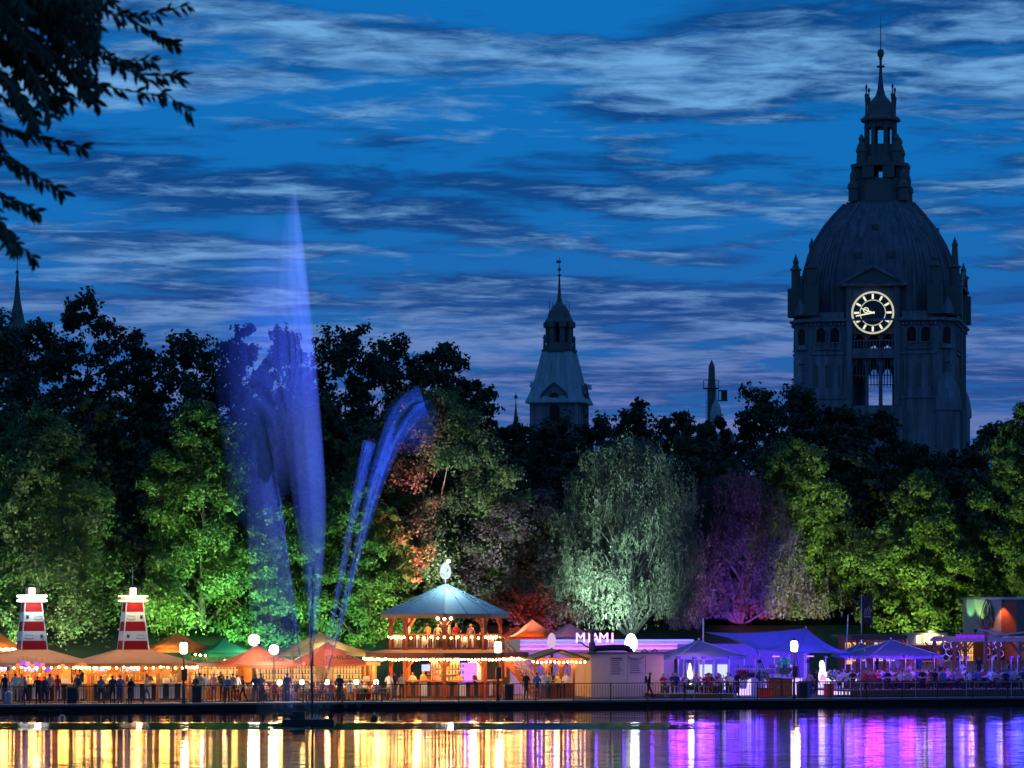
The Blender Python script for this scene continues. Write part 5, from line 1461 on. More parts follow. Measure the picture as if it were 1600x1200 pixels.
# ================================================================== PAVILION
def pavilion():
    X, Y = S(696, 10.6); m_ = mpp(Y); z = lambda py: Zp(py, Y) - DECK
    t = thing('pavilion', 'two storey timber pavilion with blue grey eight sided roof', 'pavilion', (X, Y, DECK))
    V8 = lambda r, ph=-90: [(r * math.cos(R(ph + 45 * i)), r * math.sin(R(ph + 45 * i))) for i in range(8)]
    zf = z(1015); ze = z(959); za = z(914); zlow = z(1024)
    # upper roof: sixteen sheets with ridge bars
    R16 = [(4.15 * math.cos(R(-90 + 22.5 * i)) * (1 if i % 2 == 0 else 0.926), 4.15 * math.sin(R(-90 + 22.5 * i)) * (1 if i % 2 == 0 else 0.926)) for i in range(16)]
    for i in range(16):
        a, b = R16[i], R16[(i + 1) % 16]
        MB().sheet([(a[0], a[1], ze), (b[0], b[1], ze), (b[0] * 0.03, b[1] * 0.03, za), (a[0] * 0.03, a[1] * 0.03, za)], 0.06).build('roof_sheet', M['bluemetal'], t)
        MB().bar((a[0] * 1.003, a[1] * 1.003, ze + 0.02), (a[0] * 0.03, a[1] * 0.03, za + 0.03), 0.05, 0.06).build('roof_rib', M['bluemetal'], t)
    o8 = V8(4.16)
    for i in range(8):
        a, b = o8[i], o8[(i + 1) % 8]
        MB().bar((a[0], a[1], ze - 0.15), (b[0], b[1], ze - 0.15), 0.05, 0.26).build('fascia_board', M['orangewood'], t)
    MB().lathe([(3.95, ze - 0.10), (3.95, ze - 0.07)], 8, ph=R(-90)).build('ceiling', M['orangewood'], t)
    # upper floor slab that is also the lower roof
    MB().lathe([(5.35, zlow), (5.35, zlow + 0.18), (3.9, zf)], 8, ph=R(-90)).build('lower_roof', M['orangewood'], t)
    o8 = V8(5.38)
    for i in range(8):
        a, b = o8[i], o8[(i + 1) % 8]
        MB().bar((a[0], a[1], zlow + 0.06), (b[0], b[1], zlow + 0.06), 0.05, 0.3).build('fascia_board', M['redwood'], t)
    # posts with braces on both floors
    p8 = V8(3.55)
    for i in range(8):
        a = p8[i]; nx = p8[(i + 1) % 8]; pv = p8[i - 1]
        for z0_, z1_ in ((0, zlow), (zf, ze - 0.14)):
            po = MB().box((a[0], a[1], (z0_ + z1_) / 2), (0.24, 0.24, z1_ - z0_), math.atan2(a[1], a[0])).build('post', M['redwood'], t)
            for q in (nx, pv):
                d = Vector((q[0] - a[0], q[1] - a[1], 0)).normalized()
                MB().bar((a[0] + d.x * 0.1, a[1] + d.y * 0.1, z1_ - 0.72), (a[0] + d.x * 0.62, a[1] + d.y * 0.62, z1_ - 0.06), 0.11, 0.11).build('brace', M['redwood'], po)
        # balustrade of the upper floor
        d = Vector((nx[0] - a[0], nx[1] - a[1], 0)); L = d.length; ang = math.atan2(d.y, d.x); mid = ((a[0] + nx[0]) / 2, (a[1] + nx[1]) / 2)
        bl = thing_part('balustrade', t, (mid[0], mid[1], zf)); bl.rotation_euler = (0, 0, ang)
        MB().box((0, 0, 0.98), (L - 0.25, 0.1, 0.08)).build('hand_rail', M['orangewood'], bl)
        MB().box((0, 0, 0.12), (L - 0.25, 0.06, 0.06)).build('foot_rail', M['redwood'], bl)
        nb = 13
        for k2 in range(nb):
            x = -L / 2 + 0.24 + (L - 0.48) * k2 / (nb - 1)
            if k2 in (0, 1, 11, 12):
                MB().bar((x - 0.08, 0, 0.16), (x + 0.08, 0, 0.94), 0.05, 0.03).bar((x + 0.08, 0.031, 0.16), (x - 0.08, 0.031, 0.94), 0.05, 0.03).build('lattice', M['darkwood'], bl)
            else:
                MB().box((x, 0, 0.55), (0.07, 0.035, 0.78)).build('baluster', M['white'] if k2 % 2 else M['redwood'], bl)
        MB().lathe([(0.2, 0), (0.2, 0.03)], 12).build('round_plaque', M['palewood'], bl, (0, -0.04, 0.5), (R(90), 0, 0))
        # counter of the bar below
        if i in (0, 7, 6, 1):
            ct = thing_part('counter', t, (mid[0] * 0.97, mid[1] * 0.97, 0)); ct.rotation_euler = (0, 0, ang)
            MB().box((0, 0, 1.14), (L - 0.26, 0.6, 0.08)).build('countertop', M['orangewood'], ct)
            for k2 in range(9):
                x = -L / 2 + 0.25 + (L - 0.5) * k2 / 8
                MB().box((x, -0.05, 0.62), ((L - 0.5) / 8 - 0.03, 0.08, 0.9)).build('counter_panel', M['white'] if k2 in (3, 4) else (M['black'] if k2 % 2 else M['redwood']), ct)
            MB().box((0, 0, 0.09), (L - 0.2, 0.3, 0.16)).build('plinth', M['darkwood'], ct)
    # interior core: bar shelves round the middle
    MB().lathe([(1.0, 0), (1.0, zlow)], 8, ph=R(-67.5)).build('core', M['white'], t)
    for k2, zz_ in enumerate((1.1, 1.5, 1.9)):
        sh = MB().lathe([(1.28, zz_), (1.28, zz_ + 0.04)], 8, ph=R(-67.5)).build('shelf', M['palewood'], t)
        for a in np.linspace(-2.9, -0.2, 15):
            kk = ('glassw', 'glassb', 'glassc')[int(a * 31) % 3]
            link('bottle', BOT[kk], None, sh, (1.2 * math.cos(a), 1.2 * math.sin(a), zz_ + 0.04))
    MB().box((-1.25, -0.9, 1.95), (0.6, 0.06, 0.42), R(-30)).build('menu_screen', M['screen'], t)
    MB().box((1.5, 0.5, 1.5), (1.2, 0.06, 1.5), R(30)).build('menu_screen', M['neon_violet'], t)
    MB().box((1.9, 1.2, 1.3), (0.7, 0.6, 2.0), R(20)).build('fridge', M['plastic_white'], t)
    pa = MB()
    for i in range(16):
        a = 2 * math.pi * i / 16; pa.bar((0, -3.55, 2.0), (0.42 * math.cos(a), -3.55 + 0.42 * math.sin(a) * 0.6, 2.62), 0.04, 0.04)
    pa.build('flower_basket', M['palewood'], t)
    # egg sign on the roof
    sg = thing_part('egg_sign', t, (0, 0, z(892)))
    egg = MB().lathe([(0.004, -0.55), (0.2, -0.50), (0.33, -0.30), (0.37, -0.08), (0.33, 0.18), (0.22, 0.42), (0.1, 0.53), (0.004, 0.56)], 18)
    egg.v = [(x, y * 0.35, zz_) for x, y, zz_ in egg.v]
    egg.build('sign_face', M['egg_sign'], sg, smooth=True)
    MB().prism([(-0.02, -0.02), (0.12, 0.02), (0.18, 0.12), (0.12, 0.18), (0.2, 0.06), (0.16, -0.1), (0.05, -0.08)], 'y', -0.15, -0.13).build('printed_emblem', M['print'], sg)
    text('printed_lettering', 'Berny', 0.19, sg, (-0.06, -0.142, -0.2), material=M['print'], depth=0.004)
    text('printed_lettering', 'Anuet', 0.17, sg, (0.02, -0.135, -0.33), material=M['print'], depth=0.004)
    MB().tube((0, 0, za - z(892) - 0.1), (0, 0, -0.5), 0.05, 0.04, 8).build('mast', M['steel'], sg)
    MB().tube((0.12, 0, 0.5), (0.2, -0.28, 0.64), 0.02, 0.02, 6).build('lamp_arm', M['steel'], sg)
    MB().sphere((0.2, -0.32, 0.62), 0.11, 10, 6).build('sign_lamp', emit('cold_sign_lamp', (0.8, 0.97, 1.0), 20), sg, smooth=True)
    lamp('sign_light', 'POINT', (0.62, 0.92, 1.0), 420, t, (0.35, -1.2, z(892) - 0.2), 0.15)
    # three lamps under the eave
    for x in (-0.42, 0, 0.42):
        MB().sphere((x, -3.98, ze - 0.30), 0.1, 10, 6).build('eave_lamp', M['bulb_hot'], t, smooth=True)
    lamp('eave_glow', 'POINT', WARM, 120, t, (0, -3.2, ze - 0.5), 0.2)
    for i in (1, 7, 3, 5):
        lamp('upper_glow', 'POINT', WARM, 70, t, (p8[i][0] * 0.8, p8[i][1] * 0.8, ze - 0.5), 0.2)
    for i in range(8):
        lamp('bar_glow', 'POINT', (1.0, 0.40, 0.08), 170, t, (p8[i][0] * 0.72, p8[i][1] * 0.72, zlow - 0.35), 0.25)
    # stairs down to the right
    st = thing_part('stairs', t, (0, 0, 0))
    x0_, y0_, x1_, y1_ = 3.6, -1.4, 5.9, -2.2
    for i in range(11):
        f = (i + 0.5) / 11
        MB().box((x0_ + (x1_ - x0_) * f, y0_ + (y1_ - y0_) * f, zf * (1 - (i + 1) / 12)), (0.28, 1.0, 0.05), math.atan2(y1_ - y0_, x1_ - x0_)).build('tread', M['orangewood'], st)
    nx_, ny_ = 0.33 * 1.5, 0.94 * 0.52
    for s_ in (-1, 1):
        p, q = (x0_ + 0.17 * s_, y0_ + 0.5 * s_, zf - 0.15), (x1_ + 0.17 * s_, y1_ + 0.5 * s_, 0.1)
        MB().bar(p, q, 0.06, 0.26).build('stringer', M['redwood'], st)
        MB().bar((p[0], p[1], p[2] + 1.0), (q[0], q[1], q[2] + 1.0), 0.07, 0.09).build('hand_rail', M['orangewood'], st)
        for f in np.linspace(0.04, 0.98, 8):
            c = Vector(p).lerp(Vector(q), f); MB().box((c.x, c.y, c.z + 0.5), (0.05, 0.05, 0.95)).build('baluster', M['orangewood'], st)
    def w8(r, i, zz_): a = R(-90 + 45 * i); return (X + r * math.cos(a), Y + r * math.sin(a), DECK + zz_)
    for i in (-3, -2, -1, 0, 1, 2):
        string_lights([w8(5.30, i, zlow - 0.12), w8(5.30, i + 1, zlow - 0.12)], 17, 'warm bulb string under the lower eaves of the pavilion', 'bulb strings of the pavilion', power=14, lights=2)
    for i in (-2, -1, 0, 1):
        string_lights([w8(3.68, i, zf + 0.9), w8(3.68, i + 1, zf + 0.9)], 6, 'warm bulb string along the upper balustrade of the pavilion', 'bulb strings of the upper balustrade', power=10, lights=1)
pavilion()

# ================================================================== SMALL CANOPY AND CONTAINER KIOSK
def canopy():
    X, Y = S(866, 7.6); z = lambda py: Zp(py, Y) - DECK
    t = thing('timber_canopy', 'small open timber canopy with mossy green gable roof', 'canopy', (X, Y, DECK), BA)
    ze, zr = z(1029), z(1014)
    for s_ in (-1, 1):
        MB().sheet([(s_ * 1.95, -1.3, ze), (s_ * 1.95, 1.3, ze), (0.0 + s_ * 0.02, 1.3, zr), (0.0 + s_ * 0.02, -1.3, zr)], 0.07).build('roof_slope', M['greenroof'], t)
        MB().bar((s_ * 1.95, -1.32, ze - 0.06), (s_ * 0.02, -1.32, zr - 0.06), 0.06, 0.14).build('barge_board', M['darkwood'], t)
    for x in (-0.95, 0.05, 0.95):
        for y in (-1.1, 1.1):
            braced_post(t, x, y, 0, ze - 0.02, 0.14, 'redwood', br=0.5)
    MB().box((0, -1.1, ze - 0.02), (3.0, 0.12, 0.14)).build('tie_beam', M['redwood'], t)
    MB().box((0, 1.1, ze - 0.02), (3.0, 0.12, 0.14)).build('tie_beam', M['redwood'], t)
    MB().box((0.1, -0.6, 0.95), (2.1, 0.5, 0.06)).build('bench_counter', M['orangewood'], t)
    for x in (-0.8, 0.0, 0.8): MB().box((x, -0.6, 0.46), (0.7, 0.4, 0.9)).build('counter_panel', M['redwood'], t)
    lamp('canopy_glow', 'POINT', WARM, 70, t, (0, -0.7, ze - 0.35), 0.2)
    def w_(x, y, zz_): return (X + x * BC - y * BS, Y + x * BS + y * BC, DECK + zz_)
    string_lights([w_(-1.9, -1.4, ze - 0.1), w_(1.9, -1.4, ze - 0.1)], 13, 'warm bulb string under the mossy green gable roof', power=22)
canopy()
def container():
    X, Y = S(981, 8.2); z = lambda py: Zp(py, Y) - DECK
    t = thing('container_kiosk', 'closed grey beige container kiosk with printed lists on its wall', 'kiosk', (X, Y, DECK), BA)
    h = z(1022); w, d = 5.05, 4.2
    MB().box((0, d / 2, h / 2 + 0.02), (w - 0.1, d - 0.1, h - 0.04)).build('core', M['panelgrey'], t)
    MB().box((0, d / 2 + 0.1, h + 0.06), (w + 0.5, d + 0.5, 0.12)).build('roof_slab', M['roofgrey'], t)
    for i in range(3):
        MB().box((-w / 2 + 0.64 + i * 1.24, 0.03, h / 2), (1.225, 0.05, h - 0.06)).build('wall_panel', M['panelgrey'], t)
    for i in range(11):
        MB().box((1.87, 0.015, 0.14 + i * (h - 0.2) / 11 + 0.1), (1.24, 0.05, (h - 0.2) / 11 - 0.03)).build('shutter_slat', M['panelwarm'], t)
    for i in range(3):
        MB().box((-w / 2 + 0.02, 0.72 + i * 1.38, h / 2), (0.06, 1.36, h - 0.06)).build('wall_panel', M['panelwarm'], t)
    MB().box((-w / 2 - 0.02, 1.6, 1.05), (0.05, 0.9, 2.0)).build('door', M['panelwarm'], t)
    for k2, (x, zt_, n, wd) in enumerate(((-0.75, 2.55, 9, 0.8), (0.55, 2.5, 8, 0.8))):
        bd = MB().box((x, -0.008, zt_ - 0.5), (wd + 0.25, 0.02, 1.25)).build('price_list', mat('pale_notice_%d' % k2, (0.42, 0.38, 0.33), 0.7), t)
        rr_ = random.Random(k2)
        for i in range(n):
            ww = wd * rr_.uniform(0.6, 1.0)
            MB().box((x - (wd - ww) / 2, -0.022, zt_ - 0.02 - i * 0.125), (ww, 0.006, 0.045 if i else 0.08)).build('printed_line', M['print'], bd)
    MB().path([(0.55 + 0.55 * math.cos(a), -0.03, 2.72 + 0.26 * math.sin(a)) for a in np.linspace(R(185), R(355), 9)], 0.02, 4).build('printed_arc', M['print'], t)
    for (x, rows) in ((-2.2, 0), (1.0, 0)):
        pass
    # roof vents and ducts
    du = MB().path([(-1.9, 1.2, h + 0.35), (-0.7, 1.2, h + 0.42), (0.2, 1.2, h + 0.42), (0.55, 1.2, h + 0.3), (0.62, 1.2, h + 0.1)], 0.2, 10).build('duct', M['iron'], t)
    MB().lathe([(0.22, 0.1), (0.22, 0.75), (0.14, 0.78), (0.14, 1.3), (0.36, 1.55), (0.36, 1.62)], 10, (-2.05, 1.2, h)).build('chimney', M['stone_dark'], t)
    for x in (1.4, 2.1): MB().path([(x - 0.22, 0.6, h + 0.12), (x, 0.6, h + 0.32), (x + 0.22, 0.6, h + 0.12)], 0.035, 5).build('roof_hoop', M['iron'], t)
    MB().path([(-2.0, 0.5, h + 0.12), (-2.7, 0.4, h + 0.5), (-3.1, 0.4, h + 0.75), (-3.3, 0.4, h + 0.72)], 0.05, 6).build('roof_hose', M['iron'], t)
container()

# ================================================================== BAR WITH LIT LETTERS
def long_bar():
    X, Y = S(945, 16.5); m_ = mpp(Y); z = lambda py: Zp(py, Y) - DECK
    t = thing('long_bar', 'long low bar with violet lit roof edge and pink letters', 'bar', (X, Y, DECK), BA)
    h0, h1 = z(1016), z(999); w = 12.4
    MB().box((0, 2.5, h0 / 2), (w - 0.6, 0.15, h0)).build('back_wall', M['white'], t)
    for x in np.linspace(-w / 2 + 0.4, w / 2 - 0.4, 7): MB().box((x, -0.2, h0 / 2), (0.16, 0.16, h0)).build('post', M['white'], t)
    MB().box((0, 1.2, (h0 + h1) / 2), (w, 3.4, h1 - h0 - 0.05)).build('roof', M['white'], t)
    for i in range(6): MB().box((-w / 2 + w * (i + 0.5) / 6, -0.53, (h0 + h1) / 2), (w / 6 - 0.03, 0.05, h1 - h0)).build('fascia_panel', M['white'], t)
    for zz_, mm in ((h0 + 0.12, 'neon_pink'), (h0 + 0.4, 'neon_violet'), (h1 - 0.08, 'neon_blue')):
        MB().tube((-w / 2, -0.60, zz_), (w / 2, -0.60, zz_), 0.03, None, 6).build('neon_tube', M[mm], t)
    x = -1.95
    for ch in 'MIAMI':
        text('letter', ch, 0.95, t, (x, -0.62, z(997)), material=M['letter_pink'], depth=0.05); x += 0.62 if ch != 'I' else 0.42
    MB().box((-1.0, -0.5, z(1004.5)), (2.9, 0.06, 0.06)).build('letter_rail', M['iron'], t)
    for x in np.linspace(-5, 5, 6):
        lamp('fascia_glow', 'POINT', (0.16, 0.03, 1.0), 26, t, (x, -1.1, h1 + 0.15), 0.15)
        lamp('bar_glow', 'POINT', (0.28, 0.05, 1.0), 42, t, (x, 0.6, h0 - 0.35), 0.2)
    MB().box((0, 0.9, 1.1), (w - 1.2, 0.6, 0.08)).build('countertop', M['white'], t)
    for i in range(12): MB().box((-w / 2 + 1.1 + i * 0.93, 0.75, 0.55), (0.9, 0.06, 1.04)).build('counter_panel', M['white'], t)
    for zz_ in (1.4, 1.8):
        sh = MB().box((0, 2.3, zz_), (w - 2, 0.22, 0.04)).build('shelf', M['white'], t)
        bottles(sh, np.linspace(-4.8, 4.8, 34), 2.28, zz_ + 0.02, 17)
    return t
long_bar()
def egg_light(px, off, py, rx, rz_, material, label, power, col):
    X, Y = S(px, off); z = Zp(py, Y) - DECK
    t = thing('egg_lamp', label, 'egg lamp', (X, Y, DECK), BA, 'egg shaped lit signs on the roof')
    e = MB().lathe([(0.004, -rz_), (rx * 0.55, -rz_ * 0.9), (rx * 0.92, -rz_ * 0.5), (rx, -rz_ * 0.1), (rx * 0.85, rz_ * 0.4), (rx * 0.5, rz_ * 0.83), (0.004, rz_)], 18, (0, 0, z))
    e.v = [(x, y * 0.5, q) for x, y, q in e.v]
    e.build('lit_shell', M[material], t, smooth=True)
    MB().box((0, 0, (z - rz_) / 2 + 0.05), (0.14, 0.14, z - rz_ + 0.1)).build('stand', M['iron'], t)
    lamp('egg_glow', 'POINT', col, power, t, (0, -0.8, z), 0.3)
egg_light(862, 12.8, 1001, 0.32, 0.52, 'egg_pink', 'pale pink lit egg standing above the mossy green canopy', 30, (1, 0.6, 0.9))
egg_light(986, 13.2, 1004, 0.46, 0.62, 'egg_white', 'dazzling white lit egg above the grey container', 110, (0.72, 0.8, 1.0))

# ================================================================== VIOLET TERRACE
umbrella(1092, 9.0, 1000, 1024, 72, M['grey_blue_c'], 'wide grey blue parasol beside the grey container', 4, group='wide parasols over the terrace', pole_mat='plastic_white')
umbrella(1392, 9.5, 999, 1023, 76, M['grey_blue_c'], 'wide violet lit parasol over the crowded tables', 4, group='wide parasols over the terrace', pole_mat='plastic_white')
umbrella(1345, 14.0, 1004, 1022, 44, M['grey_blue_c'], 'smaller blue lit parasol between the large tent and the crowded tables', 4, group='wide parasols over the terrace', pole_mat='plastic_white')
def sail_tent():
    X, Y = S(1262, 12.0); z = lambda py: Zp(py, Y) - DECK; m_ = mpp(Y)
    t = thing('tensile_tent', 'large peaked tensile tent in blue violet light with a long drawn tip', 'tent', (X, Y, DECK), BA)
    ap = Vector((0.0, 0.3, z(982)))
    cs = [(-7.3, 0.2, z(988)), (-4.6, -2.2, z(1014)), (-2.0, -2.7, z(1019)), (1.2, -2.7, z(1020)), (3.3, -2.0, z(1021)), (3.2, 1.8, z(1018)), (0.6, 3.0, z(1014)), (-2.6, 2.6, z(1010))]
    n = len(cs)
    for i in range(n):
        a, b = Vector(cs[i]), Vector(cs[(i + 1) % n]); NS, NT = 8, 3; vs = []
        for j in range(NS + 1):
            f = j / NS
            for k2 in range(NT + 1):
                g = k2 / NT; e = a.lerp(b, g); e = e + (Vector((0.0, 0.3, e.z)) - e) * 0.10 * math.sin(math.pi * g)
                p = ap.lerp(e, f); p.z -= (ap.z - e.z) * 0.30 * math.sin(math.pi * f) if i not in (0, 7) else (ap.z - e.z + 0.5) * 0.22 * math.sin(math.pi * f)
                vs.append(tuple(p))
        fs = [(j * (NT + 1) + k2, j * (NT + 1) + k2 + 1, (j + 1) * (NT + 1) + k2 + 1, (j + 1) * (NT + 1) + k2) for j in range(NS) for k2 in range(NT)]
        MB()._add(vs, fs).build('canopy_panel', M['white_blue_c'], t, smooth=True)
        MB().path([tuple(ap.lerp(a, j / NS) - Vector((0, 0, (ap.z - a.z) * 0.30 * math.sin(math.pi * j / NS) - 0.01 if i not in (0, 1) else (ap.z - a.z + 0.5) * 0.22 * math.sin(math.pi * j / NS) - 0.01))) for j in range(NS + 1)], 0.018, 4).build('seam', M['cushion'], t)
    MB().tube((0, 0.3, 0), (0, 0.3, ap.z + 0.15), 0.07, 0.05, 8).build('mast', M['steel'], t)
    for c, hh in ((0, z(966)), (4, z(1014))):
        a = cs[c]; MB().tube((a[0] - (0.15 if c == 0 else -0.3), a[1], 0), (a[0] - 0.15 if c == 0 else a[0], a[1], hh), 0.06, 0.05, 8).build('guy_mast', M['steel'], t)
    MB().tube((3.6, 2.2, 0), (3.9, 2.2, z(960)), 0.06, 0.05, 8).build('guy_mast', M['steel'], t)
    for c, q in ((1, (-4.2, -4.6, 0)), (4, (4.2, -4.2, 0)), (2, (-2.3, -4.8, 0))):
        MB().tube(cs[c], q, 0.025, 0.025, 5).build('guy_rope', M['iron'], t)
    for x, y in ((-3.5, 0), (-0.8, -1.2), (1.8, -0.8)):
        lamp('tent_glow', 'POINT', (0.08, 0.03, 1.0), 75, t, (x, y, 2.3), 0.3)
    # uplight wash over the outside of the canvas
    for x in (-5.0, -1.5, 2.2):
        MB().box((x, -3.7, 2.3), (0.2, 0.2, 0.25)).tube((x, -3.7, 0), (x, -3.7, 2.2), 0.025, 0.025, 6).build('wash_lamp', M['iron'], t)
        lamp('wash_light', 'SPOT', (0.03, 0.04, 1.0), 200, t, (x, -3.62, 2.5), 0.1, (x + 0.4, -0.6, 3.6), 110, 0.8)
sail_tent()
def lounge_bar():
    X, Y = S(1205, 12.5); z = lambda py: Zp(py, Y) - DECK
    t = thing('lounge_bar', 'white lounge bar with backlit counter under the large tent', 'bar', (X, Y, DECK), BA)
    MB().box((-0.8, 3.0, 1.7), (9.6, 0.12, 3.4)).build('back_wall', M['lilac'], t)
    for x in np.linspace(-5.2, 3.6, 9): MB().box((x, 2.9, 1.35), (0.08, 0.1, 2.7)).build('wall_batten', M['plastic_white'], t)
    for (x, w) in ((-3.6, 0.9), (-2.4, 0.7)): MB().box((x, 2.88, 1.15), (w, 0.06, 1.7)).build('doorway', M['screen'], t)
    for i, x in enumerate(np.linspace(-2.5, 1.2, 5)):
        MB().box((x, -1.2, 0.55), (0.90, 0.5, 1.1)).build('counter_block', M['bar_white'] if i % 2 == 0 else M['plastic_white'], t)
    MB().box((-0.65, -1.2, 1.13), (4.9, 0.65, 0.06)).build('countertop', M['plastic_white'], t)
    for x in (3.2, 4.2, 5.1): MB().box((x, -1.6, 0.6), (0.88, 0.5, 1.2)).build('counter_block', M['bar_white'], t)
    MB().box((4.15, -1.6, 1.23), (2.9, 0.62, 0.06)).build('countertop', M['plastic_white'], t)
    for zz_ in (1.3, 1.7):
        sh = MB().box((0.5, 2.78, zz_), (4.0, 0.22, 0.04)).build('shelf', M['plastic_white'], t)
        bottles(sh, np.linspace(-1.3, 2.3, 16), 2.75, zz_ + 0.02, 23)
    for x in (-4, -1.5, 1.0, 3.5):
        MB().box((x, 1.6, 2.55), (0.5, 0.1, 0.08)).build('ceiling_light', M['neon_violet'], t)
        lamp('bar_glow', 'POINT', (0.14, 0.03, 1.0), 42, t, (x, 0.6, 2.35), 0.5)
    lamp('counter_glow', 'POINT', (0.12, 0.04, 1.0), 24, t, (-0.6, -2.6, 1.6), 0.25)
    lamp('counter_glow', 'POINT', (0.12, 0.04, 1.0), 24, t, (4.2, -3.0, 1.7), 0.25)
lounge_bar()
def ring_mirror():
    X, Y = S(1226, 7.5); z = Zp(1041, Y) - DECK; r = 0.58
    t = thing('mirror_ball', 'large round mirror ball on a stand beside the white bar', 'mirror ball', (X, Y, DECK), BA)
    MB().tube((0, 0, 0), (0, 0, z - r), 0.05, 0.05, 8).box((0, 0, 0.04), (0.6, 0.6, 0.08)).build('stand', M['steel'], t)
    mir = mat('mirror_tiles', (0.8, 0.8, 0.85), 0.06, 1.0)
    fc = {}
    core = MB().sphere((0, 0, z), r * 0.97, 16, 12).build('core', M['iron'], t)
    nz = 9
    for j in range(nz):
        th0 = math.pi * (j + 0.5) / nz; n = max(4, round(16 * math.sin(th0)))
        tile = MB().box((0, 0, 0), (2 * math.pi * r * math.sin(th0) / n * 0.9, 0.02, math.pi * r / nz * 0.9)).mesh('mirror_tile')
        for i in range(n):
            a = 2 * math.pi * (i + 0.5 * (j % 2)) / n
            d = Vector((math.sin(th0) * math.cos(a), math.sin(th0) * math.sin(a), math.cos(th0)))
            link('mirror_tile', tile, mir, core, (d.x * r, d.y * r, z + d.z * r), d.to_track_quat('Y', 'Z').to_euler())
ring_mirror()
def lit_figure():
    X, Y = S(1284, 8.5)
    t = thing('lit_figure', 'glowing white draped figure shape beside the mirror ball', 'lit sign', (X, Y, DECK), BA)
    pts = [(-0.55, 1.0), (0.6, 1.0), (0.62, 1.2), (0.35, 1.45), (0.22, 1.8), (0.2, 2.1), (0.06, 2.35), (-0.1, 2.3), (-0.16, 2.05), (-0.1, 1.8), (-0.2, 1.45), (-0.42, 1.25)]
    MB().prism(pts, 'y', -0.06, 0.06).build('lit_panel', M['figure'], t)
    MB().prism([(-0.2, 1.02), (0.26, 1.02), (0.16, 1.35), (0.02, 1.5), (-0.12, 1.35)], 'y', -0.085, -0.063).build('shade_panel', M['neon_pink'], t)
    for x in (-0.4, 0.4): MB().tube((x, 0, 0), (x, 0, 1.02), 0.035, None, 6).build('leg', M['steel'], t)
lit_figure()
def planter(px, off, petal, label, z0=0.0, s=1.0):
    rng = np.random.default_rng(int(px))
    X, Y = S(px, off)
    t = thing('planter', label, 'planter', (X, Y, DECK + z0), BA, 'flower planters on the terrace')
    MB().lathe([(0.2 * s, 0), (0.3 * s, 0.5 * s), (0.33 * s, 0.52 * s)], 12).build('pot', M['plastic_white'], t)
    for nm, n, mm, r, c in (('leaves', 260, M['plant'], 0.42, 0.85), ('blossoms', 180, petal, 0.40, 0.98)):
        P = rng.normal(size=(n, 3)); P /= np.linalg.norm(P, axis=1, keepdims=True); P *= (rng.uniform(0.5, 1, n) ** 0.5)[:, None] * np.array([r * 1.2, r * 1.2, r * 0.8]) * s
        N = P + rng.normal(0, 0.3, P.shape); N /= np.linalg.norm(N, axis=1, keepdims=True)
        V, Fq = leaf_quads(P + np.array([0, 0, c * s]), N, 0.14, 0.09, rng)
        stuff(link(nm, np_mesh(nm, V, Fq), mm, t))
planter(1161, 8.4, M['petal_r'], 'white pot of red flowers before the white counter', 0.5)
planter(1191, 8.6, M['petal_w'], 'white pot of white flowers before the white counter', 0.5)
planter(1303, 8.0, M['petal_w'], 'white pot of pale flowers beside the glowing figure', 0.45)
planter(1079, 4.6, M['petal_w'], 'white pot of white flowers low before the terrace tables', 0)
def cabinet(px, off, w, h, material, label, cat='cabinet', name='cabinet'):
    X, Y = S(px, off)
    t = thing(name, label, cat, (X, Y, DECK), BA)
    MB().box((0, 0, h / 2 + 0.03), (w, 0.5, h - 0.08)).build('body', M[material], t)
    MB().box((0, -0.02, h + 0.02), (w + 0.12, 0.6, 0.06)).build('top', M['darkwood'], t)
    MB().box((0, -0.26, h * 0.52), (w * 0.88, 0.03, h * 0.8)).build('door', M[material], t)
    MB().box((w * 0.35, -0.285, h * 0.55), (0.03, 0.03, 0.16)).build('handle', M['steel'], t)
cabinet(1208, 3.8, 0.75, 1.25, 'redwood', 'dark red bar table before the white counter, nearer the violet flowers')
cabinet(1228, 3.9, 0.7, 1.2, 'redwood', 'dark red bar table standing under the mirror ball')
cabinet(1196, 2.6, 0.9, 0.62, 'redbox', 'red plastic crate box on the ground behind the railing', 'crate', 'drinks_crate')
cabinet(1295, 3.2, 0.5, 0.85, 'redbox', 'upright red drinks cooler before the white counter blocks', 'cooler', 'drinks_cooler')
cabinet(1258, 2.2, 0.6, 1.05, 'bluebox', 'blue cool box beside the black litter bin', 'cool box', 'cool_box')
def fire_column(px, off, label):
    X, Y = S(px, off)
    t = thing('patio_heater', label, 'patio heater', (X, Y, DECK), 0.2)
    MB().lathe([(0.28, 0), (0.28, 0.1), (0.16, 0.6), (0.1, 0.7)], 8).build('base', M['steel'], t)
    MB().lathe([(0.12, 0.7), (0.18, 1.0), (0.16, 1.5), (0.1, 1.9), (0.03, 2.2)], 10).build('flame_tube', emit('heater_flame', (1.0, 0.72, 0.55), 6), t, smooth=True)
    MB().lathe([(0.4, 2.25), (0.05, 2.42)], 10).build('hood', M['steel'], t)
    for a in range(3): MB().tube((0.24 * math.cos(a * 2.1), 0.24 * math.sin(a * 2.1), 0.6), (0.3 * math.cos(a * 2.1), 0.3 * math.sin(a * 2.1), 2.27), 0.018, None, 5).build('support', M['steel'], t)
    lamp('heater_light', 'POINT', (1.0, 0.6, 0.5), 60, t, (0, -0.5, 1.6), 0.2)
fire_column(1078, 7.6, 'glowing flame heater under the grey blue parasol')
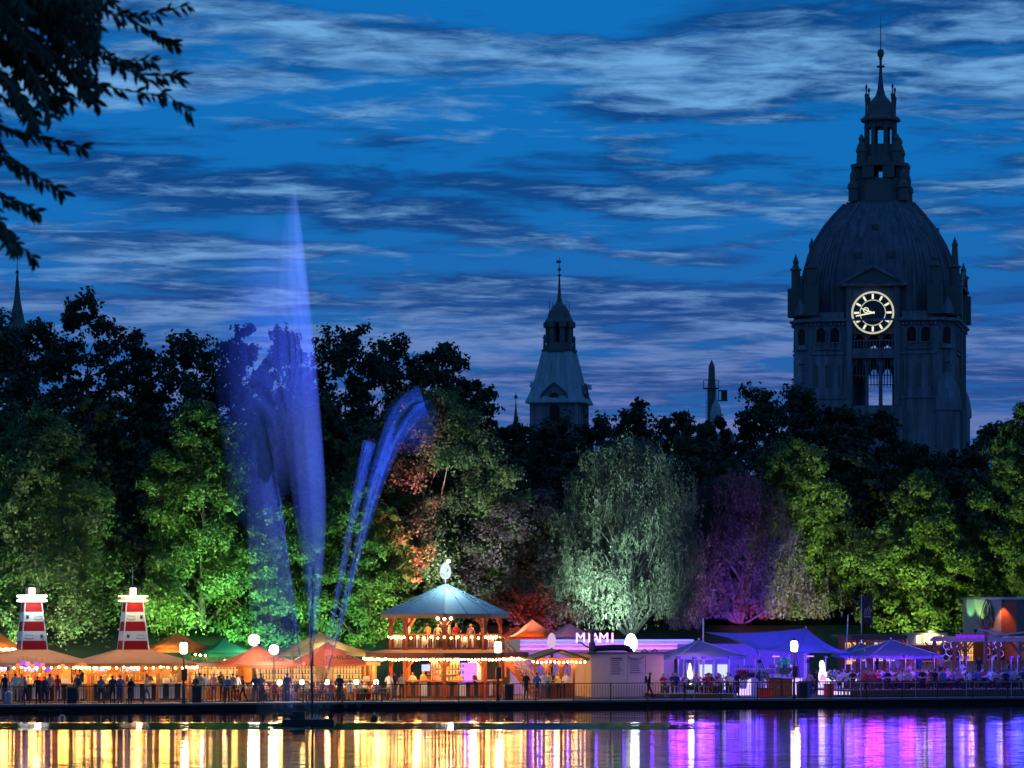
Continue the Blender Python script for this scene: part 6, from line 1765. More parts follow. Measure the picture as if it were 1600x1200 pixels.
def mushroom_heater(px, off, label):
    X, Y = S(px, off)
    t = thing('patio_heater', label, 'patio heater', (X, Y, DECK), 0.2)
    MB().lathe([(0.25, 0), (0.25, 0.7), (0.05, 0.75), (0.04, 2.0), (0.12, 2.02), (0.14, 2.2)], 10).build('column', M['steel'], t)
    MB().lathe([(0.45, 2.22), (0.42, 2.26), (0.05, 2.36)], 14).build('hood', M['steel'], t)
mushroom_heater(13, 3.0, 'steel mushroom heater before the white lit lighthouse kiosk')

# ================================================================== TIMBER BAR ON THE RIGHT
def timber_bar():
    X, Y = S(1480, 15.5); z = lambda py: Zp(py, Y) - DECK - 0.9
    t = thing('timber_bar', 'long dark bar with flat roof and lit sign behind the crowd', 'bar', (X, Y, DECK + 0.9), BA)
    h = z(995); w = 14.5
    MB().box((0, 2.2, h / 2), (w, 0.15, h)).build('back_wall', M['darkwood'], t)
    MB().box((0, 0.9, h + 0.08), (w + 0.6, 3.6, 0.16)).build('roof', M['roofgrey'], t)
    MB().box((0, -0.92, h - 0.02), (w + 0.62, 0.08, 0.34)).build('fascia', M['darkwood'], t)
    for x in np.linspace(-w / 2 + 0.2, w / 2 - 0.2, 8):
        braced_post(t, x, -0.7, 0, h - 0.2, 0.16, 'redwood', br=0.6)
    # tile counter fronts and openings
    for i in range(10):
        MB().box((-w / 2 + 0.9 + i * 1.42, 0.2, 0.6), (1.36, 0.1, 1.2)).build('counter_panel', M['palewood'], t)
    MB().box((0, 0.05, 1.25), (w - 0.5, 0.6, 0.08)).build('countertop', M['orangewood'], t)
    for i, x in enumerate((-6.0, -3.8, 2.2, 5.6)):
        MB().box((x, 2.08, 1.8), (1.5, 0.05, 1.5)).build('lit_back_panel', M['backlit'] if i % 2 else M['backlit_w'], t)
        for zz_ in (1.35, 1.75, 2.15):
            sh = MB().box((x, 1.95, zz_), (1.6, 0.2, 0.03)).build('shelf', M['darkwood'], t)
            bottles(sh, np.linspace(x - 0.7, x + 0.7, 9), 1.93, zz_ + 0.015, i)
    # painted screens with looping ornament
    for x, mm in ((0.55, 'neon_blue'), (3.9, 'neon_violet')):
        pn = MB().box((x, 0.55, 1.95), (1.5, 0.05, 1.7)).build('painted_screen', M['black'], t)
        lo = MB()
        for (cx, cz, r) in ((-0.3, 0.35, 0.3), (0.2, 0.45, 0.28), (-0.1, -0.05, 0.34), (0.38, -0.2, 0.26), (-0.42, -0.45, 0.25), (0.1, -0.55, 0.24)):
            lo.path([(x + cx + r * math.cos(a), 0.5, 1.95 + cz + r * 0.9 * math.sin(a)) for a in np.linspace(0, 2 * math.pi, 13)], 0.03, 4)
        stuff(lo.build('painted_loop', M['plastic_white'], pn))
    for (x, col, pw) in ((-6.2, (0.35, 0.10, 1.0), 50), (-4.2, (1.0, 0.6, 0.4), 40), (-2.2, (0.3, 0.12, 1.0), 50), (-0.3, (0.10, 0.14, 1.0), 60), (1.8, (1.0, 0.5, 0.12), 50), (4.0, (0.2, 0.12, 1.0), 55), (6.2, (1.0, 0.5, 0.2), 40)):
        MB().box((x, 0.5, h - 0.06), (0.4, 0.12, 0.08)).build('ceiling_light', M['strip_warm'], t)
        lamp('bar_glow', 'POINT', col, pw, t, (x, -0.1, h - 0.4), 0.2)
    # lit sign board with letters
    sg = MB().box((-2.0, -1.05, z(998)), (3.0, 0.12, 0.85)).build('sign_board', M['palewood'], t)
    text('letter', 'E DA A', 0.72, sg, (-1.75, -1.16, z(999.5)), material=M['letter_warm'], depth=0.03)
    MB().box((-2.0, -1.3, z(986.5)), (2.2, 0.16, 0.12)).build('sign_lamp', M['iron'], sg)
    lamp('sign_light', 'SPOT', (1.0, 0.80, 0.48), 200, t, (-1.7, -1.9, z(985)), 0.1, (-1.8, -1.1, z(999)), 100, 0.6)
    return t
timber_bar()
M['fascia_v'] = emit('violet_glow_fascia', (0.28, 0.02, 1.0), 0.9)  # violet light on the pergola boards given as their own glow
def pergola():
    X, Y = S(1545, 10.0); z = lambda py: Zp(py, Y) - DECK
    t = thing('pergola', 'timber pergola frame with pink and violet lit posts over the right tables', 'pergola', (X, Y, DECK), BA)
    h = z(1000)
    for x in (-3.3, -1.0, 1.5, 3.6):
        braced_post(t, x, -1.6, 0, h - 0.1 if x != -1.0 else z(968), 0.2, 'redwood', br=0.7)
        braced_post(t, x, 1.6, 0, h - 0.1, 0.2, 'redwood', br=0.7)
    for y in (-1.6, 1.6): MB().box((0.2, y, h + 0.02), (7.6, 0.16, 0.24)).build('beam', M['palewood'], t)
    for i in range(9): MB().box((-3.3 + i * 0.87, 0, h + 0.2), (0.09, 3.7, 0.12)).build('rafter', M['palewood'], t)
    for (x, col) in ((-1.0, (1.0, 0.12, 0.5)), (1.5, (1.0, 0.2, 0.35)), (-3.3, (1.0, 0.2, 0.3)), (3.6, (0.4, 0.2, 1.0))):
        MB().box((x, -2.0, 0.1), (0.2, 0.15, 0.15)).build('post_uplight', M['iron'], t)
        lamp('post_light', 'SPOT', col, 260, t, (x, -2.0, 0.25), 0.05, (x, -1.75, 2.0), 40, 0.6)
    for x in (-2.2, 0.6, 2.8):
        lamp('pergola_glow', 'POINT', (0.14, 0.10, 1.0), 55, t, (x, -0.4, h - 0.4), 0.2)
    for x, w in ((-2.2, 2.1), (2.7, 1.5)): MB().box((x, -1.72, h + 0.26), (w, 0.05, 0.22)).build('glow_fascia', M['fascia_v'], t)
    MB().bar((-1.6, -1.75, h + 0.75), (0.6, -1.75, h + 0.35), 0.1, 0.12).build('rail_bar', M['palewood'], t)
    MB().bar((-1.0, -1.75, h + 0.28), (3.9, -1.75, h + 0.72), 0.08, 0.1).build('rail_bar', M['palewood'], t)
    MB().tube((2.6, -1.75, h + 0.1), (2.6, -1.75, h + 1.3), 0.05, None, 6).build('stub_post', M['palewood'], t)
pergola()
def round_tower():
    X, Y = S(1578, 20); z = lambda py: Zp(py, Y) - DECK
    t = thing('advertising_tower', 'big round dark advertising tower with hand emblem and orange lit stripe', 'tower', (X, Y, DECK), 0)
    r = 3.35; z0_, z1_ = 0.0, z(937)
    seg = 20
    for i in range(seg):
        a0, a1 = R(-90 - 90) + 2 * math.pi * i / seg, R(-180) + 2 * math.pi * (i + 1) / seg
        p, q = (r * math.cos(a0), r * math.sin(a0)), (r * math.cos(a1), r * math.sin(a1))
        mid = (a0 + a1) / 2; dm = math.degrees(mid) % 360
        MB().prism([p, q, (q[0] * 0.97, q[1] * 0.97), (p[0] * 0.97, p[1] * 0.97)], 'z', z0_, z1_).build('wall_panel', M['panelgrey'] if dm < 247 else (M['redwood'] if dm < 264 else M['stone_dark']), t)
    MB().lathe([(r * 1.03, z1_), (r * 1.03, z1_ + 0.12), (r * 0.9, z1_ + 0.16)], 30).build('roof_rim', M['steel'], t)
    def on(a, zz_, push=0.05): return ((r + push) * math.cos(R(a)), (r + push) * math.sin(R(a)), zz_)
    # hand emblem built from curved strokes, with the plate behind
    zc_ = z(960)
    em = thing_part('hand_emblem', t)
    MB().prism([(-0.42, -0.95), (0.5, -0.95), (0.62, -0.5), (0.5, 0.4), (0.2, 1.05), (-0.05, 1.1), (-0.3, 0.6), (-0.5, -0.1)], 'y', -0.03, 0.03).build('emblem_plate', M['black'], em, on(234, zc_, 0.06), (0, 0, R(234 + 90)))
    strokes = [[(-0.35, -0.8), (-0.4, -0.2), (-0.2, 0.5), (0.02, 0.95), (0.1, 0.5), (0.05, -0.1)], [(0.05, -0.1), (0.2, 0.6), (0.3, 0.8), (0.38, 0.3), (0.3, -0.3)], [(-0.1, -0.8), (0.0, -0.35), (-0.22, 0.1), (-0.3, -0.3)], [(0.1, -0.8), (0.2, -0.4), (0.42, -0.2), (0.45, -0.7)], [(-0.4, -0.88), (0.45, -0.88)]]
    for s_ in strokes:
        MB().path([(x, -0.05, y) for x, y in s_], 0.035, 5).build('emblem_stroke', M['palewood'], em, on(234, zc_, 0.06), (0, 0, R(234 + 90)))
    text('printed_lettering', 'BAR', 0.3, em, on(234, zc_ - 1.02, 0.14), (R(90), 0, R(234 + 90)), M['palewood'], 0.01)
    for (a, col, pw, zz_) in ((226, (0.40, 0.95, 0.25), 60, z(985)), (206, (0.2, 0.8, 0.25), 50, z(985))):
        p = on(a, zz_, 0.7); MB().box(p, (0.2, 0.2, 0.2)).tube((p[0], p[1], 0), (p[0], p[1], p[2]), 0.03, None, 6).build('wall_uplight', M['iron'], t)
        lamp('uplight_beam', 'SPOT', col, pw * 6, t, (p[0], p[1], p[2] + 0.15), 0.06, on(a, z1_ + 0.3, 0.1), 62, 0.7)
    p = on(255, z1_ - 0.1, 0.35); MB().box(p, (0.2, 0.2, 0.16)).build('rim_lamp', M['iron'], t)
    lamp('rim_beam', 'SPOT', (1.0, 0.30, 0.06), 260, t, (p[0], p[1], p[2] - 0.12), 0.05, on(255, z1_ - 2.2, 0.0), 70, 0.7)
round_tower()
def banner(px, off, top, bot, foot, label):
    X, Y = S(px, off); z = lambda py: Zp(py, Y) - DECK
    t = thing('banner_flag', label, 'flag', (X, Y, DECK), 0)
    MB().tube((0, 0, 0), (0, 0, z(top - 2)), 0.045, 0.035, 8).build('pole', M['steel'], t)
    mb = MB(); w = 0.72; n = 6
    vs = [(0.05 + w * i / n, 0.05 * math.sin(i * 1.5 + j * 0.7), z(top) + (z(bot) - z(top)) * j / 10) for j in range(11) for i in range(n + 1)]
    fs = [(j * (n + 1) + i, j * (n + 1) + i + 1, (j + 1) * (n + 1) + i + 1, (j + 1) * (n + 1) + i) for j in range(10) for i in range(n)]
    mb._add(vs, fs).build('banner_cloth', cloth('dark_banner_cloth', (0.06, 0.055, 0.06), 0.2), t)
    for k2, (sx_, zz_) in enumerate(((0.22, 0.5), (0.36, 0.62), (0.5, 0.66), (0.62, 0.5))):
        MB().path([(sx_ - 0.06, -0.07, z(bot) + 0.62), (sx_, -0.08, z(bot) + 0.62 + zz_ * 0.5), (sx_ + 0.03, -0.08, z(bot) + 0.62 + zz_), (sx_ + 0.07, -0.08, z(bot) + 0.7 + zz_ * 0.3)], 0.016, 4).build('printed_finger', M['palewood'], t)
    MB().box((w / 2 + 0.06, -0.08, z(bot) + 0.55), (w * 0.7, 0.01, 0.07)).build('printed_lettering', M['palewood'], t)
    lamp('flag_light', 'SPOT', (1.0, 0.8, 0.6), 240, t, (0.4, -1.4, z(bot) - 1.2), 0.08, (0.4, 0, z(top) - 0.8), 60, 0.6)
banner(1346, 17, 931, 976, 1000, 'dark banner flag with hand emblem on a steel pole')

# ================================================================== RED LIT ROOFS BEHIND
tent(832, 24, 968, 996, 44, 4.0, M['orange_c'], 'small red and orange tent behind the pavilion stairs')
tent(808, 25.5, 978, 998, 34, 3.5, M['salmon'], 'small red tent beside the orange one behind the pavilion')
tent(890, 22, 974, 996, 42, 4.5, M['grey_blue_c'], 'dark grey tent roof under the pale birch')
for (px, off, col, p, l) in ((822, 21.5, (1.0, 0.10, 0.03), 480, 'red lamp on the bank before the small red tents'), (845, 21.5, (1.0, 0.35, 0.06), 260, 'orange lamp on the bank before the small red tents'),
                             (1030, 21, (0.12, 0.18, 1.0), 420, 'blue lamp behind the dazzling egg'), (250, 23, (0.9, 0.1, 0.35), 160, 'crimson lamp among the trunks behind the kiosk with the antenna'), (315, 24, (0.3, 0.1, 1.0), 220, 'violet lamp at the trunk behind the green tent')):
    X, Y = S(px, off); t = thing('ground_spot', l, 'lamp', (X, Y, ground_z(off)), 0, 'small lamps on the grass bank')
    MB().box((0, 0, 1.0), (0.25, 0.2, 0.2)).tube((0, 0, 0), (0, 0, 0.95), 0.03, None, 6).build('housing', M['iron'], t)
    lamp('lamp_light', 'POINT', col, p, t, (0, -0.1, 1.9), 0.15)

# paper lanterns under the roof of the first kiosk
for i, (px, py, c) in enumerate(((28, 1040, (1.0, 0.25, 0.10)), (36, 1036, (0.45, 0.12, 1.0)), (43, 1037, (1.0, 0.3, 0.6)), (50, 1041, (1.0, 0.35, 0.08)), (57, 1038, (0.5, 0.15, 1.0)), (66, 1039, (1.0, 0.2, 0.4)), (75, 1046, (0.4, 0.1, 1.0)), (86, 1050, (1.0, 0.2, 0.08)), (98, 1041, (1.0, 0.4, 0.1)))):
    X, Y = S(px, 7.0); z = Zp(py, Y)
    nm = {0: 'orange red', 1: 'violet', 2: 'pink', 3: 'orange', 4: 'light violet', 5: 'rose', 6: 'deep violet', 7: 'bright red', 8: 'amber'}[i]
    t = thing('paper_lantern', nm + ' paper lantern under the roof of the white lit kiosk', 'lantern', (X, Y, z), 0, 'paper lanterns of the kiosk')
    MB().sphere((0, 0, 0), 0.17, 10, 7, 0.9).build('shade', emit('lantern_paper_%d' % i, c, 1.1), t, smooth=True)
    MB().tube((0, 0, 0.15), (0, 0, 0.45), 0.01, None, 4).build('cord', M['black'], t)

# raised wooden decks of the terraces
def raised_deck(p0, p1, off0, off1, h, label):
    s0, s1 = s_of(p0, off0), s_of(p1, off0); L = s1 - s0
    t = thing('terrace_deck', label, 'deck', (*bank((s0 + s1) / 2, off0), DECK), BA, 'raised terrace decks')
    MB().box((0, (off1 - off0) / 2 + 0.02, h - 0.08), (L - 0.06, off1 - off0 - 0.05, 0.08)).build('platform', M['darkwood'], t)
    n = max(4, round(L / 0.9))
    for i in range(n): MB().box((-L / 2 + L * (i + 0.5) / n, 0.0, h / 2 - 0.02), (L / n - 0.03, 0.05, h - 0.06)).build('skirt_board', M['darkwood'], t)
    nb = 8
    for i in range(nb): MB().box((0, (off1 - off0) * (i + 0.5) / nb, h - 0.02), (L, (off1 - off0) / nb - 0.03, 0.035)).build('deck_board', M['palewood'], t)
raised_deck(1328, 1640, 2.6, 10.2, 0.5, 'low wooden deck carrying the crowded violet tables')
raised_deck(1328, 1640, 10.25, 18.6, 0.9, 'higher wooden deck carrying the long dark bar')
raised_deck(1044, 1146, 3.9, 9.0, 0.3, 'wooden deck under the grey blue parasol tables')

# ================================================================== TABLES, BENCHES, PEOPLE
tb_top = MB().box((0, 0, 0.74), (2.0, 0.62, 0.05)).mesh('table_top')
tb_leg = MB().bar((-0.28, 0, 0), (0.22, 0, 0.71), 0.05, 0.05).bar((0.28, 0, 0), (-0.22, 0, 0.71), 0.05, 0.05).mesh('leg_frame')
bn_top = MB().box((0, 0, 0.46), (2.0, 0.28, 0.05)).mesh('seat')
bn_leg = MB().box((0, 0, 0.22), (0.05, 0.24, 0.44)).mesh('leg')
def table(s, off, label, mat_='palewood', group='tables behind the railing', dz=0.0):
    t = thing('beer_table', label, 'table', (*bank(s, off), DECK + dz), BA, group)
    link('table_top', tb_top, M[mat_], t)
    for x in (-0.8, 0.8): link('leg_frame', tb_leg, M['iron'], t, (x, 0, 0), (0, 0, R(90)))
    return t
def bench(s, off, label, group='benches at the tables', dz=0.0):
    t = thing('bench', label, 'bench', (*bank(s, off), DECK + dz), BA, group)
    link('seat', bn_top, M['orangewood'], t)
    for x in (-0.8, 0.8): link('leg', bn_leg, M['iron'], t, (x, 0, 0))
    return t
def table_lamp(s, off, label, z=0.77):
    t = thing('table_lamp', label, 'table lamp', (*bank(s, off), DECK + z), BA, 'glowing globe lamps on the tables')
    MB().lathe([(0.1, 0), (0.1, 0.02), (0.025, 0.05), (0.025, 0.22)], 8).build('foot', M['iron'], t)
    MB().sphere((0, 0, 0.36), 0.16, 12, 8).build('lamp_globe', M['tablelamp'], t, smooth=True)
    lamp('lamp_light', 'POINT', WARM, 42, t, (0, -0.3, 0.5), 0.15)

# ---- bodies: one continuous skinned surface per pose, regions by nearest bone
def body(pose):
    J = {'pelvis': (0, 0, .95), 'waist': (0, 0, 1.12), 'chest': (0, 0, 1.34), 'neck': (0, 0.0, 1.50), 'head1': (0, -.015, 1.585), 'head2': (0, -.02, 1.66), 'head3': (0, 0, 1.735)}
    for s_, n_ in ((-1, 'l'), (1, 'r')):
        J['hip' + n_] = (s_ * .095, 0, .88); J['knee' + n_] = (s_ * .105, -.02, .48); J['ank' + n_] = (s_ * .11, .02, .09); J['toe' + n_] = (s_ * .12, -.15, .04)
        J['sh' + n_] = (s_ * .175, 0, 1.41); J['el' + n_] = (s_ * .25, .03, 1.13); J['wr' + n_] = (s_ * .26, -.06, .90); J['ha' + n_] = (s_ * .255, -.09, .81)
    def sh(keys, d):
        for k in keys: J[k] = tuple(np.array(J[k]) + d)
    up = ['waist', 'chest', 'neck', 'head1', 'head2', 'head3', 'shl', 'ell', 'wrl', 'hal', 'shr', 'elr', 'wrr', 'har']
    if pose in ('sit', 'sit_talk', 'sit_drink'):
        sh(list(J), (0, 0, -.38))
        for s_, n_ in ((-1, 'l'), (1, 'r')):
            J['hip' + n_] = (s_ * .1, -.02, .55); J['knee' + n_] = (s_ * .12, -.44, .53); J['ank' + n_] = (s_ * .12, -.40, .09); J['toe' + n_] = (s_ * .13, -.56, .04)
            J['el' + n_] = (s_ * .25, -.12, .82); J['wr' + n_] = (s_ * .17, -.36, .84); J['ha' + n_] = (s_ * .13, -.44, .85)
        if pose == 'sit_talk':
            J['elr'] = (.30, -.14, .88); J['wrr'] = (.30, -.30, 1.06); J['har'] = (.28, -.34, 1.14)
            sh(['chest', 'neck', 'head1', 'head2', 'head3', 'shl', 'shr'], (0, -.07, -.01))
        if pose == 'sit_drink':
            J['ell'] = (-.28, -.2, .92); J['wrl'] = (-.12, -.28, 1.10); J['hal'] = (-.07, -.27, 1.18)
    if pose == 'lean':
        sh(['waist'], (0, -.05, 0)); sh(['chest', 'shl', 'shr'], (0, -.16, -.03)); sh(['neck', 'head1', 'head2', 'head3'], (0, -.26, -.07))
        for s_, n_ in ((-1, 'l'), (1, 'r')):
            J['el' + n_] = (s_ * .24, -.30, 1.10); J['wr' + n_] = (s_ * .16, -.48, 1.06); J['ha' + n_] = (s_ * .12, -.56, 1.06)
        J['kneer'] = (.105, -.10, .49); J['ankr'] = (.11, .06, .09); J['toer'] = (.12, -.11, .04)
    if pose == 'talk':
        J['elr'] = (.27, -.04, 1.14); J['wrr'] = (.22, -.24, 1.22); J['har'] = (.19, -.31, 1.27)
        J['kneel'] = (-.12, -.05, .48)
    if pose == 'walk':
        J['kneel'] = (-.10, -.17, .52); J['ankl'] = (-.10, -.20, .10); J['toel'] = (-.10, -.37, .07)
        J['kneer'] = (.10, .07, .48); J['ankr'] = (.10, .27, .14); J['toer'] = (.10, .13, .04)
        J['ell'] = (-.25, .12, 1.14); J['wrl'] = (-.25, .10, .92); J['hal'] = (-.25, .07, .83)
        J['elr'] = (.25, -.05, 1.13); J['wrr'] = (.24, -.22, .97); J['har'] = (.23, -.28, .90)
        sh(['chest', 'neck', 'head1', 'head2', 'head3', 'shl', 'shr'], (0, -.05, 0))
    if pose == 'serve':
        for s_, n_ in ((-1, 'l'), (1, 'r')):
            J['el' + n_] = (s_ * .26, -.06, 1.14); J['wr' + n_] = (s_ * .16, -.30, 1.14); J['ha' + n_] = (s_ * .12, -.38, 1.16)
    rad = {'pelvis': (.155, .115), 'waist': (.13, .10), 'chest': (.165, .115), 'neck': (.055, .055), 'head1': (.075, .085), 'head2': (.082, .10), 'head3': (.06, .075)}
    for n_ in 'lr':
        rad.update({'hip' + n_: (.095, .10), 'knee' + n_: (.062, .062), 'ank' + n_: (.042, .045), 'toe' + n_: (.042, .03), 'sh' + n_: (.065, .065), 'el' + n_: (.045, .045), 'wr' + n_: (.031, .028), 'ha' + n_: (.040, .022)})
    E = [('pelvis', 'waist'), ('waist', 'chest'), ('chest', 'neck'), ('neck', 'head1'), ('head1', 'head2'), ('head2', 'head3')]
    for n_ in 'lr':
        E += [('pelvis', 'hip' + n_), ('hip' + n_, 'knee' + n_), ('knee' + n_, 'ank' + n_), ('ank' + n_, 'toe' + n_), ('chest', 'sh' + n_), ('sh' + n_, 'el' + n_), ('el' + n_, 'wr' + n_), ('wr' + n_, 'ha' + n_)]
    names = list(J); ix = {k: i for i, k in enumerate(names)}
    me = bpy.data.meshes.new('body_' + pose); me.from_pydata([J[k] for k in names], [(ix[a], ix[b]) for a, b in E], [])
    o = bpy.data.objects.new('body_' + pose, me); COL.objects.link(o)
    o.modifiers.new('skin', 'SKIN')
    for k in names:
        v = me.skin_vertices[0].data[ix[k]]; v.radius = rad[k]; v.use_root = (k == 'pelvis')
    sub = o.modifiers.new('sub', 'SUBSURF'); sub.levels = 1
    dg = bpy.context.evaluated_depsgraph_get(); dg.update()
    out = bpy.data.meshes.new_from_object(o.evaluated_get(dg)); out.name = 'body_' + pose
    bpy.data.objects.remove(o)
    bm = bmesh.new(); bm.from_mesh(out)
    reg = {}
    for a, b in E:
        g = 1
        if a.startswith('head') or b.startswith('head'): g = 0
        elif a[:2] in ('el', 'wr'): g = 0
        elif a[:3] == 'hip' or b[:3] == 'hip' or a[:4] == 'knee': g = 2
        elif a[:3] == 'ank': g = 4
        reg[(a, b)] = g
    segs = [(Vector(J[a]), Vector(J[b]), reg[(a, b)]) for a, b in E]
    hc = Vector(J['head2'])
    for f in bm.faces:
        c = f.calc_center_median(); best = (9, 1)
        for p, q, g in segs:
            d = q - p; t_ = max(0, min(1, (c - p).dot(d) / d.length_squared)); dist = (c - p - d * t_).length
            if dist < best[0]: best = (dist, g)
        g = best[1]
        if g == 0 and (c - hc).length < 0.19 and c.z > hc.z - 0.07 and (c.y > hc.y - 0.035 or c.z > hc.z + 0.055): g = 3
        f.material_index = g; f.smooth = True
    # fingers, nose, ears, eyes welded into the same mesh
    def taper(p, q, r0, r1, g, n=5):
        mb = MB().tube(p, q, r0, r1, n)
        vs = [bm.verts.new(v) for v in mb.v]
        for fc in mb.f:
            ff = bm.faces.new([vs[i] for i in fc]); ff.material_index = g
    for n_, s_ in (('l', -1), ('r', 1)):
        w, h = Vector(J['wr' + n_]), Vector(J['ha' + n_]); d = (h - w).normalized(); side = d.cross(Vector((0, -1, 0.3))).normalized()
        crl = Vector((0, -0.4, -0.3)) if abs(d.z) > .5 else Vector((0, -.2, -.6))
        for k_, (o_, L_) in enumerate(((-.026, .066), (-.009, .078), (.009, .074), (.025, .056))):
            b_ = h + d * .012 + side * o_; m_ = b_ + d * L_ * .55; e_ = m_ + (d + crl).normalized() * L_ * .5
            taper(b_, m_, .0095, .0085, 0); taper(m_, e_, .0085, .006, 0)
        tp = (w + h) / 2 - side * s_ * .03; tm = tp + (d * .6 - side * s_ * .8).normalized() * .04
        taper(tp, tm, .011, .009, 0); taper(tm, tm + d * .03, .009, .006, 0)
    hy = hc.y - 0.092
    taper((0, hy + .012, hc.z + .01), (0, hy - .016, hc.z - .022), .008, .013, 0)
    taper((-.02, hy + .008, hc.z - .058), (.02, hy + .008, hc.z - .058), .006, .006, 4)
    for s_ in (-1, 1):
        taper((s_ * .03, hy + .012, hc.z + .012), (s_ * .03, hy - .002, hc.z + .012), .009, .007, 4)
        taper((s_ * .078, hc.y + .01, hc.z - .02), (s_ * .09, hc.y + .02, hc.z + .03), .018, .02, 0)
    bm.to_mesh(out); bm.free()
    for mname in ('skin', 'shirt', 'trousers', 'hair', 'shoes'): out.materials.append(None)
    return out
BODY = {p: body(p) for p in ('stand', 'talk', 'walk', 'lean', 'serve', 'sit', 'sit_talk', 'sit_drink')}
def cm(n, c): return mat('fabric_' + n, c, 0.85, var=0.12, scale=8)
SK = [cm('skin_%d' % i, c) for i, c in enumerate(((0.50, 0.32, 0.24), (0.42, 0.26, 0.18), (0.56, 0.38, 0.29), (0.22, 0.13, 0.085)))]
HR = [cm('hair_%d' % i, c) for i, c in enumerate(((0.03, 0.02, 0.015), (0.10, 0.06, 0.03), (0.30, 0.20, 0.09), (0.018, 0.016, 0.016)))]
CL = {n: cm(n.replace(' ', '_'), c) for n, c in {'black': (0.015, 0.015, 0.017), 'navy': (0.02, 0.03, 0.09), 'blue': (0.06, 0.14, 0.36), 'white': (0.66, 0.65, 0.62), 'grey': (0.22, 0.22, 0.23), 'red': (0.42, 0.04, 0.04), 'pink': (0.60, 0.28, 0.30),
      'beige': (0.46, 0.38, 0.27), 'khaki': (0.22, 0.19, 0.10), 'yellow': (0.62, 0.42, 0.10), 'green': (0.07, 0.18, 0.08), 'jeans': (0.07, 0.10, 0.20), 'dark': (0.03, 0.03, 0.034)}.items()}
prng = random.Random(77)
def person(px, off, pose, face, shirt, trousers, where, z=0.0, group=None, s=None, extra=None, at=None):
    """face: degrees, 0 looks towards the lake"""
    X, Y = at if at else S(px, off)
    act = {'stand': 'standing', 'talk': 'gesturing', 'walk': 'walking', 'lean': 'leaning', 'serve': 'serving', 'sit': 'seated', 'sit_talk': 'seated gesturing', 'sit_drink': 'seated drinking'}[pose]
    o = bpy.data.objects.new('person', BODY[pose]); COL.objects.link(o)
    k = s or prng.uniform(0.94, 1.04)
    o.location = (X, Y, DECK + z); o.rotation_euler = (0, 0, BA + R(face)); o.scale = (k, k, k)
    for i, mm in enumerate((prng.choice(SK), CL[shirt], CL[trousers], prng.choice(HR), CL['dark'])):
        o.material_slots[i].link = 'OBJECT'; o.material_slots[i].material = mm
    tag(o, 'person in %s top %s %s' % (shirt, act, where), 'person', group or ('people ' + where))
    return o
# strollers along the railing
W1 = 'by the railing before the kiosks'
for a in [(60, 1.0, 'lean', 180, 'black', 'dark'), (70, 1.6, 'talk', 200, 'navy', 'dark'), (176, 1.3, 'stand', 170, 'navy', 'dark'), (188, 1.3, 'talk', 190, 'blue', 'jeans'), (203, 1.2, 'lean', 10, 'black', 'dark'), (228, 1.8, 'walk', 90, 'beige', 'jeans'),
          (158, 2.4, 'stand', 150, 'grey', 'dark'), (40, 2.0, 'walk', -90, 'grey', 'dark')]:
    person(*a, W1)
W2 = 'by the railing before the salmon parasols'
for a in [(355, 1.2, 'stand', 180, 'blue', 'dark'), (380, 1.7, 'walk', -90, 'navy', 'dark'), (399, 1.4, 'talk', 150, 'navy', 'jeans'), (408, 1.5, 'stand', -150, 'grey', 'dark'), (449, 1.9, 'stand', 180, 'black', 'dark'), (531, 1.2, 'lean', 170, 'navy', 'dark'), (306, 2.5, 'stand', 120, 'black', 'dark')]:
    person(*a, W2)
W3 = 'on the promenade beside the pavilion stairs'
person(822, 1.6, 'talk', 20, 'black', 'dark', W3); person(839, 1.4, 'stand', 190, 'blue', 'jeans', W3)
W4 = 'walking past the grey container with a backpack'
p_ = person(1014, 1.2, 'walk', 70, 'black', 'dark', 'past the grey container with a backpack')
bp_ = MB().box((0, 0.19, 1.26), (0.3, 0.18, 0.44), top=0.85).mesh('backpack')
link('backpack', bp_, CL['navy'], p_)
# customers and staff of the kiosks
WA = 'in front of the kiosk with the white lit gallery'
for a in [(8, 6.4, 'stand', 180, 'black', 'jeans'), (24, 6.2, 'talk', 165, 'white', 'beige'), (34, 6.6, 'stand', 200, 'beige', 'jeans'), (78, 6.0, 'stand', 180, 'pink', 'dark'), (90, 6.3, 'talk', 150, 'red', 'jeans'), (121, 5.2, 'stand', 185, 'khaki', 'beige')]:
    person(*a, WA)
bp2 = [o for o in COL.objects if o.get('label', '').startswith('person in khaki')][-1]
link('backpack', bp_, CL['beige'], bp2)
for a in [(45, 9.2, 'serve', 0, 'white', 'dark'), (62, 9.6, 'serve', 10, 'red', 'dark'), (30, 9.4, 'serve', -15, 'black', 'dark')]:
    person(*a, 'behind the counter of the kiosk with the white lit gallery')
for a in [(172, 9.0, 'serve', -10, 'beige', 'dark'), (187, 9.2, 'stand', 15, 'pink', 'dark'), (198, 8.8, 'serve', 30, 'black', 'dark'), (233, 8.9, 'serve', 10, 'navy', 'dark'), (241, 9.3, 'talk', -20, 'white', 'dark'), (251, 8.8, 'serve', -30, 'grey', 'dark'), (268, 9.0, 'stand', 40, 'khaki', 'dark')]:
    person(*a, 'behind the counter of the kiosk with the antenna')
WB = 'queuing at the stall under the green tent'
for a in [(312, 5.4, 'stand', 170, 'beige', 'beige'), (320, 5.8, 'talk', 190, 'white', 'beige'), (334, 6.2, 'stand', 160, 'pink', 'jeans'), (347, 5.4, 'stand', 210, 'black', 'dark'), (364, 5.8, 'talk', 140, 'grey', 'dark'), (370, 6.6, 'stand', 180, 'white', 'dark')]:
    person(*a, WB)
for a in [(330, 11.3, 'serve', 0, 'white', 'dark'), (345, 11.3, 'serve', 10, 'black', 'dark')]: person(*a, 'behind the bar under the green tent')
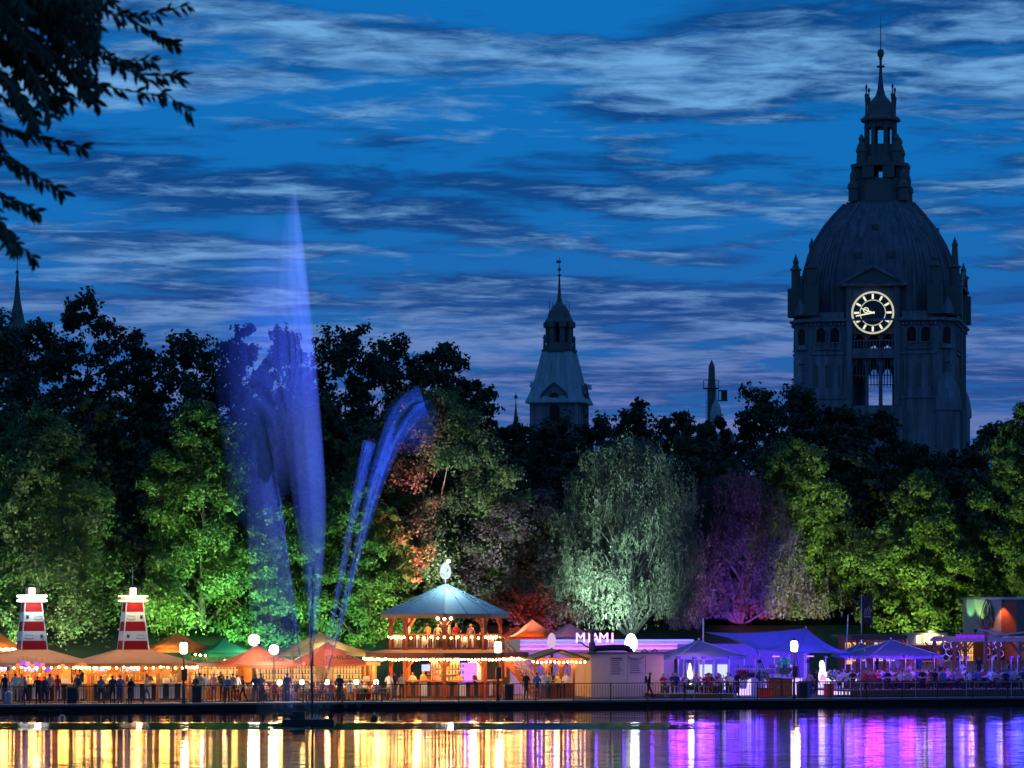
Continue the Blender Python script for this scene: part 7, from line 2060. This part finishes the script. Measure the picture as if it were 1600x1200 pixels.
def seat_group(px, off, where, cols, n_front=3, n_back=3, tl=None, tlabel='pale wooden table', lamp_label=None, seed=0, tmat='palewood', dz=0.0):
    rr_ = random.Random(seed); s0 = s_of(px, off)
    table(s0, off, tlabel + ' ' + where, tmat, dz=dz)
    bench(s0, off - 0.62, 'lake side bench of the table ' + where, dz=dz); bench(s0, off + 0.62, 'far side bench of the table ' + where, dz=dz)
    for side, n in ((-1, n_front), (1, n_back)):
        for i in range(n):
            s_ = s0 + (i - (n - 1) / 2) * 0.66 + rr_.uniform(-.06, .06)
            person(0, 0, rr_.choice(('sit', 'sit', 'sit_talk', 'sit_drink')), (180 if side < 0 else 0) + rr_.uniform(-28, 28), rr_.choice(cols), rr_.choice(('jeans', 'dark', 'dark', 'beige')), where, z=-0.05 + dz, at=bank(s_, off + side * 0.62))
    if lamp_label: table_lamp(s0 + 0.2, off, lamp_label)
C1 = ('white', 'navy', 'red', 'beige', 'black', 'pink')
seat_group(391, 6.6, 'under the left salmon parasol', C1, 1, 2, lamp_label='glowing table lamp under the left salmon parasol', seed=1)
seat_group(432, 6.0, 'between the salmon parasols', C1, 2, 3, lamp_label='glowing table lamp between the salmon parasols', seed=2)
seat_group(467, 6.8, 'left of the right salmon parasol', C1, 2, 2, lamp_label='glowing table lamp left of the right salmon parasol', seed=3)
seat_group(506, 6.2, 'under the right salmon parasol', C1, 2, 3, lamp_label='glowing table lamp under the right salmon parasol', seed=4)
seat_group(552, 6.0, 'between the right salmon parasol and the pavilion', ('white', 'white', 'beige', 'navy'), 2, 3, lamp_label='glowing table lamp beside the pavilion', seed=5)
seat_group(583, 5.4, 'at the left foot of the pavilion', ('white', 'pink', 'beige'), 1, 2, lamp_label='glowing table lamp at the left foot of the pavilion', seed=6)
# pavilion guests
PXc, PYc = S(696, 10.6)
for a in [(608, 5.9, 'talk', 150, 'white', 'beige'), (617, 6.2, 'stand', 200, 'black', 'jeans'), (628, 6.6, 'lean', 170, 'beige', 'dark')]: person(*a, 'at the left side of the pavilion bar')
for (dx, dy, f, c) in ((-1.4, -1.7, 20, 'beige'), (0.9, -1.9, -10, 'yellow'), (1.9, -1.0, 40, 'black'), (-2.1, -0.6, -30, 'white'), (-0.5, -2.1, 0, 'pink')):
    person(0, 0, 'serve', f, c, 'dark', 'behind the pavilion bar', at=(PXc + dx, PYc + dy))
zf_ = Zp(1015, PYc) - DECK
for (dx, dy, f, c, po) in ((-1.1, -2.55, 10, 'yellow', 'stand'), (-0.45, -2.75, -20, 'beige', 'talk'), (0.75, -2.6, 15, 'red', 'talk'), (1.65, -2.1, -15, 'pink', 'stand'), (-2.4, -1.6, 30, 'white', 'stand'), (2.5, -1.3, -30, 'black', 'stand'), (0.3, -2.0, 60, 'white', 'talk')):
    person(0, 0, po, f, c, 'dark', 'on the upper floor of the pavilion', z=zf_, at=(PXc + dx, PYc + dy))
for a in [(858, 6.1, 'stand', 30, 'beige', 'dark'), (874, 6.4, 'lean', 180, 'yellow', 'dark'), (884, 7.9, 'serve', 0, 'white', 'dark'), (864, 8.0, 'serve', 20, 'black', 'dark'), (850, 5.8, 'talk', 170, 'white', 'jeans')]: person(*a, 'under the mossy green canopy')
# violet terrace
C2 = ('pink', 'black', 'white', 'grey', 'red', 'navy', 'white')
C3 = ('pink', 'black', 'white', 'white', 'blue', 'red', 'beige')
for i, (px, off, w) in enumerate(((1057, 6.0, 'beside the grey container wall'), (1092, 5.2, 'before the flame heater'), (1112, 7.4, 'at the back of the grey blue parasol'), (1128, 5.0, 'left of the white counter'))):
    seat_group(px, off, w, C2, 2, 3, seed=20 + i, tlabel='dark table', tmat='darkwood', dz=0.3)
for a in [(1152, 6.5, 'talk', 20, 'black', 'dark'), (1176, 11.8, 'serve', 0, 'black', 'dark'), (1199, 12.0, 'serve', 10, 'white', 'dark'), (1215, 6.0, 'stand', 160, 'white', 'jeans'), (1265, 6.4, 'talk', -40, 'pink', 'dark'), (1275, 7.0, 'stand', 30, 'black', 'dark'), (1312, 6.8, 'talk', 10, 'white', 'dark'), (1296, 11.5, 'serve', 0, 'blue', 'dark'), (1322, 6.0, 'stand', -20, 'white', 'jeans')]:
    person(*a, 'around the white backlit bar')
k_ = 0
for row, (off, xs) in enumerate(((3.6, (1352, 1407, 1462, 1517, 1572)), (6.2, (1338, 1392, 1446, 1500, 1556, 1606)), (8.8, (1372, 1428, 1484, 1540, 1592)))):
    for px in xs:
        spot = ['in the railing row', 'in the middle row', 'in the bar row'][row]
        end = ('left of the violet parasol' if px < 1365 else 'under the violet parasol') if px < 1440 else ('just before the pergola' if px < 1505 else 'under the pergola' if px < 1565 else 'past the pergola')
        seat_group(px, off, '%s %s' % (spot, end), C3, 3 if row else 2, 3, seed=40 + k_, tlabel='pale table', tmat='plastic_white' if row == 0 else 'palewood', dz=0.5); k_ += 1
for a in [(1370, 10.8, 'walk', 60, 'black', 'dark'), (1402, 11.0, 'stand', 160, 'white', 'jeans'), (1436, 10.9, 'talk', 10, 'blue', 'dark'), (1470, 10.8, 'stand', 190, 'pink', 'dark'), (1505, 7.6, 'walk', -80, 'white', 'dark'), (1530, 10.9, 'talk', 170, 'black', 'dark'), (1422, 7.5, 'talk', 20, 'beige', 'jeans'), (1578, 10.8, 'stand', 0, 'red', 'dark')]:
    person(*a, 'among the crowd before the long dark bar', z=0.9 if a[1] > 10.2 else 0.5)
def terrace_lamps():
    for i, (px, off, col, pw) in enumerate(((1060, 6.5, (0.35, 0.04, 1.0), 60), (1100, 6.4, (0.25, 0.04, 1.0), 70), (1140, 6.6, (0.14, 0.03, 1.0), 40), (1365, 6.5, (0.34, 0.03, 1.0), 95), (1415, 6.8, (0.26, 0.03, 1.0), 100), (1460, 6.4, (0.16, 0.03, 1.0), 85), (1330, 6.6, (0.14, 0.04, 1.0), 85), (1500, 5.6, (0.10, 0.05, 1.0), 70), (1550, 5.6, (0.05, 0.04, 1.0), 75), (1590, 5.8, (0.04, 0.05, 1.0), 75),
                                            (1085, 3.4, (0.15, 0.05, 1.0), 45), (1180, 4.6, (0.10, 0.03, 1.0), 25), (1290, 5.0, (0.10, 0.03, 1.0), 30), (1390, 4.8, (0.12, 0.03, 1.0), 70), (1345, 2.0, (0.3, 0.03, 1.0), 30), (1430, 2.0, (0.25, 0.03, 1.0), 30), (1510, 2.0, (0.15, 0.03, 1.0), 30), (1580, 2.0, (0.08, 0.04, 1.0), 30))):
        X, Y = S(px, off)
        t = thing('party_light', 'violet party light on a stand among the terrace tables', 'lamp', (X, Y, DECK), BA, 'violet party lights on stands')
        MB().tube((0, 0, 0), (0, 0, 2.5), 0.025, None, 6).build('stand', M['steel'], t)
        MB().box((0, 0, 2.6), (0.24, 0.2, 0.16)).build('housing', M['iron'], t)
        MB().box((0, -0.11, 2.6), (0.18, 0.02, 0.1)).build('lens', emit('party_lens', (0.12, 0.05, 1.0), 1.2), t)
        lamp('lamp_light', 'POINT', col, pw * 2.2, t, (0, -0.35, 2.5), 0.6)
terrace_lamps()
